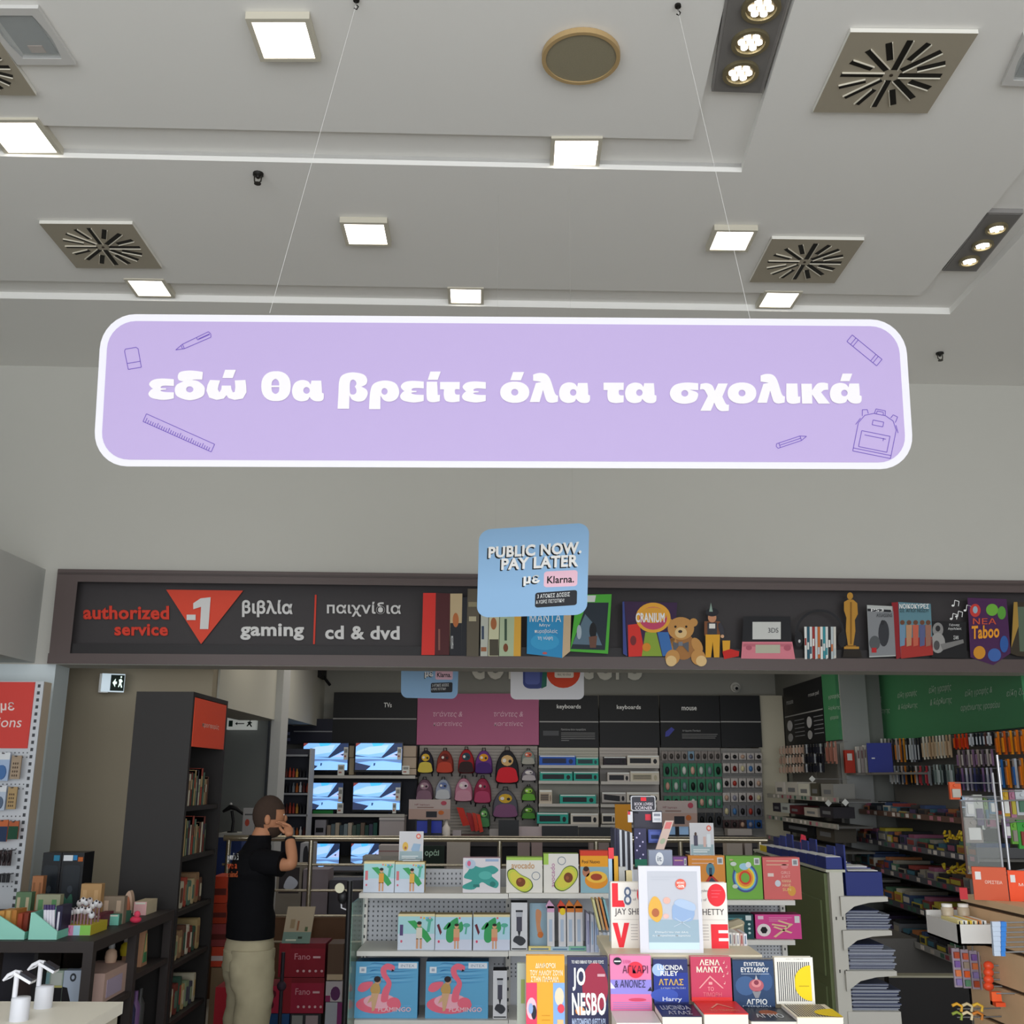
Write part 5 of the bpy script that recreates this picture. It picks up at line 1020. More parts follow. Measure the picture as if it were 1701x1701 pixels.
for i in range(6):
    c = YS(4.6)(1590+(i % 3)*17, 1676+(i//3)*14); mb = MB().tube([c+V((-.02, 0, .012)), c+V((0, 0, .02)), c+V((.02, 0, .01)), c+V((.015, 0, -.01))], .006, M(['#d8a02a', '#c8b890', '#e0b43a', '#8a9a3a', '#d8c8a0', '#c87a2a'][i], .4), 7); mb.tube([c, V((F(.5, 0).x, c.y+.02, c.z))], .0025, M('#777777'), 4)
    mb.build('small_hanging_toy', None, 'small curled yellow-brown trinket, %s in the lowest pair of rows at the slatwall' % ORD[i], 'toy', 'trinkets at the foot of the slatwall')
# clear spinner rack at the right edge
S6 = YS(6.2)
sp = thing('spinner_rack', S6(1650, 1490), 'clear plastic spinner rack of hanging packs at the right edge', 'display rack')
a = S6(1656, 1254); b = S6(1668, 1470)
MB().tube([V((a.x, 6.2, 0)), V((a.x, 6.2, a.z))], .008, M('#c0c0c4', .3, metal=.6), 8).build('pole', sp)
f_ = fr(YS(6.0), 1601, 1330, 1660, 1450); MB().box((0, 0, -.004), (1, 1, 0), GL('#d8dcd8', .13), f_).build('clear_panel', sp)
MB().tube([f_(0, 0), f_(0, 1)], .006, M('#5a4038', .4), 6).build('frame_edge', sp); MB().tube([f_(1, 0)+V((0, 0, -.02)), f_(1, 1.4)], .006, M('#b8b8bc', .3), 6).build('frame_edge', sp)
for z in (f_(0, 0).z, f_(0, 1).z): MB().tube([V((f_(0, 0).x, 6.0, z)), V((f_(1, 0).x, 6.0, z)), V((a.x+.25, 6.4, z))], .005, M('#8a8a8e', .4), 6).build('rung', sp)
pk = [(1604, 1322, 1618, 1356, '#c8c8cc'), (1619, 1320, 1634, 1378, '#b8bcb4'), (1636, 1324, 1642, 1376, '#6a8a4a'), (1643, 1322, 1657, 1352, '#4a7a9a'), (1578, 1299, 1597, 1328, '#d85a2c'), (1596, 1322, 1603, 1342, '#a8c0d8'), (1665, 1312, 1676, 1356, '#c8a028'), (1678, 1312, 1687, 1358, '#a87088'), (1688, 1312, 1712, 1354, '#b8bcc0'), (1667, 1360, 1678, 1392, '#8a7090'), (1680, 1364, 1690, 1402, '#6aa83a'), (1691, 1362, 1720, 1410, '#3c9a3a'), (1604, 1358, 1632, 1400, '#8a8078'), (1634, 1352, 1656, 1376, '#6a6a68')]
nmk = ['white pen pack behind the clear panel, leftmost', 'tall pale pack behind the clear panel', 'slim green pack behind the clear panel', 'blue pack behind the clear panel near the pole', 'orange pouch hanging left of the clear rack', 'pale blue slip left of the clear rack', 'yellow pack right of the clear rack pole', 'mauve pack right of the yellow one', 'white pack with round stickers at the right photo edge', 'purple pack below the yellow one', 'light green pack below the mauve one', 'large green pack at the right photo edge', 'brownish pack low behind the clear panel', 'grey pack low by the clear rack pole']
for i, (k, l) in enumerate(zip(pk, nmk)):
    f_ = fr(YS(6.3 if i < 6 or i > 11 else 6.35), *k[:4]); c2 = CL[(i*4+2) % 15]
    MB().box((0, 0, -.02), (1, 1, 0), M(k[4], .5), f_).prism(f_, rc(.15, .12, .85, .6), M(c2 if i % 3 else '#dcdcd8', .5), 0, .012).prism(f_, ell(.5, .8, .2, .08, 10), M(k[4], .4), 0, .01).tube([f_(.5, .95), V((a.x, 6.22, f_(.5, .95).z))], .003, M('#8a8a8a'), 4).build('spinner_pack', None, l, 'pack', 'packs on the clear spinner rack')
# ---------------------------------------------------------------- white gondola with pool floats
YGN = 6.3; SGN = YS(YGN); GW = M('#dcdad4', .45)
gd = thing('gondola_shelving', SGN(960, 1701), 'white perforated gondola shelving behind the book display', 'shelf')
def holes(F, nu, nv, mb, d=.0015, s=.3): 
    for i in range(nu):
        for j in range(nv):
            u, v = (i+.5)/nu, (j+.5)/nv; mb.flat(F, rc(u-s/nu/2, v-s/nv/2*1.3, u+s/nu/2, v+s/nv/2*1.3), M('#5f6268'), d)
YBP = YGN+.42; SBP = YS(YBP)
f_ = fr(SBP, 606, 1442, 1300, 1720); bp = MB().box((0, 0, -.04), (1, 1, 0), M('#c9ccd2', .5), f_).build('perforated_back', gd)
for x0, y0, x1, y1, nu, nv in ((608, 1494, 842, 1566, 30, 9), (705, 1447, 768, 1480, 9, 4), (706, 1600, 720, 1690, 2, 12), (818, 1598, 860, 1625, 6, 4), (1208, 1503, 1303, 1514, 14, 2), (1256, 1569, 1306, 1592, 9, 4)):
    mb = MB(); holes(fr(YS(YBP-.001), x0, y0, x1, y1), nu, nv, mb); mb.build('hole_rows', bp)
for x in (604, 844, 1084, 1306):
    f_ = fr(YS(YBP-.03), x-4, 1442 if x < 1200 else 1500, x+4, 1720); mb = MB().box((0, 0, -.03), (1, 1, 0), GW, f_)
    for k in range(16): mb.flat(f_, rc(.35, (k+.3)/16, .65, (k+.6)/16), M('#3c3e42'), .001)
    mb.build('upright', gd)
SF_ = YS(YGN+.03); SF_.zs = []; SF2 = YS(YGN+.03); SF2.zs = []
for x0, x1, ys_ in ((597, 844, (1484, 1580, 1694)), (845, 1084, (1484, 1580, 1694)), (1088, 1320, (1495, 1561, 1660))):
    for k, y in enumerate(ys_):
        f_ = fr(YS(YGN), x0-k*4 if x0 < 600 else x0, y, x1, y+8); (SF_ if x0 < 1000 else SF2).zs.append(f_(0, 1).z); g = MB().box((0, .2, -.385), (1, 1, 0), GW, f_).box((0, 0, 0), (1, 1, .012), GW, f_).build('shelf_board', gd)
def pool(c1, c2, c3): 
    def art(mb, F):
        mb.flat(F, rc(0, .0, 1, .45), M('#cfd8e6'), .001).flat(F, rc(0, .45, 1, .93), M('#a9d8dc'), .001).flat(F, rc(0, .93, 1, 1), M('#e3d6a8'), .001)
        mb.flat(F, [(.25, .8), (.5, .55), (.8, .2), (.92, .3), (.8, .5), (.45, .82)], M(c1), .002).flat(F, [(.78, .5), (.82, .8), (.9, .8), (.86, .5)], M('#5ab49a'), .002).flat(F, ell(.85, .84, .1, .06, 10), M('#5ab49a'), .0025)
        mb.flat(F, rc(.5, .3, .66, .62), M(c2), .003).flat(F, ell(.58, .7, .06, .07, 10), M('#d0a080'), .003).flat(F, ell(.58, .75, .065, .05, 10), M('#2b2320'), .0035).flat(F, rc(.5, .04, .56, .32), M('#d0a080'), .003).flat(F, rc(.6, .04, .66, .32), M('#d0a080'), .003)
        mb.flat(F, rc(.05, .4, .14, .7), M(c3), .002).flat(F, ell(.1, .24, .03, .04, 8), M('#d86a80'), .002).flat(F, ell(.62, .9, .03, .03, 8), M('#e88a80'), .003)
        for k in range(3): mb.flat(F, rc(.68+k*.08, .86, .73+k*.08, .91), M(['#e8c04a', '#7ab0e0', '#e0a0b0'][k]), .0035)
    return art
def turtle(mb, F):
    mb.flat(F, rc(0, .0, 1, .3), M('#d2d8ea'), .001).flat(F, rc(0, .3, 1, .93), M('#b4d8ea'), .001).flat(F, rc(0, .93, 1, 1), M('#e3d6a8'), .001)
    mb.flat(F, sm([(.3, .3), (.34, .7), (.55, .9), (.62, .86), (.62, .5), (.45, .22)]), M('#3aa060'), .002).flat(F, sm([(.22, .6), (.36, .78), (.42, .7), (.3, .58)]), M('#3aa060'), .002).flat(F, sm([(.62, .7), (.72, .8), (.76, .6), (.66, .5)]), M('#3aa060'), .002)
    mb.flat(F, rc(.5, .3, .66, .6), M('#d8a47c'), .003).flat(F, rc(.5, .26, .66, .36), M('#e0806a'), .004).flat(F, ell(.58, .67, .06, .07, 10), M('#d8a47c'), .003).flat(F, ell(.58, .71, .06, .04, 10), M('#2b2320'), .004).flat(F, rc(.52, .04, .56, .3), M('#d8a47c'), .003).flat(F, rc(.6, .04, .64, .3), M('#d8a47c'), .003)
    mb.flat(F, [(.04, .7), (.1, .74), (.18, .5), (.14, .42)], M('#6a2434'), .002).flat(F, [(.8, .45), (.83, .66), (.87, .66), (.85, .45)], M('#58b09a'), .002).flat(F, ell(.85, .7, .1, .06, 10), M('#58b09a'), .003).flat(F, ell(.1, .24, .03, .04, 8), M('#d8486a'), .002).flat(F, ell(.66, .9, .03, .03, 8), M('#e07070'), .003)
def squid(mb, F):
    mb.flat(F, rc(0, 0, 1, 1), M('#ddd8dc'), .001).flat(F, sm([(.12, .6), (.25, .78), (.5, .72), (.78, .78), (.95, .66), (.85, .55), (.75, .5), (.95, .3), (.9, .14), (.7, .2), (.5, .3), (.3, .1), (.02, .12), (.02, .22), (.25, .35), (.04, .42), (.05, .52)]), M('#3f9c94'), .002)
    mb.flat(F, ell(.6, .5, .18, .12, 14), M('#57b3aa'), .003).flat(F, ell(.8, .25, .08, .08, 10), M('#2c7a74'), .003).flat(F, ell(.2, .82, .14, .14, 14), M('#b8c8dc'), .003).flat(F, ell(.16, .84, .05, .08, 10), M('#d8688a'), .004).flat(F, rc(.6, .9, .95, .97), M('#9ab0d0'), .003)
    mb.flat(F, rc(.28, .16, .45, .24), M('#2c7a74'), .003)
def flam(mb, F):
    mb.flat(F, rc(0, 0, 1, 1), M('#64add8'), .001)
    for k in range(9): mb.flat(F, sm([(.02+.1*(k % 3), .62+.04*k, 1), (.3+.07*(k % 2), .645+.04*k), (.62, .615+.04*k), (.98, .65+.04*k, 1), (.6, .63+.04*k), (.3, .66+.04*k)]) , M(['#4a90c8', '#86c2e8', '#3a7cb4'][k % 3]), .0012+.0001*k)
    for k in range(6): mb.flat(F, ell(.2+.13*k, .1+.06*(k % 3), .07, .012, 8), M('#6ab4e4'), .002)
    PK, PK2 = M('#ef6f86'), M('#f4b4c4')
    mb.flat(F, ell(.38, .24, .36, .16, 26), PK, .003).flat(F, ell(.4, .3, .26, .13, 24), PK2, .0036).flat(F, sm([(.04, .5), (.1, .62), (.28, .64), (.22, .52), (.12, .46)]), PK, .004)
    mb.flat(F, sm([(.42, .3), (.44, .5), (.5, .62), (.42, .74), (.4, .88), (.5, .97), (.62, .92), (.6, .84), (.5, .86), (.5, .78), (.58, .62), (.54, .42), (.52, .3)]), PK, .005).flat(F, [(.58, .87), (.62, .84), (.57, .82)], M('#20242a'), .006).flat(F, ell(.62, .27, .11, .1, 14), PK, .0045)
    mb.flat(F, sm([(.24, .5), (.3, .62), (.38, .6), (.4, .46), (.32, .4)]), M('#c9a060'), .0066).flat(F, [(.26, .44), (.38, .44), (.32, .14), (.28, .12)], M('#d8b088'), .007).flat(F, [(.2, .26), (.36, .36), (.34, .42), (.24, .36)], M('#d8b088'), .0068).flat(F, ell(.36, .66, .05, .06, 12), M('#d0a080'), .007).flat(F, ell(.35, .69, .055, .055, 12), M('#2b2024'), .0076)
    mb.flat(F, rc(.68, .88, .98, .98), M('#e6ecf4'), .005).text(F, 'INTEX', (.72, .905, .94, .955), '#8a98b0', .0058, up=1).text(F, 'FLAMINGO', (.38, .12, .9, .2), '#f2c6d0', .008, .03, up=1)
def sticker(mb, F, u, v): mb.flat(F, rc(u, v, u+.11, v+.11), M('#e4ecf4'), .009).flat(F, rc(u+.03, v+.03, u+.08, v+.08), M('#a8b4c8'), .0095)
bx = [(604, 1431, 655, 1484, pool('#3fa35c', '#e0a040', '#d87a80'), 'leaf float box with yellow-shirted child, left end of the top gondola shelf'), (656, 1432, 705, 1484, pool('#3fa35c', '#e0b050', '#d87a80'), 'second leaf float box from the left on the top gondola shelf')]
for x0, y0, x1, y1, a, l in bx: carton(SF_, x0, y0, x1, y1, .09, '#ced8e2', 'pool_float_box', l, 'box', a, side='#c3a760')
carton(SF_, 769, 1425, 831, 1484, .1, '#ddd8dc', 'pool_float_box', 'white box with teal sea monster float on the top gondola shelf', 'box', squid, side='#b08a96')
carton(SF_, 661, 1518, 722, 1580, .1, '#ced8e2', 'pool_float_box', 'leaf float box with white-clad child on the middle gondola shelf', 'box', pool('#3aa35a', '#dcd6c8', '#5a4a7a'), side='#c3b080')
carton(SF_, 723, 1519, 784, 1580, .1, '#ced8e2', 'pool_float_box', 'left of the two turtle float boxes on the middle gondola shelf', 'box', turtle, side='#c3b080')
carton(SF_, 786, 1519, 847, 1580, .1, '#ced8e2', 'pool_float_box', 'right of the two turtle float boxes on the middle gondola shelf', 'box', turtle, side='#c3b080')
for x0, l, s in ((590, 'left large blue box with a flamingo float on the lowest gondola shelf', .06), (707, 'right large blue box with a flamingo float on the lowest gondola shelf', .06)):
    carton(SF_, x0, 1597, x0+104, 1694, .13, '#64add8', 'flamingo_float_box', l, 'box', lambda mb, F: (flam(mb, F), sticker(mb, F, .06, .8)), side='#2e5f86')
def pump(mb, F):
    mb.flat(F, rc(.0, .0, 1, 1), M('#d9dade'), .001).flat(F, rc(.28, .8, .72, .84), M('#2c2e34'), .002).flat(F, rc(.33, .4, .67, .78), M('#4b4a58'), .002).flat(F, rc(.3, .7, .7, .8), M('#b8bac2'), .0025).flat(F, [(.4, .4), (.6, .4), (.53, .3), (.47, .3)], M('#2c2e34'), .002)
    mb.flat(F, sm([(.12, .2), (.3, .3), (.7, .28), (.9, .2), (.75, .12), (.55, .1), (.35, .14)]), M('#3a3c42'), .003).flat(F, rc(.05, .02, .95, .045), M('#26282c'), .002)
carton(SF_, 849, 1499, 876, 1580, .12, '#d9dade', 'air_pump_box', 'white air pump box at the left of the middle gondola bay', 'box', pump, side='#26282e')
carton(SF_, 819, 1612, 842, 1694, .12, '#d9dade', 'air_pump_box', 'white air pump box right of the flamingo boxes', 'box', pump, side='#1e2026')
def avo(rot):
    def art(mb, F):
        mb.flat(F, rc(0, 0, 1, 1), M('#e4e0d8'), .001).flat(F, rc(.0 if not rot else 0, .92, 1, 1) if not rot else rc(0, .72, .14, 1), M('#a6cc5a'), .002)
        R = (lambda u, v: (u, v)) if not rot else (lambda u, v: (1.05-u*.95, v))
        o = [(.04, .62), (.2, .68), (.4, .52), (.66, .38), (.74, .18), (.6, .03), (.4, .04), (.16, .22), (.04, .42)]
        s = (0, 0)
        if rot: o = [(.36, .1), (.3, .24), (.46, .46), (.6, .64), (.8, .7), (.96, .6), (.97, .4), (.8, .18), (.56, .05)]
        cx = sum(p[0] for p in o)/len(o); cy = sum(p[1] for p in o)/len(o)
        mb.flat(F, sm(o), M('#3f5a26'), .003).flat(F, [(cx+(u-cx)*.93, cy+(v-cy)*.93) for u, v in sm(o)], M('#c6d050'), .0038).flat(F, [(cx+(u-cx)*.75, cy+(v-cy)*.75) for u, v in sm(o)], M('#d8cf50'), .0044).flat(F, ell(cx+(.06 if rot else .04), cy-(-.02 if rot else .04), .13, .13, 16), M('#7c4326'), .005).flat(F, ell(cx+(.03 if rot else .01), cy+.01, .05, .05, 12), M('#9c5a36'), .0056)
        if rot: mb.text(Fr(F(.32, .15), F.V*.6, F.U*-.12, F.N), 'avocado', (0, 0, 1, 1), '#b0609a', .003, up=1); mb.flat(F, ell(.52, .82, .12, .11, 16), M('#7d8a9a'), .002).flat(F, ell(.52, .82, .1, .09, 16), M('#e4e0d8'), .003)
        else: mb.text(F, 'avocado', (.14, .68, .78, .86), '#c89a6a', .003, .02, up=1); mb.flat(F, ell(.82, .48, .12, .12, 16), M('#7d8a9a'), .002).flat(F, ell(.82, .48, .1, .1, 16), M('#e4e0d8'), .003)
    return art
carton(SF_, 841, 1424, 901, 1484, .1, '#e4e0d8', 'avocado_float_box', 'white avocado box with horizontal lettering on the top gondola shelf', 'box', avo(0), side='#8aa83c')
carton(SF_, 903, 1418, 961, 1484, .1, '#e4e0d8', 'avocado_float_box', 'taller avocado box with sideways lettering on the top gondola shelf', 'box', avo(1), side='#8aa83c')
def pong(mb, F):
    mb.flat(F, rc(0, 0, 1, .62), M('#8fb4c0'), .001).flat(F, rc(0, .62, 1, .88), M('#f0a52a'), .001).flat(F, rc(0, .88, 1, 1), M('#d8432c'), .001).text(F, 'Pool Nuovo', (.06, .7, .68, .78), '#3a2a20', .002, .02, up=1)
    mb.flat(F, ell(.55, .3, .4, .2, 20), M('#e8962c'), .002).flat(F, ell(.56, .38, .36, .14, 20), M('#f2c04a'), .003).flat(F, ell(.55, .38, .2, .08, 16), M('#a8442a'), .004).flat(F, ell(.2, .5, .13, .12, 12), M('#b8785a'), .003).flat(F, ell(.2, .57, .1, .06, 12), M('#3a2620'), .004)
carton(SF_, 964, 1413, 1012, 1484, .09, '#f0a52a', 'pool_float_box', 'red and orange box with a child in a yellow float on the top gondola shelf', 'box', pong, side='#c23a28')
def rbx(bg, kind, ti):
    def art(mb, F):
        mb.flat(F, rc(0, 0, 1, 1), M(bg), .001).flat(F, rc(.79, .8, .95, .96), M('#dcdcdc'), .003).flat(F, rc(.82, .83, .92, .93), M('#8a8e92'), .004)
        for k in range(ti): mb.flat(F, rc(.1, .9-k*.09, .7, .925-k*.09), M('#e0b49a'), .002)
        if kind == 'rain':
            for r, c in ((.36, '#4a5a96'), (.31, '#6ab4dc'), (.27, '#f0d84a'), (.22, '#ee9a3a'), (.17, '#de4a34'), (.12, bg)): mb.flat(F, ell(.52, .5, r, r*.95, 26), M(c), .002+.0007*(.36-r)*20)
            mb.flat(F, [(.3, .6), (.72, .78), (.7, .94), (.2, .94), (.2, .7)], M(bg), .0082).flat(F, ell(.5, .76, .14, .08, 14), M('#a4cfe4'), .009).flat(F, ell(.62, .8, .08, .07, 12), M('#e2e6ea'), .0094).flat(F, ell(.2, .82, .09, .05, 10), M('#cfd8d0'), .009).flat(F, ell(.22, .3, .08, .05, 10), M('#cfd8c8'), .009)
        if kind == 'pink':
            mb.text(F, 'GIRLS', (.48, .6, .72, .67), '#f0c0b8', .003, up=1).text(F, 'JUST', (.48, .5, .72, .57), '#f0c0b8', .003, up=1).text(F, 'WANNA', (.48, .4, .74, .47), '#f0d8a8', .003, up=1).text(F, 'HAVE', (.5, .3, .72, .37), '#f0d8a8', .003, up=1).text(F, 'SUN', (.5, .2, .72, .27), '#f0d890', .003, up=1)
            mb.flat(F, ell(.74, .2, .11, .12, 14), M('#e0a24a'), .002).flat(F, ell(.58, .78, .1, .06, 12), M('#e28a8a'), .002).flat(F, ell(.38, .38, .08, .08, 12), M('#d4d8e2'), .003).flat(F, rc(.12, .54, .28, .62), M('#e8d0c8'), .003)
        if kind == 'org': mb.flat(F, ell(.6, .68, .12, .15, 14), M('#5a8a9a'), .002).flat(F, [(.44, .38), (.6, .58), (.84, .38)], M('#b83a2c'), .003).flat(F, [(.52, .38), (.62, .5), (.76, .38)], M('#3a4456'), .004).flat(F, rc(.56, .52, .64, .72), M('#3a4a5a'), .003)
    return art
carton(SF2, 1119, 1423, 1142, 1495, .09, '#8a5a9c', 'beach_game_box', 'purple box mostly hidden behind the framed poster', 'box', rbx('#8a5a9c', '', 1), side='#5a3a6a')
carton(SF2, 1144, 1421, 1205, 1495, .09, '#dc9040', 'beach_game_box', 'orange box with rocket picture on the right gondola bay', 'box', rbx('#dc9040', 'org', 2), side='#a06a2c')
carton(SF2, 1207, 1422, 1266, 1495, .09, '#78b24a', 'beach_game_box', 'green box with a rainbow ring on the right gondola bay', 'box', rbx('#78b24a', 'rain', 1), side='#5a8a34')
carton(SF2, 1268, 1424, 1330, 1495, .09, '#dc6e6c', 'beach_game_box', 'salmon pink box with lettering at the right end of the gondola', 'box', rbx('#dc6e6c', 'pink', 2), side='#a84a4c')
def ball(mb, F):
    mb.flat(F, rc(0, 0, 1, 1), M('#dc4a94'), .001).flat(F, ell(.18, .36, .15, .26, 16), M('#eee4e4'), .002).flat(F, ell(.18, .36, .08, .15, 6), M('#1c1a1e'), .003).flat(F, rc(.86, .66, .97, .94), M('#dcdcdc'), .003).flat(F, rc(.06, .8, .18, .94), M('#e8c8d8'), .003)
    for a, b in (((.4, .08), (.8, .62)), ((.4, .5), (.78, .25)), ((.36, .6), (.7, .5)), ((.5, .75), (.75, .6))):
        dx, dy = b[0]-a[0], b[1]-a[1]; L = math.hypot(dx, dy); n = (-dy/L*.03, dx/L*.03); mb.flat(F, [(a[0]+n[0], a[1]+n[1]), (b[0]+n[0], b[1]+n[1]), (b[0]-n[0], b[1]-n[1]), (a[0]-n[0], a[1]-n[1])], M('#ecc8a0'), .004)
    for k in range(3): mb.flat(F, rc(.3, .86-k*.07, .8-k*.1, .88-k*.07), M('#e8a0c4'), .002)
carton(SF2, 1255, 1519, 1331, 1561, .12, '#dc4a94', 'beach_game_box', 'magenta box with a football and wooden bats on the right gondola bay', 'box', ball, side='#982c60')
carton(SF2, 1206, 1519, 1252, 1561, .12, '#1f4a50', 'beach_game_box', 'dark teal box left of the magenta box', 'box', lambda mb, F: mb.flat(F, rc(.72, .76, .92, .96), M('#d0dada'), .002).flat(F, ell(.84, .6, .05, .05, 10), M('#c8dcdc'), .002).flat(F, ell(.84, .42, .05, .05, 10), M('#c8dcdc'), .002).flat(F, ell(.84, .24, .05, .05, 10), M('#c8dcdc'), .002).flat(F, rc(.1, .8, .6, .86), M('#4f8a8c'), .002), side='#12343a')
# small display cards on the gondola
def promo(S, x0, y0, x1, y1, label, k=0, d=.01, name='promotional_card'):
    def art(mb, F):
        mb.flat(F, rc(.03, .02, .97, .98), M('#d3d2d6'), .001).flat(F, rc(.03, .02, .97, .34), M('#9fb4ba'), .002).prism(F, ell(.8, .84, .1, .09, 16), M('#e0705e'), .002, .004).flat(F, ell(.8, .84, .06, .05, 12), M('#f0d0c8'), .0045)
        if k == 0: mb.flat(F, ell(.26, .5, .12, .15, 14), M('#e2b95a'), .003).flat(F, ell(.27, .45, .05, .05, 10), M('#a86a4a'), .004).flat(F, [(.5, .4), (.6, .6), (.9, .58), (.84, .34), (.55, .34)], M('#9db8d2'), .003)
        else: mb.flat(F, rc(.16, .3, .32, .62), M('#565466'), .003).flat(F, ell(.24, .66, .05, .06, 10), M('#5a463e'), .003).flat(F, rc(.55, .26, .66, .58), M('#d8b8b0'), .003).flat(F, rc(.7, .26, .86, .66), M('#dfe6ea'), .003)
        mb.flat(F, rc(.12, .16, .8, .19), M('#e4eaea'), .003).flat(F, rc(.12, .1, .7, .13), M('#e4eaea'), .003)
    return carton(S, x0, y0, x1, y1, d, '#dad9dc', name, label, 'card', art)
promo(YS(YGN+.2), 663, 1381, 703, 1431, 'small promotional card standing on the leaf float boxes')
promo(YS(YGN+.05), 1146, 1367, 1186, 1421, 'small promotional card standing on the orange gondola box', 1)
# backs that carry the two cards: acrylic feet
for x, y, l in ((683, 1431, 'clear foot under the promotional card on the leaf float boxes'), (1166, 1421, 'clear foot under the promotional card on the orange gondola box')):
    p = YS(YGN+.03)(x, y); MB().box((p.x-.05, YGN+.04, p.z), (p.x+.05, YGN+.3, p.z+.006), GL('#dfe6ea', .4)).build('card_holder', None, l, 'holder')
# spiral notebooks etc. on middle bay
def books_row(S, x0, y1, specs, grp, what, dep=.14, side='#e8e4dc'):
    x = x0
    for i, (w, h, c, c2) in enumerate(specs):
        carton(S, x, y1-h, x+w-.8, y1, dep, c, 'magazine' if what == 'magazine' else 'book', '%s %s, %s from the left of the %s' % (colname(c), what, ORD[i], grp), what, lambda mb, F, c2=c2: mb.flat(F, rc(.15, .1, .85, .75), M(c2), .001).flat(F, rc(.1, .85, .9, .95), M(c2), .001), side, grp); x += w
SF3 = YS(YGN+.1); SF3.zs = SF_.zs; SF4 = YS(YGN+.04); SF4.zs = SF_.zs
carton(SF3, 880, 1500, 915, 1580, .02, '#9db9c8', 'magazine', 'pale blue activity booklet with orange fish beside the pump box', 'magazine', lambda mb, F: mb.flat(F, sm([(.3, .85), (.55, .8), (.5, .5), (.65, .3), (.4, .32), (.3, .55)]), M('#d4946a'), .001).flat(F, ell(.5, .3, .14, .07, 10), M('#d8793a'), .002))
for i, (x, c, l) in enumerate(((909, '#d8a8c8', 'pink-topped'), (928, '#d8503a', 'red-topped with round yellow badge'), (942, '#dc8038', 'left orange-topped'), (956, '#dc8038', 'right orange-topped'))):
    F = fr(SF_, x, 1505, x+12, 1580); t = MB().box((0, 0, -.06), (1, .86, 0), M('#dcdadc'), F).box((0, .86, -.06), (1, 1, 0), M(c), F).prism(F, [(-.2, 1), (.3, 1.14), (.9, 1.02), (1, .95), (0, .95)], M(c), -.02, .0).box((-.0, -.1, -.06), (1, .0, 0), M(c), F).flat(F, rc(.25, .2, .7, .7), M('#b4c4d8'), .001)
    if i == 1: t.prism(F, ell(.55, .88, .4, .08, 14), M('#f0d02c'), 0, .006)
    t.build('book', None, l+' activity book standing spine out on the middle gondola shelf', 'book', 'activity books on the middle gondola shelf')
for i, (x0, x1, c) in enumerate(((878, 915, '#e8d890'), (915, 945, '#b4ccd8'), (945, 974, '#8ac4a8'))):
    carton(YS(YGN+.018), x0, 1572+i % 2, x1, 1580, .02, c, 'magazine', '%s booklet lying flat, %s from the left on the middle gondola shelf' % (colname(c), ORD[i]), 'magazine', lambda mb, F: mb.flat(F, rc(.1, .3, .9, .6), M('#5a7a9a'), .001), group='flat booklets on the middle gondola shelf')
for i in range(6):
    x = 974+i*7; y0 = 1516+i*2 if i < 3 else 1548
    F = fr(YS(YGN-.02-.03*i), x, y0, x+6, 1582); MB().prism(F, [(0, 0), (1, 0), (.85+.1*i, .96), (.1, 1)], M(['#c4c4dc', '#d8dae6', '#b8c4dc', '#dcd8d4', '#c8d4e4', '#e0e0e4'][i]), -.16, 0).flat(F, rc(.3, .2, .7, .8), M(['#9a9cc0', '#a8c0d8', '#8aa0c8', '#d8a890', '#a0b8d0', '#b8bcc8'][i]), .001).build('paperback', None, 'thin pale paperback, %s from the left of the row beside the love book' % ORD[i], 'book', 'thin pale paperbacks beside the love book')
for i, (x, c) in enumerate(((984, '#dcd69c'), (990, '#c8a878'), (996, '#d88a4a'), (1002, '#8ac0c8'))):
    F = fr(YS(YGN-.25), x, 1494, x+11, 1545); MB().prism(F, [(0, 1), (.3, 1), (1.3, 0), (1, 0)], M(c), -.12, 0).build('paperback', None, '%s paperback leaning right, %s from the left above the thin pale ones' % (colname(c), ORD[i]), 'book', 'leaning paperbacks beside the love book')
# ---------------------------------------------------------------- left: pegboard, tall bookcase, dark display table, white table
S75 = YS(7.45)
f_ = fr(S75, -75, 1132, 73, 1140); zt = f_(0, 1).z; xr = S75(74, 1134).x; xl = xr-1.15
pb = thing('pegboard_stand', ((xl+xr)/2, 7.45, 0), 'white pegboard stand with red header at the left photo edge', 'display rack')
F = Fr(V((xl, 7.45, .0)), V((xr-xl, 0, 0)), UP*zt)
MB().box((0, 0, -.12), (1, 1, -.0), M('#cdbda8', .6), F).build('side_frame', pb)
MB().box((.0, .0, 0), (1, 1, .01), M('#cdd0d4', .5), F).build('board', pb)
h0 = (S75(60, 1132).z-S75(60, 1243).z)/zt
xh = (S75(60, 1134).x-xl)/(xr-xl)
rd = MB().box((0, 1-h0, .01), (xh, .998, .02), M('#d8463e', .5), F).build('red_header', pb)
SH = YS(7.45-.021)
MB().text(SH, 'με', (1, 1166, 24, 1184), '#f0dcd8', 0, .02, dy=.4).build('lettering', rd); MB().text(SH, 'tions', (-12, 1192, 36, 1208), '#f0dcd8', 0, 0, dy=.3, sh=.2).build('lettering', rd)
mb = MB()
for k in range(46):
    v = 1-.012-k*.0195; mb.flat(F, rc(.965, v-.005, .982, v+.004), M('#4a4c50'), .0115)
mb.build('edge_slots', pb)
mb = MB()
for r in range(7):
    for rr in range(2):
        v = 1-h0-.012-r*.085-rr*.012
        for k in range(22): mb.flat(F, rc(.42+k*.025, v-.0018, .428+k*.025, v+.0018), M('#6a6c70'), .0115)
mb.build('hole_rows', pb)
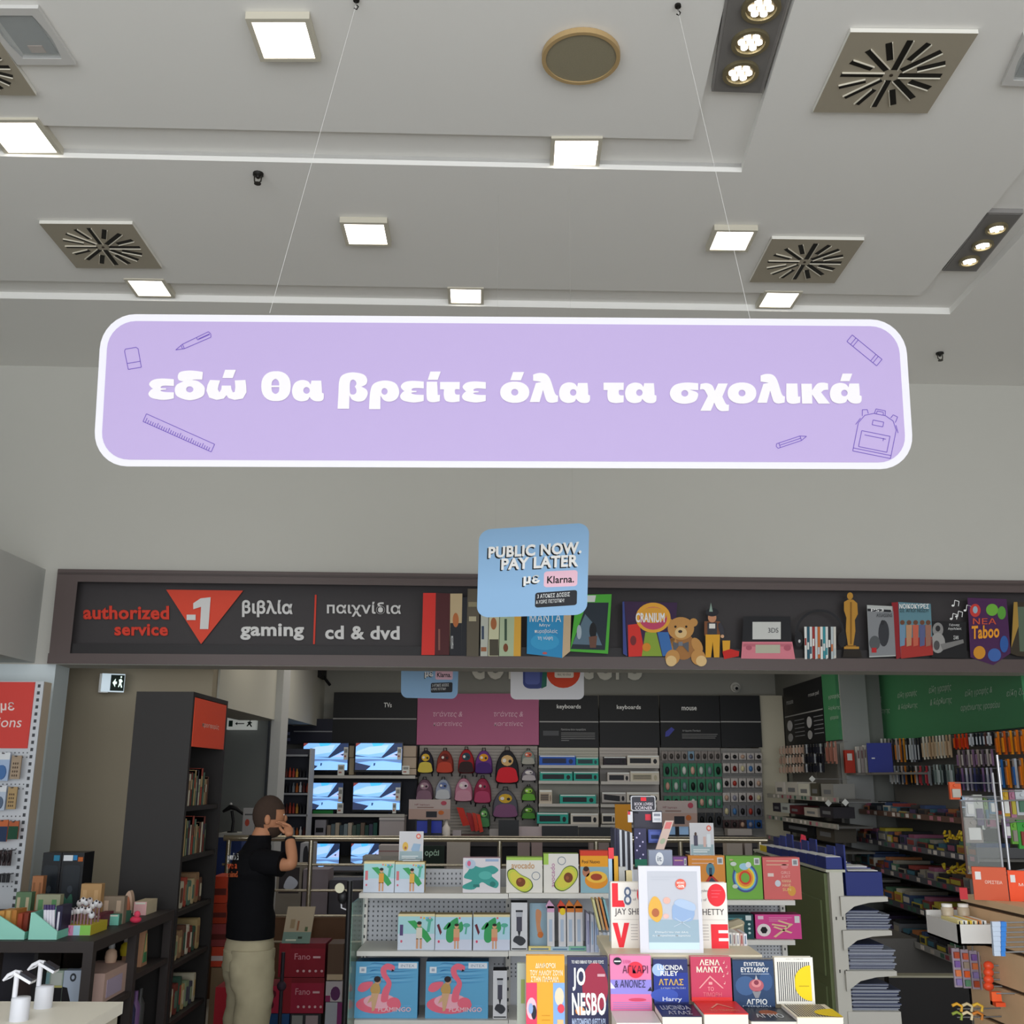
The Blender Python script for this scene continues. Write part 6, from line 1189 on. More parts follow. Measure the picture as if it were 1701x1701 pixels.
def pg(x0, y0, x1, y1, c, art, label, cat='pack', name='peg_pack'):
    f = fr(YS(7.36), x0, y0, x1, y1); mb = MB().box((0, 0, -.012), (1, 1, 0), M(c, .5), f); art(mb, f); q = f(.5, .97); mb.tube([q+V((0, -.03, 0)), q+V((0, .078, 0))], .004, M('#55555a', .4), 5)
    return mb.build(name, None, label, cat, 'packs on the left pegboard')
bl = lambda c: (lambda mb, F: mb.flat(F, rc(0, .75, 1, 1), M('#e0e2e4'), .001).prism(F, ell(.45, .3, .4, .26, 14), M(c), .001, .01))
dots = lambda mb, F: [mb.prism(F, ell(.25+.22*i, .15+.17*j, .06, .05, 8), M('#5a4a3c'), .001, .004) for i in range(3) for j in range(4)]
pg(-6, 1250, 15, 1297, '#a8bcd8', bl('#4a72a8'), 'pale blue pack at the left photo edge, top row of the pegboard'); pg(18, 1255, 34, 1294, '#a8937c', dots, 'beige card of small charms, top row of the pegboard')
pg(-8, 1305, 9, 1346, '#b8c4d4', bl('#5a6a80'), 'pale pack at the left photo edge, second row of the pegboard'); pg(12, 1307, 27, 1344, '#b09468', dots, 'tan card of small charms, second row of the pegboard')
pg(-6, 1362, 12, 1398, '#c8683a', lambda mb, F: mb.flat(F, rc(0, 0, 1, .7), M('#2a3a58'), .001), 'orange-topped navy pack, third row of the pegboard'); pg(14, 1364, 30, 1394, '#b8603a', lambda mb, F: mb.flat(F, rc(0, 0, 1, .72), M('#1f4a34'), .001), 'orange-topped green pack, third row of the pegboard')
for i in range(3): pg(-4+i*8, 1412+i % 2, 2+i*8, 1438, '#3a2c2c', lambda mb, F: mb.prism(F, ell(.5, .5, .35, .3, 8), M('#241c1e'), 0, .015), 'dark brown hanging piece, %s in the fourth row of the pegboard' % ORD[i])
for i in range(3): pg(-4+i*7, 1452, 1+i*7, 1466, '#26262a', lambda mb, F: mb, 'tiny black hook pack, %s in the lowest row of the pegboard' % ORD[i])
# tall dark bookcase
S72 = YS(7.15); DK = M('#2a2726', .55, noise=.04, scale=6); DK2 = M('#2b2726', .55)
tz = S72(322, 1149).z; xf = S72(322, 1149).x; xb = S72(232, 1149).x-.02
yn, yf = 7.15, 8.05
bc = thing('bookcase', ((xb+xf)/2, 7.6, 0), 'tall dark bookcase facing right with an orange sign on top', 'bookcase')
MB().box((xb, yn, 0), (xf, yn+.04, tz), DK).build('side_panel', bc); MB().box((xb, yf-.04, 0), (xf, yf, tz), DK).build('side_panel', bc)
MB().box((xb, yn+.04, 0), (xb+.03, yf-.04, tz), DK2).build('back_panel', bc); MB().box((xb, yn+.04, tz-.03), (xf, yf-.04, tz), DK).build('top_panel', bc)
SXF = XL(xf)
shz = [SXF(335, y).z for y in (1338, 1417, 1500, 1578, 1662)]
for z in shz: MB().box((xb+.03, yn+.04, z-.03), (xf-.01, yf-.04, z), DK).build('shelf_board', bc)
zo = SXF(340, 1242).z
MB().box((xf-.03, yn+.045, zo), (xf+.002, yf-.045, tz-.035), M('#ff5530', .5)).build('orange_sign', bc)
F = Fr(V((xf, yf, 0)), V((0, -1, 0)), UP)   # along the face, far to near is reversed below
F = Fr(V((xf+.003, yn+.045, zo)), V((0, yf-yn-.09, 0)), UP*(tz-.035-zo), V((1, 0, 0)))
MB().text(F, 'προσφορές', (.25, .4, .78, .53), '#f8c8b8', .001, .03, up=1).build('lettering', bc)
cs = ['#6a4a3a', '#8a9a7a', '#c8b48a', '#3a5a4a', '#a84a3a', '#d0c8b4', '#4a4a5a', '#9a7a5a', '#b8a070', '#5a7a6a', '#7a3a30', '#c8c0a8']
rg2 = random.Random(11)
for r, z in enumerate(shz):
    z = z+.002; y = yn+.10; k = 0; nm = ['top', 'second', 'third', 'fourth', 'lowest'][r]
    while y < yf-.16 and k < 13:
        w = rg2.uniform(.025, .05) if r < 2 else rg2.uniform(.05, .09); h = rg2.uniform(.17, .25) if r < 2 else rg2.uniform(.14, .22); c = cs[(k*5+r*3) % 12]; dx = .03 if r < 2 else .05
        mb = MB(); 
        if r < 2: mb.box((xf-.24, y, z), (xf-dx, y+w-.003, z+h), M('#d8d0c0')).box((xf-.245, y-.0, z), (xf-dx+.003, y+.004, z+h+.004), M(c)).box((xf-dx, y, z), (xf-dx+.003, y+w-.003, z+h+.004), M(c)).box((xf-dx+.003, y+.006, z+h*.5), (xf-dx+.004, y+w-.01, z+h*.8), M(cs[(k*7+r) % 12]))
        else:
            G_ = Fr(V((xf-dx, y+w*.5, z)), V((0, w*.9, 0)), UP*h, V((1, 0, 0)))
            mb.prism(G_, rrect(-.5, 0, .5, 1, .3, .12, 4), M(c), -.16, 0).prism(G_, rrect(-.32, .2, .32, .75, .15, .1, 3), M(cs[(k*7+r+3) % 12]), 0, .003)
        mb.build('book', None, '%s book, %s from the near end of the %s bookcase shelf' % (colname(c), ORD[k], nm), 'book', 'books in the dark bookcase'); k += 1; y += w+.004 if r < 2 else w+.02
# dark display table
S59 = YS(5.75); e0 = S59(156, 1564); tzt = e0.z; txr = e0.x; TB = M('#3a3433', .55, noise=.05, scale=5)
ty0, ty1 = 5.75, 7.1; txl = -4.4
dt = thing('display_table', ((txl+txr)/2, 6.4, 0), 'dark wooden display table with open compartments at the left', 'table')
MB().box((txl, ty0, tzt-.055), (txr, ty1, tzt), TB).build('tabletop', dt)
for x, y, nm in ((txr-.05, ty0, 0), (txr-.05, (ty0+ty1)/2-.02, 0), (txr-.05, ty1-.05, 0), (txl, ty0, 0), (txr-.53, ty0, 0)): MB().box((x, y, 0), (x+.05, y+.05, tzt-.055), TB).build('leg', dt)
MB().box((txl, ty0+.35, 0), (txr-.3, ty0+.38, tzt-.055), M('#37353d', .6)).build('inner_panel', dt)
MB().box((txr-.32, ty0+.05, 0), (txr-.30, ty1-.05, tzt-.055), M('#1c1a1b', .6)).build('inner_panel', dt)
XT = XL(txr); sz = XT(190, 1663).z
for y0, y1, z in ((ty0+.05, (ty0+ty1)/2-.02, sz), ((ty0+ty1)/2+.03, ty1-.05, XT(240, 1612).z)): MB().box((txr-.3, y0, z-.03), (txr-.005, y1, z), TB).build('compartment_shelf', dt)
fz = S59(100, 1697).z
MB().box((txl+.05, ty0+.01, fz-.03), (txr-.05, ty0+.34, fz), TB).build('compartment_shelf', dt)
z2 = XT(240, 1612).z
# things in the compartments
XC = XL(txr-.06)
c0 = XC(189, 1650); t = MB().box((txr-.24, c0.y-.22, sz+.002), (txr-.04, c0.y+.2, sz+.15), M('#c8a89c', .6)); t.box((txr-.04, c0.y-.18, sz+.02), (txr-.037, c0.y+.05, sz+.11), M('#b8a8c0'))
t.build('gift_box', None, 'pinkish patterned box in the near side compartment of the dark table', 'box')
for i, (px, c) in enumerate(((181, '#c8a890'), (205, '#e0c832'))):
    p = XL(txr-.14)(px, 1625); p.z = sz+.151; p.x = txr-.14
    MB().lathe(p, [(.03, 0), (.035, .03), (.03, .06), (.012, .075)], M(c, .5), 12).lathe(p+V((0, 0, .075)), [(.018, 0), (.02, .09), (.012, .13)], GL('#d8d8d8', .35), 10).build('small_bottle', None, ['beige-based', 'yellow-based'][i]+' clear bottle standing on the pinkish box', 'bottle')
p = XC(238, 1612); p.z = z2; G_ = Fr(V((txr-.06, p.y, z2)), V((0, .11, 0)), UP*.26, V((1, 0, 0)))
MB().prism(G_, [(-.5, 0), (.5, 0), (0, 1)], M('#b88a6a'), -.12, 0).prism(G_, [(-.3, .08), (.3, .08), (0, .7)], M('#4a8a5a'), 0, .004).prism(G_, [(-.2, .3), (.2, .3), (0, .7)], M('#d8b07a'), .004, .006).build('triangular_pack', None, 'triangular orange and green pack in the far side compartment of the dark table', 'pack')
for i in range(4):
    p = XC(222+i*7, 1670); MB().lathe(V((txr-.1, p.y, max(.35, XC(235, 1700).z-.1))), [(.03, 0), (.03, .16), (.012, .2), (.012, .25)], M(['#5a3a7a', '#3a3a5a', '#7a5a8a', '#4a4a4a'][i], .4), 10).build('dark_bottle', None, 'dark violet bottle, %s from the near end low in the far compartment' % ORD[i], 'bottle', 'dark bottles low in the table')
MB().box((txr-.3, (ty0+ty1)/2+.03, max(.35, XC(235, 1700).z-.1)-.03), (txr-.005, ty1-.05, max(.35, XC(235, 1700).z-.1)), TB).build('compartment_shelf', dt)
S6f = YS(ty0+.18); S6f.zs = [fz]
carton(S6f, 103, 1612, 141, 1690, .06, '#b8c4d6', 'toy_box', 'pale blue box with a grey ring symbol in the front compartment', 'box', lambda mb, F: mb.flat(F, [(0, 0), (.55, 0), (.2, .6), (0, .62)], M('#1d1a1e'), .001).flat(F, ell(.42, .84, .14, .1, 12), M('#3a3e46'), .002).flat(F, ell(.42, .84, .07, .05, 10), M('#b8c4d6'), .003).flat(F, rc(.9, 0, 1, .9), M('#3a4a6a'), .001))
carton(S6f, 62, 1612, 102, 1690, .06, '#a8b8a8', 'toy_box', 'pale green box behind the right white clip lamp', 'box', lambda mb, F: mb.flat(F, rc(0, 0, 1, .6), M('#1d1a1e'), .001).flat(F, rc(.02, .68, .45, .95), M('#8cb4b8'), .002).flat(F, rc(.5, .66, .96, .95), M('#c8ccc4'), .002).flat(F, rc(0, .6, 1, .65), M('#c8c07a'), .002))
carton(S6f, 20, 1622, 60, 1690, .06, '#2a2428', 'toy_box', 'black box in the front compartment behind the left clip lamp', 'box', lambda mb, F: mb.flat(F, rc(.2, .5, .8, .9), M('#3a2c2c'), .001))
# goods on the dark table
def wedge(x0, x1, y0, y1, Y, label, c='#7fcfb8', c2='#9adac8', low=.3):
    S = YS(Y); S.zs = [tzt]; f = fr(S, x0, y0, x1, y1); t = thing('display_tray', f(.5, 0), label, 'display box', 'teal display trays')
    d = .26
    MB().prism(f, [(0, 0), (1, 0), (1, low), (.12, 1), (0, 1)], M(c2, .5), -.01, 0).build('side_wall', t); MB().prism(f, [(0, 0), (1, 0), (1, low), (.12, 1), (0, 1)], M(c, .5), -d, -d+.01).build('side_wall', t)
    MB().box((.98, 0, -d+.01), (1, low, -.01), M(c, .5), f).build('front_wall', t); MB().box((0, 0, -d+.01), (.02, 1, -.01), M(c, .5), f).build('back_wall', t); MB().box((.02, 0, -d+.01), (.98, .05, -.01), M(c, .5), f).build('base', t)
    return f, t
f1, t1 = wedge(-12, 42, 1520, 1562, 5.8, 'teal wedge tray at the left photo edge on the dark table')
f2, t2 = wedge(49, 96, 1516, 1562, 5.8, 'pale teal wedge tray of white and purple markers on the dark table')
for i in range(4):
    p = f2(.42+i*.1, .08, -.05-.0*i); MB().tube([p, p+V((-.01, 0, .13))], .009, M('#e4e0ea', .4), 8).tube([p+V((-.01, 0, .13)), p+V((-.012, 0, .155))], .009, M('#4a3a6a', .4), 8).build('marker', None, 'white and purple marker, %s from the left in the pale teal tray' % ORD[i], 'pen', 'markers in the teal tray')
p = f2(.74, .08, -.05); MB().box(tuple(p), tuple(p+V((.035, .12, .15))), M('#241f3c', .5)).box(tuple(p+V((.012, -.001, .02))), tuple(p+V((.022, 0, .12))), M('#dcd8e4')).build('dark_pack', None, 'dark purple pack right of the markers in the pale teal tray', 'pack')
for i in range(5):
    p = f1(.02+i*.14, .12, -.05-.02*i); MB().box(tuple(p), tuple(p+V((.025, .12, .1+.02*(i < 3)))), M(['#c8904a', '#d0a05a', '#b87a3a', '#a84a30', '#8a3a2a'][i], .6)).build('notepad', None, 'orange-brown pad, %s from the left in the left teal tray' % ORD[i], 'notepad', 'pads in the left teal tray')
# leafy cards between the trays
for i, (x0, y0, x1, y1, c, c2, l) in enumerate(((24, 1482, 50, 1530, '#5f7a5a', '#b8a88a', 'dark green card stack behind the left teal tray'), (50, 1455, 68, 1500, '#a8704a', '#8a5a3a', 'brown card standing against the black boxes'), (58, 1486, 98, 1525, '#9a9a80', '#5a8a5a', 'clear box of striped cards with pink top'), (98, 1485, 118, 1512, '#3a6a58', '#8ab8a0', 'green heart-shaped leaf card before the black boxes'), (132, 1468, 166, 1512, '#b08a5c', '#c09a6c', 'tan paper card standing behind the silver-headed charms'), (168, 1489, 205, 1525, '#8a7a68', '#b8a08a', 'box of striped cards behind the green tray'))):
    S = YS([6.3, 6.6, 6.25, 6.5, 6.35, 6.4][i]); S.zs = [tzt]
    f = fr(S, x0, y0, x1, 1540); mb = MB()
    if i == 3: mb.prism(f, sm([(.5, 0), (0, .6), (.2, .95), (.5, .8), (.85, 1), (1, .55)]), M(c), -.01, 0)
    else: mb.box((0, 0, -.05), (1, 1, 0), M(c), f)
    for k in range(3): mb.flat(f, rc(.1+.28*k, .45, .3+.28*k, .85), M(c2 if k != 1 else c), .001) if i != 3 else 0
    mb.build('paper_card', None, l, 'card')
for i, (x0, x1, l) in enumerate(((66, 97, 'left of the two tall black boxes behind the table goods'), (98, 135, 'right of the two tall black boxes behind the table goods'))):
    S = YS(6.75); S.zs = [tzt]; f = fr(S, x0, 1416, x1, 1530)
    mb = MB().box((0, 0, -.16), (1, 1, 0), M('#141519', .35), f).prism(f, rrect(.12, .1, .88, .8, .1, .06, 4), M('#1d2228', .3), 0, .002).prism(f, ell(.5, .42, .12, .06, 12), M('#3a4048'), .002, .004)
    mb.flat(f, rc(.6 if i == 0 else .08, .87, .92 if i == 0 else .5, .96), M('#2a7a9a' if i == 0 else '#d8dce0'), .003)
    if i: mb.flat(f, rc(.52, .88, .7, .96), M('#2a7ab0'), .003).flat(f, rc(.74, .86, .96, .93), M('#b8602a'), .003)
    mb.build('black_box', None, l, 'box', 'tall black boxes on the dark table')
S = YS(5.95); S.zs = [tzt]; f = fr(S, 106, 1537, 150, 1562)
t = thing('charm_box', f(.5, 0), 'pink and green box full of silver-headed charms on the dark table', 'display box')
MB().box((0, 0, -.24), (1, 1, -.0), M('#c8b83a', .5), f).flat(f, rc(0, 0, 1, 1), M('#d88ab0'), .001).flat(f, rc(.35, .02, .62, .98), M('#a8d0dc'), .0016).flat(f, rc(.6, .02, 1, 1), M('#8ac85a'), .0022).text(f, 'KX', (.05, .2, .25, .85), '#c83a7a', .003, up=1).build('box', t)
rg3 = random.Random(5)
for i in range(14):
    q = f(.1+.13*(i % 7), 1, -.04-.1*(i//7)); q = q+V((0, 0, .0)); hh = .03+.035*(i//7)+rg3.uniform(0, .03)
    MB().tube([q, q+V((0, 0, hh))], .006, M('#8a6a70', .4), 6).ball(q+V((0, 0, hh+.016)), (.018, .016, .02), M(['#d8d8dc', '#c0b8b8', '#e4e0e0'][i % 3], .25), 8).ball(q+V((.004, -.012, hh+.03)), .006, M('#3a3438'), 6).build('charm', None, 'silver-headed charm, %s from the left in the %s row of the pink box' % (ORD[i % 7], 'front' if i < 7 else 'back'), 'charm', 'silver-headed charms')
for x0, y0, x1, y1, Y, c, cs_, l in ((176, 1519, 197, 1545, 6.35, '#7cc8b4', '#4a7a66', 'small green and teal box right of the charms'), (222, 1498, 243, 1524, 6.8, '#e8b4b4', '#d8c8a8', 'pale pink box at the right end of the dark table'), (152, 1520, 166, 1548, 6.2, '#8a3a4a', '#6a2a3a', 'dark red pack right of the silver-headed charms')):
    S = YS(Y); S.zs = [tzt]; carton(S, x0, y0, x1, y1, .2, c, 'paper_box', l, 'box', lambda mb, F: mb.flat(F, rc(.1, .82, .9, .95), M('#e8e8d8'), .001), side=cs_)
for x, Y, l in ((196, 6.7, 'left red felt ornament among the table goods'), (226, 6.45, 'right red felt ornament by the pale pink box')):
    p = YS(Y)(x, 1520); p.z = tzt+.02; MB().ball(p, (.035, .03, .02), M('#d83a58', .8), 10).ball(p+V((.01, -.01, .03)), (.02, .018, .02), M('#e04a66', .8), 8).build('felt_ornament', None, l, 'ornament')
S = YS(6.9); S.zs = [tzt]; f = fr(S, 204, 1480, 222, 1512); MB().prism(f, sm([(.1, 0, 1), (0, .4), (.25, .85), (.55, 1), (.8, .7), (1, 0, 1)]), M('#d8b8a0'), -.05, 0).prism(f, sm([(.3, .1), (.3, .5), (.5, .75), (.7, .4), (.7, .1)]), M('#c87a5a'), 0, .01).build('gnome_figure', None, 'small pointed pale figure near the far end of the dark table', 'figure')
# white table with two clip lamps
S42 = YS(4.15); q = S42(205, 1664); wz = q.z; wx = q.x; wt = thing('white_table', (wx-.9, 3.4, 0), 'white table in the lower left corner with two small lamps', 'table')
WTM = M('#f8f2e2', .4, noise=.02, scale=2)
MB().box((-3.6, 2.6, wz-.04), (wx, 4.15, wz), WTM).build('tabletop', wt); MB().box((-3.58, 2.62, 0), (wx-.01, 4.13, wz-.04), M('#c4bca8', .5)).build('base', wt)
F = Fr(V((wx-.62, 3.5, wz)), V((.5, 0, 0)), V((.06, .32, 0))); 
for i, (x, y) in enumerate(((19, 1694), (64, 1676))):
    b = FS(wz)((31, 71)[i], (1695, 1674)[i]); b.z = wz; k = .031
    t = thing('clip_lamp', b, ['left', 'right'][i]+' white clip-on reading lamp with round base on the white table', 'lamp', 'white clip lamps')
    MB().lathe(b, [(k, 0), (k, .068), (k*.96, .073), (0.001, .074)], M('#dcdde4', .35), 28).build('base', t)
    p0 = b+V((-k*.75, -.0, .02)); p1 = p0+V((.0, 0, .125)); MB().tube([p0, p1], .0085, M('#e2e2e8', .35), 12).build('stem', t)
    MB().tube([p1+V((-.045, 0, -.02)), p1+V((-.03, 0, -.003)), p1+V((-.006, 0, .007)), p1+V((.012, 0, .005))], [.004, .006, .008, .007], M('#e4e4ea', .35), 10).tube([p1+V((-.045, 0, -.02)), p1+V((-.027, .012, -.013)), p1+V((-.006, .006, .001))], .003, M('#e4e4ea', .35), 8).build('clip_arm', t)
    h = p1+V((.0, 0, .006)); G_ = Fr(h, V((.058, 0, -.03)), V((0, .045, .0)), V((.03, 0, .058)).normalized()); hd_ = MB().box((0, -.5, -.005), (1, .5, .004), M('#e8e8ee', .3), G_).build('lamp_head', t)
    MB().box((.25, -.42, .004), (.98, .42, .013), M('#20222c', .3), G_).build('dark_clamp_pad', hd_)
# ---------------------------------------------------------------- goods between the bookcase, the man and the gondola
S88 = YS(8.6)
def gcar(x0, y0, x1, y1, dep, c, label, art=None, side=None, Y=8.6, name='cardboard_carton', cat='box'):
    return carton(YS(Y), x0, y0, x1, y1, dep, c, name, label, cat, art, side)
def fan(mb, F): mb.flat(F, rc(0, .85, 1, 1), M('#7a1420'), .001).text(F, 'Fano', (.34, .52, .68, .7), '#d89aa4', .002, up=1).flat(F, rc(.74, .56, .9, .62), M('#d8b0b4'), .002); [mb.flat(F, ell(.42+.13*k, .18, .03, .04, 8), M('#d8b0b4'), .002) for k in range(5)]; mb.flat(F, rc(.0, .0, .24, 1), M('#8a1824'), .0015)
SB = YS(8.4)
f = fr(SB, 466, 1682, 540, 1690); z_ = f(0, 0).z
gcar(466, 1624, 538, 1683, .28, '#9c1c38', 'lower crimson fan carton right of the man', fan, '#6e1226', 8.4); gcar(463, 1567, 540, 1623, .28, '#8a1628', 'upper crimson fan carton under the tilted poster', fan, '#6e1226', 8.4)
gcar(436, 1638, 464, 1683, .28, '#b02444', 'narrow crimson carton beside the man\'s leg', lambda mb, F: mb.prism(F, ell(.6, .7, .2, .15), M('#5a1020'), 0, .003).prism(F, ell(.5, .3, .2, .15), M('#5a1020'), 0, .003), '#8a1c34', 8.4)
gcar(437, 1684, 480, 1712, .28, '#1f4a7a', 'dark blue carton at the bottom edge beside the man', None, None, 8.4); gcar(482, 1684, 533, 1712, .28, '#2c2c30', 'grey black carton at the bottom edge under the crimson ones', lambda mb, F: mb.flat(F, rc(.05, .2, .4, .9), M('#8a8c88'), .001).flat(F, rc(.5, .3, .9, .9), M('#9a8a8c'), .001), None, 8.4)
gcar(541, 1630, 568, 1664, .25, '#b8b0b4', 'white and magenta appliance carton, upper one', lambda mb, F: mb.flat(F, ell(.6, .4, .3, .35, 12), M('#5a2a5a'), .001).flat(F, rc(.0, 0, .3, .3), M('#8a2a5a'), .002), None, 8.35); gcar(540, 1665, 568, 1712, .25, '#a8acb4', 'white and purple appliance carton at the bottom edge', lambda mb, F: mb.flat(F, rc(.7, 0, 1, 1), M('#7a2a62'), .001), None, 8.35)
gcar(544, 1568, 570, 1628, .25, '#5a4434', 'brown carton on top of the white and magenta one', lambda mb, F: mb.flat(F, rc(0, 0, 1, .16), M('#b8a488'), .001), None, 8.35)
F = fr(YS(8.4), 473, 1506, 519, 1568); Fp = Fr(F.O-F.U*.08, F.U, F.V+F.U*.16, F.N); t = MB().box((0, 0, -.012), (1, 1, 0), M('#b8a88e', .5), Fp).flat(Fp, rc(0, 0, 1, .32), M('#7a9488'), .001).flat(Fp, rc(.12, .08, .5, .13), M('#cfd4c0'), .002).flat(Fp, rc(.55, .14, .7, .2), M('#3a4438'), .002).flat(Fp, rc(.2, .42, .36, .66), M('#a08a6a'), .002).flat(Fp, rc(.45, .36, .52, .62), M('#9a6a4a'), .002).flat(Fp, rc(.75, .34, .85, .46), M('#5a6a48'), .002).build('tilted_poster', None, 'tilted beige and green poster on top of the crimson fan cartons', 'poster')
p = YS(8.3)(481, 1600); MB().tube([V((p.x, 8.05, 0)), V((p.x, 8.05, YS(8.05)(481, 1582).z))], .014, M('#2c2830', .4), 8).ball(V((p.x, 8.05, YS(8.05)(481, 1638).z)), .035, M('#3a2c3a'), 10).box((p.x-.12, 7.95, 0), (p.x+.12, 8.15, .02), M('#2c2830')).build('thin_stand', None, 'thin dark stand in front of the crimson fan cartons', 'stand')
for y0, y1, c, l in ((1456, 1500, '#b83a1c', 'top orange-red carton between the bookcase and the man'), (1501, 1534, '#a03418', 'second orange-red carton between the bookcase and the man'), (1535, 1572, '#8a3a3a', 'dull red carton between the bookcase and the man'), (1573, 1606, '#c8452a', 'orange carton with white band between the bookcase and the man')):
    gcar(351, y0, 376, y1, .3, c, l, lambda mb, F, y0=y0: mb.flat(F, rc(0, .3, 1, .55), M('#c8b8b4' if y0 > 1570 else '#5a2018'), .001), None, 8.5)
gcar(348, 1607, 372, 1705, .3, '#8a7458', 'brown carton below the orange-red ones', None, None, 8.5)
gcar(356, 1640, 425, 1705, .3, '#a81c2c', 'crimson carton on the floor behind the man\'s legs', None, '#8a1420', 8.0)
# scanner on its ledge, blue case
S10 = YS(10.2); f = fr(S10, 362, 1384, 402, 1391); MB().box((0, 0, -.3), (1, 1, 0), M('#a9aaa6', .5), f).box((.0, -27, -.28), (.98, 0, -.02), M('#283a70', .5), f).build('till_counter', None, 'small counter with blue front and pale top behind the man', 'counter')
b = S10(380, 1384)+V((0, .12, 0)); b.z = f(0, 1).z; t = thing('barcode_scanner', b, 'black scanner on a curved stand on the counter behind the man', 'scanner')
MB().lathe(b, [(.05, 0), (.045, .012)], BKW, 14).build('base', t); MB().tube([b, b+V((.005, 0, .1)), b+V((-.015, 0, .2))], [.015, .013, .015], BKW, 8).build('stand', t); MB().tube([b+V((-.1, 0, .19)), b+V((-.03, 0, .235)), b+V((.03, 0, .22)), b+V((.11, 0, .16))], [.012, .026, .022, .012], BKW, 8).ball(b+V((-.03, 0, .26)), .015, M('#b8b8b8', .3), 8).build('scanner_head', t)
carton(S10, 403, 1342, 422, 1391, .02, '#a8a6a6', 'counter_card', 'grey leaflet with red spot behind the man\'s head', 'card', lambda mb, F: mb.prism(F, ell(.4, .5, .2, .12), M('#b04a3a'), 0, .002).flat(F, rc(.15, .75, .85, .8), M('#5a5a5a'), .001))
# black barrier pole with round disc, glass edge
S6 = YS(6.1); p = S6(576, 1600); zt_ = S6(577, 1463).z
t = thing('barrier_pole', (p.x, 6.1, 0), 'black upright pole with cream disc and glass pane left of the gondola', 'pole')
MB().tube([V((p.x, 6.1, 0)), V((p.x, 6.1, zt_))], .016, M('#121214', .35), 12).build('pole', t)
c = S6(566, 1474); MB().lathe(c+V((0, -.03, 0)), [(.026, 0), (.026, .012)], M('#d0ccb0', .4), 20, ax=(0, -1, 0)).build('disc', t); MB().tube([S6(566, 1478), S6(567, 1508), S6(575, 1511)], .006, M('#b0b0b4', .3, metal=.6), 8).build('wire_hook', t)
MB().ball(S6(569, 1490), (.028, .02, .04), M('#1a1a1c', .4), 10).build('clamp', t)
MB().box((p.x+.015, 6.1, .05), (p.x+.021, 6.6, S6(586, 1500).z), GL('#9ad0bc', .35)).build('glass_pane', t)
# ---------------------------------------------------------------- book display in the front middle
YB0 = 3.62
zr = YS(3.70)(1110, 1583).z; rx0, rx1 = YS(3.7)(880, 1590).x, YS(3.7)(1345, 1590).x
tb = thing('book_display_table', ((rx0+rx1)/2, 3.8, 0), 'pale two-level display table carrying the books in front', 'table')
rx2, rx3 = YS(3.7)(1008, 1590).x, YS(3.7)(1262, 1590).x
MB().box((rx2, 3.665, zr-.03), (rx3, 4.10, zr), M('#e4d8bc', .5)).build('upper_shelf', tb)
MB().box((rx2+.01, 3.70, .0), (rx3-.01, 4.09, zr-.03), M('#d8d0c4', .5)).build('riser', tb)
MB().box((rx0, 3.664, .0), (rx1-.03, 3.70, zr-.035), M('#d8ccb4', .5)).build('back_board', tb)
zt0 = YS(3.38)(1190, 1701).z-.12
MB().box((rx0-.06, 3.25, zt0-.04), (rx1+.12, 3.70, zt0), M('#e0dcd4', .5)).build('lower_shelf', tb)
MB().box((rx0-.03, 3.32, 0), (rx1+.08, 3.70, zt0-.04), M('#cfcac2', .5)).build('base', tb)
TITLE = {}
def stand_book(x0, y0, x1, y1, c, label, art, Y=YB0, dep=.028, pages='#e8dcc0', cat='book', group='books standing along the front edge', zbase=None, name='book'):
    S = YS(Y); f = fr(S, x0, y0, x1, y1)
    if zbase is not None: f = Fr(V((f.O.x, f.O.y, zbase)), f.U, UP*(f.O.z+f.V.z-zbase), f.N)
    t = thing(name, f(.5, 0), label, cat, group)
    cv = MB().box((0, 0, -.003), (1, 1, 0), M(c, .35), f).box((0, 0, -dep), (.015, 1, -.003), M(c, .35), f).box((.015, 0, -dep), (1, 1, -dep+.003), M(c, .35), f)
    art(cv, f); cv.build('cover', t)
    MB().box((.015, .01, -dep+.003), (.985, .99, -.003), M(pages, .7), f).build('pages', t)
    return t
def flat_stack(x0, x1, ytop, c, label, art, n=2, dy=.2, y_back=None, lean=0):
    S = YS(YB0-.012); a, b = S(x0, ytop), S(x1, ytop); z = a.z; w = b.x-a.x
    th = max((z-zt0)/n, .01)
    for k in range(n):
        zz_ = z-k*th; f = Fr(V((a.x, YB0-.012-dy, zz_)), V((w, 0, 0)), V((0, dy, 0)), V((0, 0, 1)))
        t = thing('book', V((a.x+w/2, YB0-.1, zz_-th)), label if k == 0 else label.replace('top book', 'lower book')+('', ', second down', ', lowest')[k], 'book', 'flat books in the front stacks')
        cv = MB().box((0, 0, -.003), (1, 1, 0), M(c, .35), f).box((0, 0, -th+.001), (1, 1, -th+.003), M(c, .35), f)
        if k == 0: art(cv, f)
        cv.build('cover', t); MB().box((.01, .005, -th+.003), (.995, .99, -.003), M('#ece6da', .7), f).build('pages', t)
def T(mb, F, s, u0, v0, u1, v1, c=WHT, b=0, d=.002, sh=0): mb.text(F, s, (u0, v0, u1, v1), c, d, b, up=1, sh=sh)
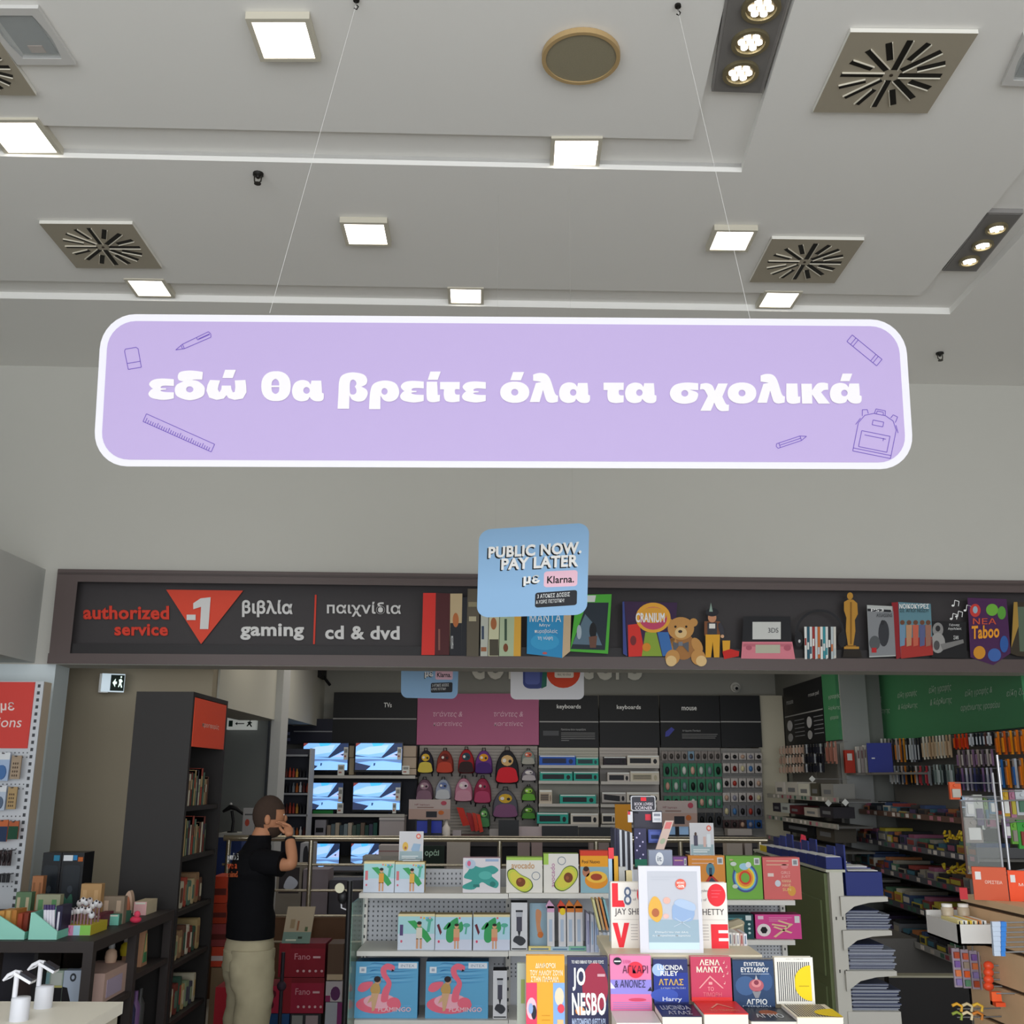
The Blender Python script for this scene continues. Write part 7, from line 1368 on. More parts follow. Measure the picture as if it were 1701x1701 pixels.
# 1 amber
def a1(mb, F):
    T(mb, F, 'ΔΙΑΦΟΡΟΙ', .24, .86, .76, .92, '#fff2cc', .04); T(mb, F, 'ΤΟΥ ΑΛΛΟΥ ΖΟΥΝ', .1, .78, .95, .84, '#fff2cc', .04); T(mb, F, 'ΣΤΗΝ ΠΑΡΑΛΙΑ', .12, .71, .85, .77, '#fff2cc', .04)
    mb.flat(F, rc(.0, 0, .28, .7), M('#e8486a'), .001).flat(F, rc(.7, 0, 1, .7), M('#8cb4ea'), .001).flat(F, ell(.14, .42, .13, .12, 14), M('#f4c8d4'), .002).flat(F, ell(.2, .38, .07, .08, 12), M('#2c2c3a'), .003).flat(F, ell(.12, .42, .06, .06, 10), M('#9ab4e0'), .004).flat(F, ell(.86, .55, .12, .1, 12), M('#f4dcc0'), .002).flat(F, ell(.9, .42, .09, .05, 12), M('#e84a5a'), .003).flat(F, rc(.8, .05, .96, .3), M('#f4c890'), .002)
    for k in range(3): mb.flat(F, rc(.4, .34-k*.05, .62, .345-k*.05), M('#c88a1c'), .002)
    mb.flat(F, rc(0, .0, 1, .14), M('#f0a030'), .004).flat(F, rc(0, .02, .4, .08), M('#d8503a'), .005)
stand_book(874, 1587, 938, 1696, '#f0ac30', 'amber paperback with pink and blue side strips, leftmost in the front row', a1, zbase=zt0)
def a2(mb, F):
    mb.flat(F, ell(.68, .66, .32, .28, 24), M('#a03048'), .001); T(mb, F, 'ΤΟ ΝΕΟ ΒΙΒΛΙΟ ΤΟΥ ΑΠΟ ΤΟΥΣ', .1, .925, .9, .96, WHT, .03); T(mb, F, 'JO', .12, .62, .44, .88, WHT, .05); T(mb, F, 'NESBO', .1, .35, .94, .6, WHT, .05)
    T(mb, F, 'ΜΑΤΩΜΕΝΟ ΦΕΓΓΑΡΙ', .1, .24, .92, .32, '#b8c8e8', .06); mb.flat(F, rc(.74, .78, .93, .81), M('#d8a8b0'), .003).flat(F, ell(.3, .4, .12, .05, 10), M('#e0904a'), .0012)
    mb.flat(F, rc(0, 0, 1, .19), M('#2c2438'), .0015); T(mb, F, 'JO NESBO', .14, .05, .94, .17, '#f0c8b8', .06)
stand_book(943, 1589, 1010, 1690, '#25284e', 'navy thriller with big white author name, second in the front row', a2, zbase=zt0)
def a3(mb, F):
    mb.flat(F, rc(0, .3, 1, .56), M('#9a8fe0'), .001).flat(F, rc(0, 0, 1, .3), M('#e87aa8'), .001).flat(F, ell(.62, .74, .2, .15, 22), M('#f0384e'), .002).flat(F, ell(.18, .9, .1, .07, 18), M('#20202a'), .003).flat(F, rc(.1, .885, .26, .91), M('#e8e8e8'), .004)
    T(mb, F, 'ΑΓΚΑΡΙ', .3, .68, .92, .82, '#5a2040', .0, .004); T(mb, F, 'ΕΛΕΝΗ', .32, .86, .5, .92, '#d04a80', 0, .004); T(mb, F, '& ΑΝΟΝΕΣ', .1, .42, .86, .56, '#2c2c50', 0, .004, .1)
    mb.flat(F, [(0, .4), (.0, .52), (.12, .4)], M('#e8e8f4'), .002).flat(F, [(.9, .36), (.98, .44), (1, .36)], M('#20202a'), .003).flat(F, ell(.65, .2, .22, .03, 14), M('#d84a6a'), .002)
    for k in range(4): mb.flat(F, rc(.05, .04+k*.035, .95, .048+k*.035), M('#8a8ad0'), .002)
stand_book(1014, 1587, 1082, 1679, '#e883b0', 'pink and violet paperback with a red sun, third in the front row', a3, zbase=YS(YB0)(1048, 1679).z)
flat_stack(1015, 1086, 1679, '#f0eae0', 'white-edged top book under the pink and violet paperback', lambda mb, F: mb, 2, .17)
def a4(mb, F):
    mb.flat(F, rc(0, .05, 1, .7), M('#2c3f96'), .0008).flat(F, ell(.14, .76, .18, .14, 20), M('#a8c4f0'), .001).flat(F, ell(.3, .2, .4, .15, 16), M('#4058b4'), .0012); T(mb, F, 'LUCINDA', .12, .76, .86, .87, WHT, .04); T(mb, F, 'RILEY', .2, .63, .72, .74, WHT, .04); T(mb, F, 'ΑΤΛΑΣ', .14, .42, .86, .56, '#e0b85a', .03)
    T(mb, F, 'η ιστορία του Πα Σολτ', .2, .33, .92, .38, '#c8c8d8', 0); T(mb, F, 'Harry', .24, .04, .8, .16, '#d8dcf0', .03)
stand_book(1086, 1593, 1143, 1668, '#1f2a68', 'dark blue paperback with pale moon and gold title, fourth in the front row', a4, zbase=YS(YB0)(1115, 1668).z)
flat_stack(1087, 1150, 1668, '#1c2246', 'dark blue top book lying before the gold-titled paperback', lambda mb, F: (mb.text(F, 'LUCINDA', (.1, .5, .85, .85), '#c8ccd8', .001, .02, up=1), mb.text(F, 'ΑΤΛΑΣ', (.2, .1, .8, .4), '#c8ccd8', .001, .02, up=1)), 3, .17)
def a5(mb, F):
    mb.flat(F, rc(0, .0, 1, .1), M('#e83a3a'), .0008); T(mb, F, 'ΛΕΝΑ', .22, .81, .72, .94, '#fff0dc', .04); T(mb, F, 'ΜΑΝΤΑ', .14, .65, .8, .78, '#fff0dc', .04); mb.flat(F, [(.18, .3), (.47, .58), (.8, .3), (.76, .3), (.47, .54), (.22, .3)], M('#f0a8a8'), .002).flat(F, rc(.43, .38, .52, .44), M('#f0a8a8'), .002)
    T(mb, F, 'ΤΟ', .4, .24, .55, .33, '#f4a0a8', .02); T(mb, F, 'ΤΙΜΩΡΗ', .28, .12, .74, .21, '#e8808c', 0)
    for u, v in ((.82, .86), (.88, .76), (.9, .62), (.8, .56), (.82, .4)): mb.flat(F, ell(u, v, .02, .012, 8), M('#f4c8c0'), .002).flat(F, rc(u+.012, v, u+.022, v+.05), M('#f4c8c0'), .002)
stand_book(1148, 1589, 1215, 1664, '#c83a5c', 'crimson paperback with cream author name and a roof drawing, fifth in the front row', a5, zbase=YS(YB0)(1180, 1664).z)
flat_stack(1152, 1222, 1663, '#ea3a2e', 'bright red top book lying before the crimson paperback', lambda mb, F: mb.flat(F, [(.25, .4), (.5, .8), (.8, .4), (.75, .4), (.5, .7), (.3, .4)], M('#f4a08a'), .001).text(F, 'ΤΟ ΤΙΜΩΡΗ', (.2, .15, .85, .3), '#f4a07a', .001, up=1), 3, .18)
def a6(mb, F):
    mb.flat(F, rc(0, .03, 1, .97), M('#2c4468'), .0008).flat(F, ell(.3, .45, .25, .2, 16), M('#41608c'), .001).flat(F, ell(.8, .55, .16, .2, 16), M('#3a5884'), .001); T(mb, F, 'ΕΥΑΓΓΕΛΙΑ', .28, .86, .78, .94, WHT, .04); T(mb, F, 'ΕΥΣΤΑΘΙΟΥ', .2, .73, .88, .83, WHT, .04); mb.flat(F, rc(.2, .69, .88, .70), M('#c8d0dc'), .002)
    mb.flat(F, ell(.56, .46, .18, .13, 18), M('#b8606a'), .002).flat(F, ell(.56, .5, .12, .08, 14), M('#d88a8c'), .003).flat(F, ell(.56, .52, .06, .05, 12), M('#8a3a4a'), .004).flat(F, [(.45, .34), (.67, .34), (.6, .2), (.52, .2)], M('#8a8a90'), .002).flat(F, [(.53, .58), (.6, .58), (.56, .68)], M('#b8b8bc'), .003)
    T(mb, F, 'ΑΓΡΙΟ', .3, .07, .8, .18, WHT, .03); T(mb, F, 'σταφύλι', .2, .01, .9, .06, '#c8d0dc', 0)
stand_book(1218, 1593, 1286, 1674, '#1c2c48', 'dark blue paperback with a pink rose, sixth in the front row', a6, zbase=YS(YB0)(1250, 1674).z)
flat_stack(1226, 1300, 1674, '#2e3238', 'dark grey top book lying before the rose paperback', lambda mb, F: mb.flat(F, ell(.55, .6, .2, .2, 14), M('#a8603a'), .0008).text(F, 'ΑΓΡΙΟ', (.2, .2, .8, .5), '#d8dce0', .001, .02, up=1), 2, .18)
def stripes(n, v0, v1): 
    def a(mb, F):
        mb.text(F, 'αστικό', (.3, .955, .75, .975), '#9a968c', .0015, 0, up=1) if v1 < .97 else 0
        for k in range(n): u = .07+k*.86/n; mb.flat(F, rc(u, v0, u+.022, v1), M('#3c3c44'), .001)
        pts = [(.92, .8)]+[(.92-.44*math.sin(math.pi*k/16), .45+.38*math.cos(math.pi*k/16)) for k in range(17)]
        mb.flat(F, [(max(0.5, u), max(.03, v)) for u, v in pts[1:]], M('#f6d418'), .003); mb.flat(F, rc(.6, .38, .86, .395), M('#b89a18'), .004)
    return a
stand_book(1288, 1590, 1352, 1668, '#eeeadf', 'white striped book with half a yellow circle, rightmost in the front row', stripes(16, .06, .9), zbase=YS(YB0)(1320, 1668).z)
flat_stack(1297, 1370, 1668, '#f2e6cc', 'white striped top book lying before the rightmost striped book', lambda mb, F: [mb.flat(F, rc(.06+k*.056, .05, .085+k*.056, .95), M('#3c3c44'), .001) for k in range(15)]+[mb.flat(F, [(1-.5*math.sin(math.pi*k/12), .3+.3*math.cos(math.pi*k/12)) for k in range(13)], M('#f6d418'), .002)], 2, .19)
stand_book(859, 1600, 880, 1697, '#a8b0a4', 'grey-green book mostly hidden behind the amber paperback', lambda mb, F: mb.flat(F, rc(.3, .5, .6, .8), M('#8a9a5a'), .001), Y=YB0+.08 if 0 else 3.66, dep=.02, zbase=zt0, group=None)
# love books and the framed poster on the upper shelf
def love(mb, F):
    R = M('#f0303c')
    mb.flat(F, rc(.03, .62, .16, .985), R, .001).flat(F, rc(.03, .62, .3, .72), R, .0012).prism(F, ell(.77, .81, .2, .175, 28), R, 0, .001)
    T(mb, F, '8', .27, .64, .46, .94, '#f4f0ee', .1, .0018); T(mb, F, '8', .285, .65, .445, .93, '#5c6a84', .0, .0035); T(mb, F, 'rules', .44, .86, .58, .9, '#8a8088', 0, .003); T(mb, F, 'of', .48, .72, .55, .76, '#8a8088', 0, .003)
    T(mb, F, 'JAY SHETTY', .08, .475, .92, .6, '#4a4448', .0); mb.flat(F, rc(.06, .43, .94, .434), M('#b8b0ac'), .002)
    mb.flat(F, [(.03, .38), (.14, .38), (.21, .15), (.28, .38), (.39, .38), (.26, .01), (.16, .01)], R, .001)
    mb.flat(F, rc(.62, .0, .99, .365), R, .001).flat(F, rc(.78, .23, .995, .275), M('#f4f0ee'), .002).flat(F, rc(.78, .11, .995, .155), M('#f4f0ee'), .002)
    for k in range(6): mb.flat(F, rc(.42, .35-k*.045, .57, .357-k*.045), M('#a8a0a0'), .002)
    for k in range(3): mb.flat(F, rc(.66, .88-k*.05, .88-k*.04, .884-k*.05), M('#f890a0'), .002)
loveL = loveR = love
stand_book(1015, 1465, 1092, 1581, '#f2ece2', 'white book with huge red letters, left one behind the framed poster', loveL, Y=3.80, dep=.035, zbase=zr, group='love books behind the poster')
stand_book(1133, 1466, 1209, 1581, '#f2ece2', 'white book with huge red letters, right one behind the framed poster', loveR, Y=3.80, dep=.035, zbase=zr, group='love books behind the poster')
f = fr(YS(3.70), 1062, 1438, 1166, 1583); f = Fr(V((f.O.x, f.O.y, zr)), f.U, UP*(f.O.z+f.V.z-zr), f.N)
t = thing('framed_poster', f(.5, 0), 'white-framed acrylic poster with an avocado and folding chair, front centre', 'poster')
MB().box((0, 0, -.02), (1, 1, 0), M('#dddce4', .35), f).build('frame', t)
pm = MB().flat(f, rc(.14, .1, .94, .94), M('#c6c8d0'), .001).flat(f, rc(.14, .12, .94, .38), M('#9fb6c4'), .0016).flat(f, rc(.14, .04, .94, .12), M('#cfe4f0'), .0014)
pm.flat(f, sm([(.16, .42), (.15, .54), (.22, .64), (.3, .63), (.36, .54), (.36, .42), (.28, .35)]), M('#e8b450'), .003).flat(f, ell(.255, .46, .06, .05, 14), M('#b86a44'), .004).flat(f, sm([(.52, .42), (.56, .56), (.86, .5), (.84, .38), (.7, .36), (.55, .38)]), M('#9ab4d8'), .003).flat(f, sm([(.56, .56), (.66, .62), (.88, .56), (.86, .48)]), M('#b4c8e2'), .0034)
line(pm, [(.54, .3), (.82, .4)], .008, M('#c8d4e0'), .003, .004, F=f); line(pm, [(.56, .4), (.8, .29)], .008, M('#c8d4e0'), .003, .004, F=f)
pm.flat(f, ell(.44, .6, .06, .04, 12), M('#e8b8a8'), .003).flat(f, ell(.42, .42, .05, .03, 10), M('#e8c0b8'), .003).prism(f, ell(.67, .79, .085, .062, 24), M('#ea6a56'), .003, .005)
T(pm, f, 'ΜΟΝΟ', .61, .795, .73, .82, '#fff0e8', .06, .0055); T(pm, f, '-50%', .61, .75, .73, .785, '#fff0e8', .06, .0055); T(pm, f, 'Ετοιμάσου για όλη', .24, .225, .76, .25, '#f0f4f6', .03, .004); T(pm, f, 'η απαραίτητη παραλία', .2, .185, .8, .21, '#f0f4f6', .03, .004)
pm.flat(f, rc(.2, .87, .62, .875), M('#bcc0c8'), .002).flat(f, rc(.2, .84, .5, .845), M('#bcc0c8'), .002); pm.build('poster_print', t)
# pale books right of the love books
for i in range(5):
    S = YS(3.86); f = fr(S, 1211+i*6.2, 1549+i*.6, 1216.4+i*6.2, 1583); f = Fr(V((f.O.x, f.O.y, zr)), f.U, UP*(f.O.z+f.V.z-zr), f.N)
    MB().box((0, 0, -.13), (1, 1, 0), M(['#e0ddd8', '#d4d0cc', '#e4e0da', '#c8a8a0', '#dcd8e0'][i], .5), f).flat(f, rc(.3, .15, .7, .85), M(['#6a7a8a', '#8a6a6a', '#9a9aa8', '#a04a4a', '#7a8a9a'][i]), .001).build('paperback', None, 'pale paperback spine, %s from the left beside the right love book' % ORD[i], 'book', 'pale paperbacks beside the right love book')
f = fr(YS(3.98), 1210, 1527, 1237, 1556); f = Fr(V((f.O.x, f.O.y, zr)), f.U, UP*(f.O.z+f.V.z-zr), f.N)
MB().prism(f, sm([(0, 0, 1), (0, .8), (.3, .9), (.7, 1), (1, .86), (.95, .6), (1, 0, 1)]), M('#9a9078', .7), -.03, 0).prism(f, [(.1, .6), (.9, .8), (.85, .7), (.1, .5)], M('#c8bc9c', .7), 0, .006).build('curled_paper', None, 'curled brownish paper behind the pale paperbacks', 'paper')
# magazine stand behind
YM = 4.6; SM = YS(YM)
f = fr(SM, 1048, 1322, 1089, 1347)
ms = thing('magazine_stand', (SM(1072, 1400).x, YM, 0), 'dark rotating magazine stand with a black book corner sign on top', 'stand')
MB().tube([V((SM(1072, 1400).x, YM+.04, 0)), V((SM(1072, 1400).x, YM+.04, f(0, 0).z))], .012, M('#1a1a1e', .4), 10).build('pole', ms)
s_ = MB().prism(f, rrect(0, 0, 1, 1, .08, .12, 4), M('#c8c8cc', .4), -.012, 0).prism(f, rrect(.04, .06, .96, .94, .06, .1, 4), M('#1c1a28', .4), 0, .002); s_.flat(f, rc(.4, .66, .62, .9), M('#e8303c'), .003); T(s_, f, 'BOOK LOVERS', .14, .36, .88, .56, '#e4dce4', .01, .004); T(s_, f, 'CORNER', .16, .1, .86, .3, '#e4dce4', .01, .004); s_.build('sign_board', ms)
MB().lathe(V((SM(1072, 1400).x, YM+.04, 0)), [(.2, 0), (.2, .03)], M('#1a1a1e', .4), 20).build('base', ms)
f = fr(SM, 1053, 1347, 1100, 1377); t = MB().box((0, -2.2, -.02), (1, 1, 0), M('#3a3844', .5), f).flat(f, rc(.4, .48, .6, .82), M('#d83a4a'), .002).build('back_panel', ms)
def mg(x0, y0, x1, y1, c, label, art=None, Y=YM-.04, name='magazine', tilt=0, d=.012, grp=None):
    f = fr(YS(Y), x0, y0, x1, y1)
    if tilt: f = Fr(f.O, f.U, f.V+f.U*tilt, f.N)
    mb = MB().box((0, 0, -d), (1, 1, 0), M(c, .4), f)
    if art: art(mb, f)
    return mb.build(name, None, label, 'magazine' if name == 'magazine' else name.replace('_', ' '), grp)
mg(1084, 1349, 1099, 1366, '#dcdce0', 'small white label card at the upper right of the magazine stand', lambda mb, F: mb.flat(F, rc(.15, .6, .85, .85), M('#8a8c98'), .001).flat(F, rc(.15, .2, .85, .4), M('#b8bac4'), .001), Y=YM-.03, name='label_card')
mg(1043, 1348, 1051, 1366, '#d8d8dc', 'small white tag with red corner left of the magazine stand panel', lambda mb, F: mb.flat(F, rc(0, .7, .5, 1), M('#d83a4a'), .001), Y=YM-.03, name='label_card')
MB().tube([SM(1044, 1347), SM(1060, 1350)], .004, M('#2a2a30'), 6).build('tag_holder', ms)
for i in range(7):
    c = ['#1f1f3c', '#20203e', '#c8ccd2', '#1a1a24', '#b8bcc4', '#24242e', '#d0d2d8'][i]
    mg(1021+i*4.4, 1376+i*1.2, 1024.8+i*4.4, 1470, c, '%s thin booklet, %s from the left in the stand\'s left pocket' % ('navy' if i < 2 else 'pale' if i in (2, 4, 6) else 'black', ORD[i]), None, Y=YM-.06, d=.16, grp='thin booklets in the left pocket of the stand')
mg(1054, 1376, 1074, 1440, '#2a2850', 'dark purple starry notebook on the magazine stand', lambda mb, F: [mb.flat(F, ell(.2+.3*((k*7) % 3)/1.2, .1+.11*k, .07, .025, 8), M('#d0c8ec'), .001) for k in range(8)]+[mb.flat(F, rc(0, 0, 1, .2), M('#1f6a54'), .0012)], Y=YM-.05, name='notebook')
mg(1077, 1378, 1099, 1400, '#3c4c94', 'blue framed booklet behind the slim leaning book', lambda mb, F: mb.flat(F, rc(.1, .15, .9, .85), M('#5a6ab4'), .001).flat(F, rc(.2, .3, .8, .6), M('#22305c'), .002), Y=YM-.05)
mg(1088, 1363, 1102, 1412, '#cdb4a8', 'slim pale leaning book with a pink top on the magazine stand', lambda mb, F: mb.flat(F, rc(.15, .72, .85, .95), M('#d87a78'), .001).flat(F, ell(.5, .3, .3, .1, 12), M('#a8b498'), .001), Y=YM-.1, tilt=1.3, name='slim_book')
S = YS(4.05); f = fr(S, 1078, 1412, 1117, 1440); f = Fr(V((f.O.x, f.O.y, zr)), f.U, UP*(f.O.z+f.V.z-zr), f.N)
t = MB().box((0, 0, -.04), (1, 1, 0), M('#8c94a8', .4), f).prism(f, ell(.45, .9, .17, .075, 20), M('#e4e6ea'), 0, .002); t.text(f, 'it', (.36, .87, .54, .93), '#5a6478', .003, 0, up=1); t.build('card_holder', None, 'grey-blue card holder with round white emblem behind the framed poster', 'holder')
carton(YS(12.1), 1022, 1336, 1049, 1392, .03, '#d8962c', 'orange_folder', 'orange folder standing on the rear counter by the book corner sign', 'folder')
for x0, y0, x1, y1, c, l in ((1017, 1422, 1027, 1466, '#d8a02a', 'small yellow booklet left of the thin booklets'), (1028, 1440, 1040, 1466, '#b8b8b4', 'small grey booklet behind the left love book'), (1038, 1446, 1050, 1466, '#e8d8a8', 'cream and yellow booklet behind the left love book')):
    f = fr(YS(3.95), x0, y0, x1, y1); f = Fr(V((f.O.x, f.O.y, zr)), f.U, UP*(f.O.z+f.V.z-zr), f.N); MB().box((0, 0, -.015), (1, 1, 0), M(c, .5), f).build('booklet', None, l, 'booklet')
f = fr(YS(3.95), 1011, 1408, 1020, 1470); f = Fr(V((f.O.x, f.O.y, zr)), f.U, UP*(f.O.z+f.V.z-zr), f.N); MB().box((0, 0, -.02), (1, 1, 0), M('#a8c4dc', .5), f).box((0, .88, -.02), (1, 1, .001), M('#e0404a'), f).build('booklet', None, 'tall pale blue booklet with red top left of the thin booklets', 'booklet')
# ---------------------------------------------------------------- man in black shirt and khaki trousers
YMN = 6.85
def man():
    z = lambda py: YS(YMN)(420, py).z
    x = lambda px, py=1500: YS(YMN)(px, py).x
    hz = z(1357)                                     # head centre
    cx = x(419)                                      # body axis
    f = V((.9, .436, 0)).normalized(); s = V((.436, -.9, 0)).normalized()      # facing right and away; s = his right side, towards us
    P = lambda a, b, h: V((cx, YMN, 0))+f*(a+.045*max(0, min(1, (h-1.1)/.45))**1.5)+s*b+UP*h   # a forward, b to his right
    t = thing('person', (cx, YMN, 0), 'man in black printed shirt and khaki trousers, hand at his face, seen from behind', 'person')
    SK = M('#b07a5a', .6, noise=.06, scale=30); SHT = M('#0e0e11', .85, spec=.1); KH = M('#a39a80', .85, noise=.2, scale=9, spec=.1); HR = M('#2a211c', .9)
    def skin(name, nodes, edges, mat, parent, sub=2, root=0):
        me = bpy.data.meshes.new(name); c = nodes[root][0].copy()
        me.from_pydata([tuple(n[0]-c) for n in nodes], edges, []); o = bpy.data.objects.new(name, me); COL.objects.link(o)
        o.modifiers.new('s', 'SKIN'); me.skin_vertices.new() if not me.skin_vertices else None
        for i, n in enumerate(nodes):
            r = n[1]; me.skin_vertices[0].data[i].radius = r if isinstance(r, tuple) else (r, r)
        me.skin_vertices[0].data[root].use_root = True
        m = o.modifiers.new('u', 'SUBSURF'); m.levels = sub; m.render_levels = sub
        bpy.context.view_layer.update()
        ev = o.evaluated_get(bpy.context.evaluated_depsgraph_get()); nm = bpy.data.meshes.new_from_object(ev)
        bpy.data.objects.remove(o); nm.name = name; nm.materials.clear(); nm.materials.append(mat)
        for p in nm.polygons: p.use_smooth = True; p.material_index = 0
        o = bpy.data.objects.new(name, nm); COL.objects.link(o); o.parent = parent; w = V((0, 0, 0)); q = parent
        while q: w += q.location; q = q.parent
        o.location = c-w
        return o
    H = hz
    hipz = .92; shz = H-.21
    head = P(.035, 0, H)
    elbow = YS(YMN-.2)(487, 1438); wrist = YS(YMN-.1)(481, 1390); shR = P(.02, .17, shz); shL = P(-.02, -.18, shz)
    # body: one skin for torso, head core, both arms and legs
    N = [(P(0, 0, hipz), .09), (P(0, 0, 1.1), .085), (P(-.02, 0, 1.28), .09), (P(-.02, 0, shz-.04), .08), (P(-.01, 0, H-.12), .058), (P(.02, 0, H-.04), .07),
         (P(-.02, .13, shz-.05), .05), (elbow, .046), (wrist, .032), (P(-.03, -.14, shz-.05), .05), (P(.04, -.17, shz-.28), .042), (P(.09, -.05, shz-.3), .03),
         (P(0, .1, hipz-.08), .07), (P(.02, .12, .5), .05), (P(-.03, .13, .1), .042), (P(0, -.1, hipz-.08), .07), (P(.0, -.14, .5), .05), (P(-.06, -.15, .1), .042), (P(.07, .14, .05), .035), (P(.05, -.16, .05), .035)]
    E_ = [(0, 1), (1, 2), (2, 3), (3, 4), (4, 5), (3, 6), (6, 7), (7, 8), (3, 9), (9, 10), (10, 11), (0, 12), (12, 13), (13, 14), (0, 15), (15, 16), (16, 17), (14, 18), (17, 19)]
    body = skin('body', N, E_, SK, t)
    # head shape with face, joined into the body mesh
    mb = MB()
    def blob(a, b, h, ra, rb, rh, m, n=20):
        q = MB().ball((0, 0, 0), 1, m, n); 
        q.v = [P(a, b, h)+f*(v.x*ra)+s*(v.y*rb)+UP*(v.z*rh) for v in q.v]; mb.add(q.v, q.f, m, True)
    blob(.03, 0, H+.01, .098, .078, .112, SK, 24); blob(.055, 0, H-.06, .07, .06, .068, SK); blob(.125, 0, H-.012, .022, .014, .026, SK, 10)
    blob(.105, 0, H-.05, .02, .026, .012, M('#8a4f42'), 10); blob(.0, .079, H-.015, .02, .012, .032, SK, 10); blob(.0, -.079, H-.015, .02, .012, .032, SK, 10)
    blob(.108, .032, H+.012, .012, .014, .009, M('#e8e0d8'), 8); blob(.108, -.032, H+.012, .012, .014, .009, M('#e8e0d8'), 8); blob(.117, .032, H+.012, .005, .006, .006, M('#2a1c14'), 8); blob(.117, -.032, H+.012, .005, .006, .006, M('#2a1c14'), 8)
    mb.build('head', t)
    # hair: short cap and darker beard
    mb = MB()
    q = MB().ball((0, 0, 0), 1, HR, 24); vs = []
    for v in q.v:
        a, b, h = v.x*.104, v.y*.084, v.z*.118
        vs.append(P(.026+a, b, H+.016+h))
    fs = [g for g in q.f if sum(((vs[i]-P(0, 0, H)).dot(UP)) for i in g)/len(g) > (-.075 if sum((vs[i]-P(.0, 0, H)).dot(f) for i in g)/len(g) < -.01 else (-.02 if sum((vs[i]-P(.0, 0, H)).dot(f) for i in g)/len(g) < .05 else .05))]
    mb.add(vs, fs, M('#3a2c24', .9, noise=.15, scale=60), True); mb.build('hair', t)
    mb = MB(); q = MB().ball((0, 0, 0), 1, HR, 20); vs = [P(.056+v.x*.075, v.y*.066, H-.062+v.z*.07) for v in q.v]
    fs = [g for g in q.f if sum((vs[i].z-H) for i in g)/len(g) < -.055]; mb.add(vs, fs, M('#3a2a20', .9), True); mb.build('beard', t)
    # hand at the face: palm and five separate fingers
    hd0 = wrist; up = (YS(YMN-.02)(477, 1366)-hd0).normalized(); sd = s; out = up.cross(sd).normalized()
    hN = [(hd0, .026), (hd0+up*.045, (.034, .022)), (hd0+up*.085, (.036, .018))]; hE = [(0, 1), (1, 2)]
    skin('hand_palm', hN, hE, SK, body, 2)
    for k, (off, L_) in enumerate(((-.028, .06), (-.010, .068), (.010, .064), (.027, .05))):
        b0 = hd0+up*.075+f*off*.5+s*off*.8; skin('finger', [(b0, .0095), (b0+up*L_*.45-f*.012, .009), (b0+up*L_*.7-f*.034, .008), (b0+up*L_*.75-f*.055, .007)], [(0, 1), (1, 2), (2, 3)], SK, body, 1)
    b0 = hd0+up*.03-f*.025; skin('thumb', [(b0, .011), (b0+up*.03-f*.02, .010), (b0+up*.055-f*.028, .008)], [(0, 1), (1, 2)], SK, body, 1)
    MB().tube([wrist-(wrist-elbow).normalized()*.015, wrist-(wrist-elbow).normalized()*.03], .033, M('#141416', .5), 14).build('wristband', t)
    # shirt and trousers: closed lofts through elliptical rings
    def loft(mb, rings, mat, n=26, wr=0, seed=1):
        rg = random.Random(seed); vs = []; ph = [rg.uniform(0, 6.3) for _ in range(6)]
        for i, (c, ra, rb, tilt) in enumerate(rings):
            for k in range(n):
                u = 2*math.pi*k/n; w = 1+wr*(math.sin(3*u+ph[0]+i*1.1)*.5+math.sin(5*u+ph[1]-i*1.7)*.35+math.sin(i*2.3+ph[2])*.35)
                vs.append(c+f*(math.cos(u)*ra*w)+s*(math.sin(u)*rb*w)+UP*(tilt*math.cos(u)))
        m = len(rings); fs = [[i*n+k, i*n+(k+1) % n, (i+1)*n+(k+1) % n, (i+1)*n+k] for i in range(m-1) for k in range(n)]
        mb.add(vs, fs, mat, True); mb.add(vs[:n][::-1]+vs[-n:], [list(range(n)), list(range(n, 2*n))], mat)
        return mb
    def smooth(R, k=3):
        out = []
        for i in range(len(R)-1):
            for j in range(k):
                t_ = j/k; e = t_*t_*(3-2*t_); out.append((R[i][0].lerp(R[i+1][0], t_), R[i][1]+(R[i+1][1]-R[i][1])*e, R[i][2]+(R[i+1][2]-R[i][2])*e, R[i][3]+(R[i+1][3]-R[i][3])*e))
        return out+[R[-1]]
    zh = z(1556)
    mb = MB(); loft(mb, smooth([(P(0, 0, zh), .145, .185, 0), (P(0, 0, zh+.1), .145, .185, 0), (P(-.01, 0, 1.08), .138, .18, 0), (P(-.02, 0, 1.24), .14, .195, 0), (P(-.03, 0, shz-.12), .135, .215, 0), (P(-.03, 0, shz-.03), .115, .20, 0), (P(-.02, 0, shz+.025), .085, .14, 0), (P(-.015, 0, shz+.07), .074, .085, 0), (P(-.01, 0, shz+.10), .07, .072, 0)], 4), SHT, wr=.018, seed=3)
    def arm(pts, rr): mb.tube(pts, rr, SHT, 16)
    sR = P(-.02, .15, shz-.05); arm([sR-s*.05, sR+s*.02, sR.lerp(elbow, .3), sR.lerp(elbow, .68)], [.075, .082, .076, .074])
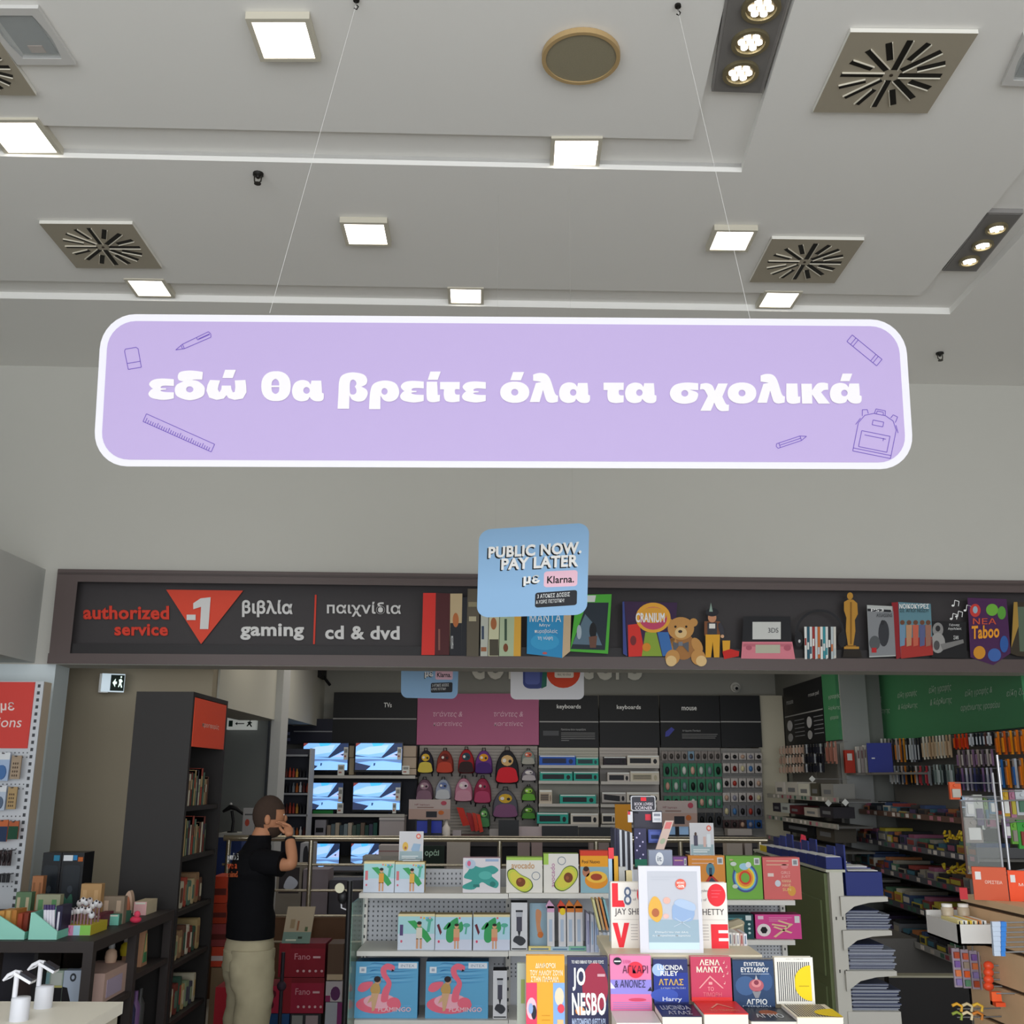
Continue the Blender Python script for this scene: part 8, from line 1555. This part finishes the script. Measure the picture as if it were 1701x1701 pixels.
    sL = P(-.03, -.15, shz-.05); arm([sL+s*.05, sL-s*.03, P(-.0, -.19, shz-.16), P(.02, -.19, shz-.26)], [.075, .082, .075, .07])
    sh = mb.build('shirt', t)
    mb = MB(); loft(mb, smooth([(P(0, 0, hipz-.20), .15, .19, 0), (P(0, 0, hipz-.10), .155, .195, 0), (P(0, 0, zh-.06), .148, .185, 0), (P(0, 0, zh+.02), .135, .172, 0)], 3), KH, wr=.015, seed=5)
    for sg, foot in ((1, P(-.02, .15, .07)), (-1, P(-.06, -.16, .07))):
        loft(mb, smooth([(P(0, sg*.095, hipz-.08), .13, .10, 0), (P(0, sg*.1, hipz-.22), .135, .108, 0), (P(.02, sg*.125, .55), .11, .1, 0), (P(.0, sg*.135, .35), .105, .1, 0), (foot, .095, .092, 0)], 6), KH, wr=.05, seed=7+sg)
    mb.build('trousers', t)
    for b, a in ((.14, .03), (-.16, .0)):
        mb = MB(); q = MB().ball((0, 0, 0), 1, HR, 14); mb.add([P(a+v.x*.14, b+v.y*.05, max(.0, .045+v.z*.05)) for v in q.v], q.f, M('#2a2624', .6), True); mb.build('shoe', t)
    # print on the back of the shirt, left side
    dgr = bpy.context.evaluated_depsgraph_get(); me = sh.data; from mathutils.bvhtree import BVHTree
    off = t.location+sh.location; bv = BVHTree.FromPolygons([tuple(v.co+off) for v in me.vertices], [tuple(p.vertices) for p in me.polygons])
    def prt(tx, bx, c):
        vs, fs = glyphs(tx, 0, 0, .0); mb = MB(); P_ = []
        for rep in range(3):
            out_ = []
            for u, v, w in vs:
                px, py = bx[0]+u*(bx[2]-bx[0])+rep*.5, bx[3]-v*(bx[3]-bx[1]); r = (CF+CR*((px-850.5)/FPX)+CU*((850.5-py)/FPX)).normalized()
                h = bv.ray_cast(CAM, r)
                out_.append((h[0]-r*(.004+rep*.0005)) if h[0] else S_(px, py))
            mb.add(out_, fs, c)
        mb.build('printed_lettering', sh)
    S_ = YS(YMN-.1)
    prt('publi', (378, 1417, 395, 1432), '#d0d0d0'); prt('we a', (377, 1435, 393, 1443), '#b84a24'); prt('mind', (377, 1447, 394, 1457), '#a8502c')
    return t
man()
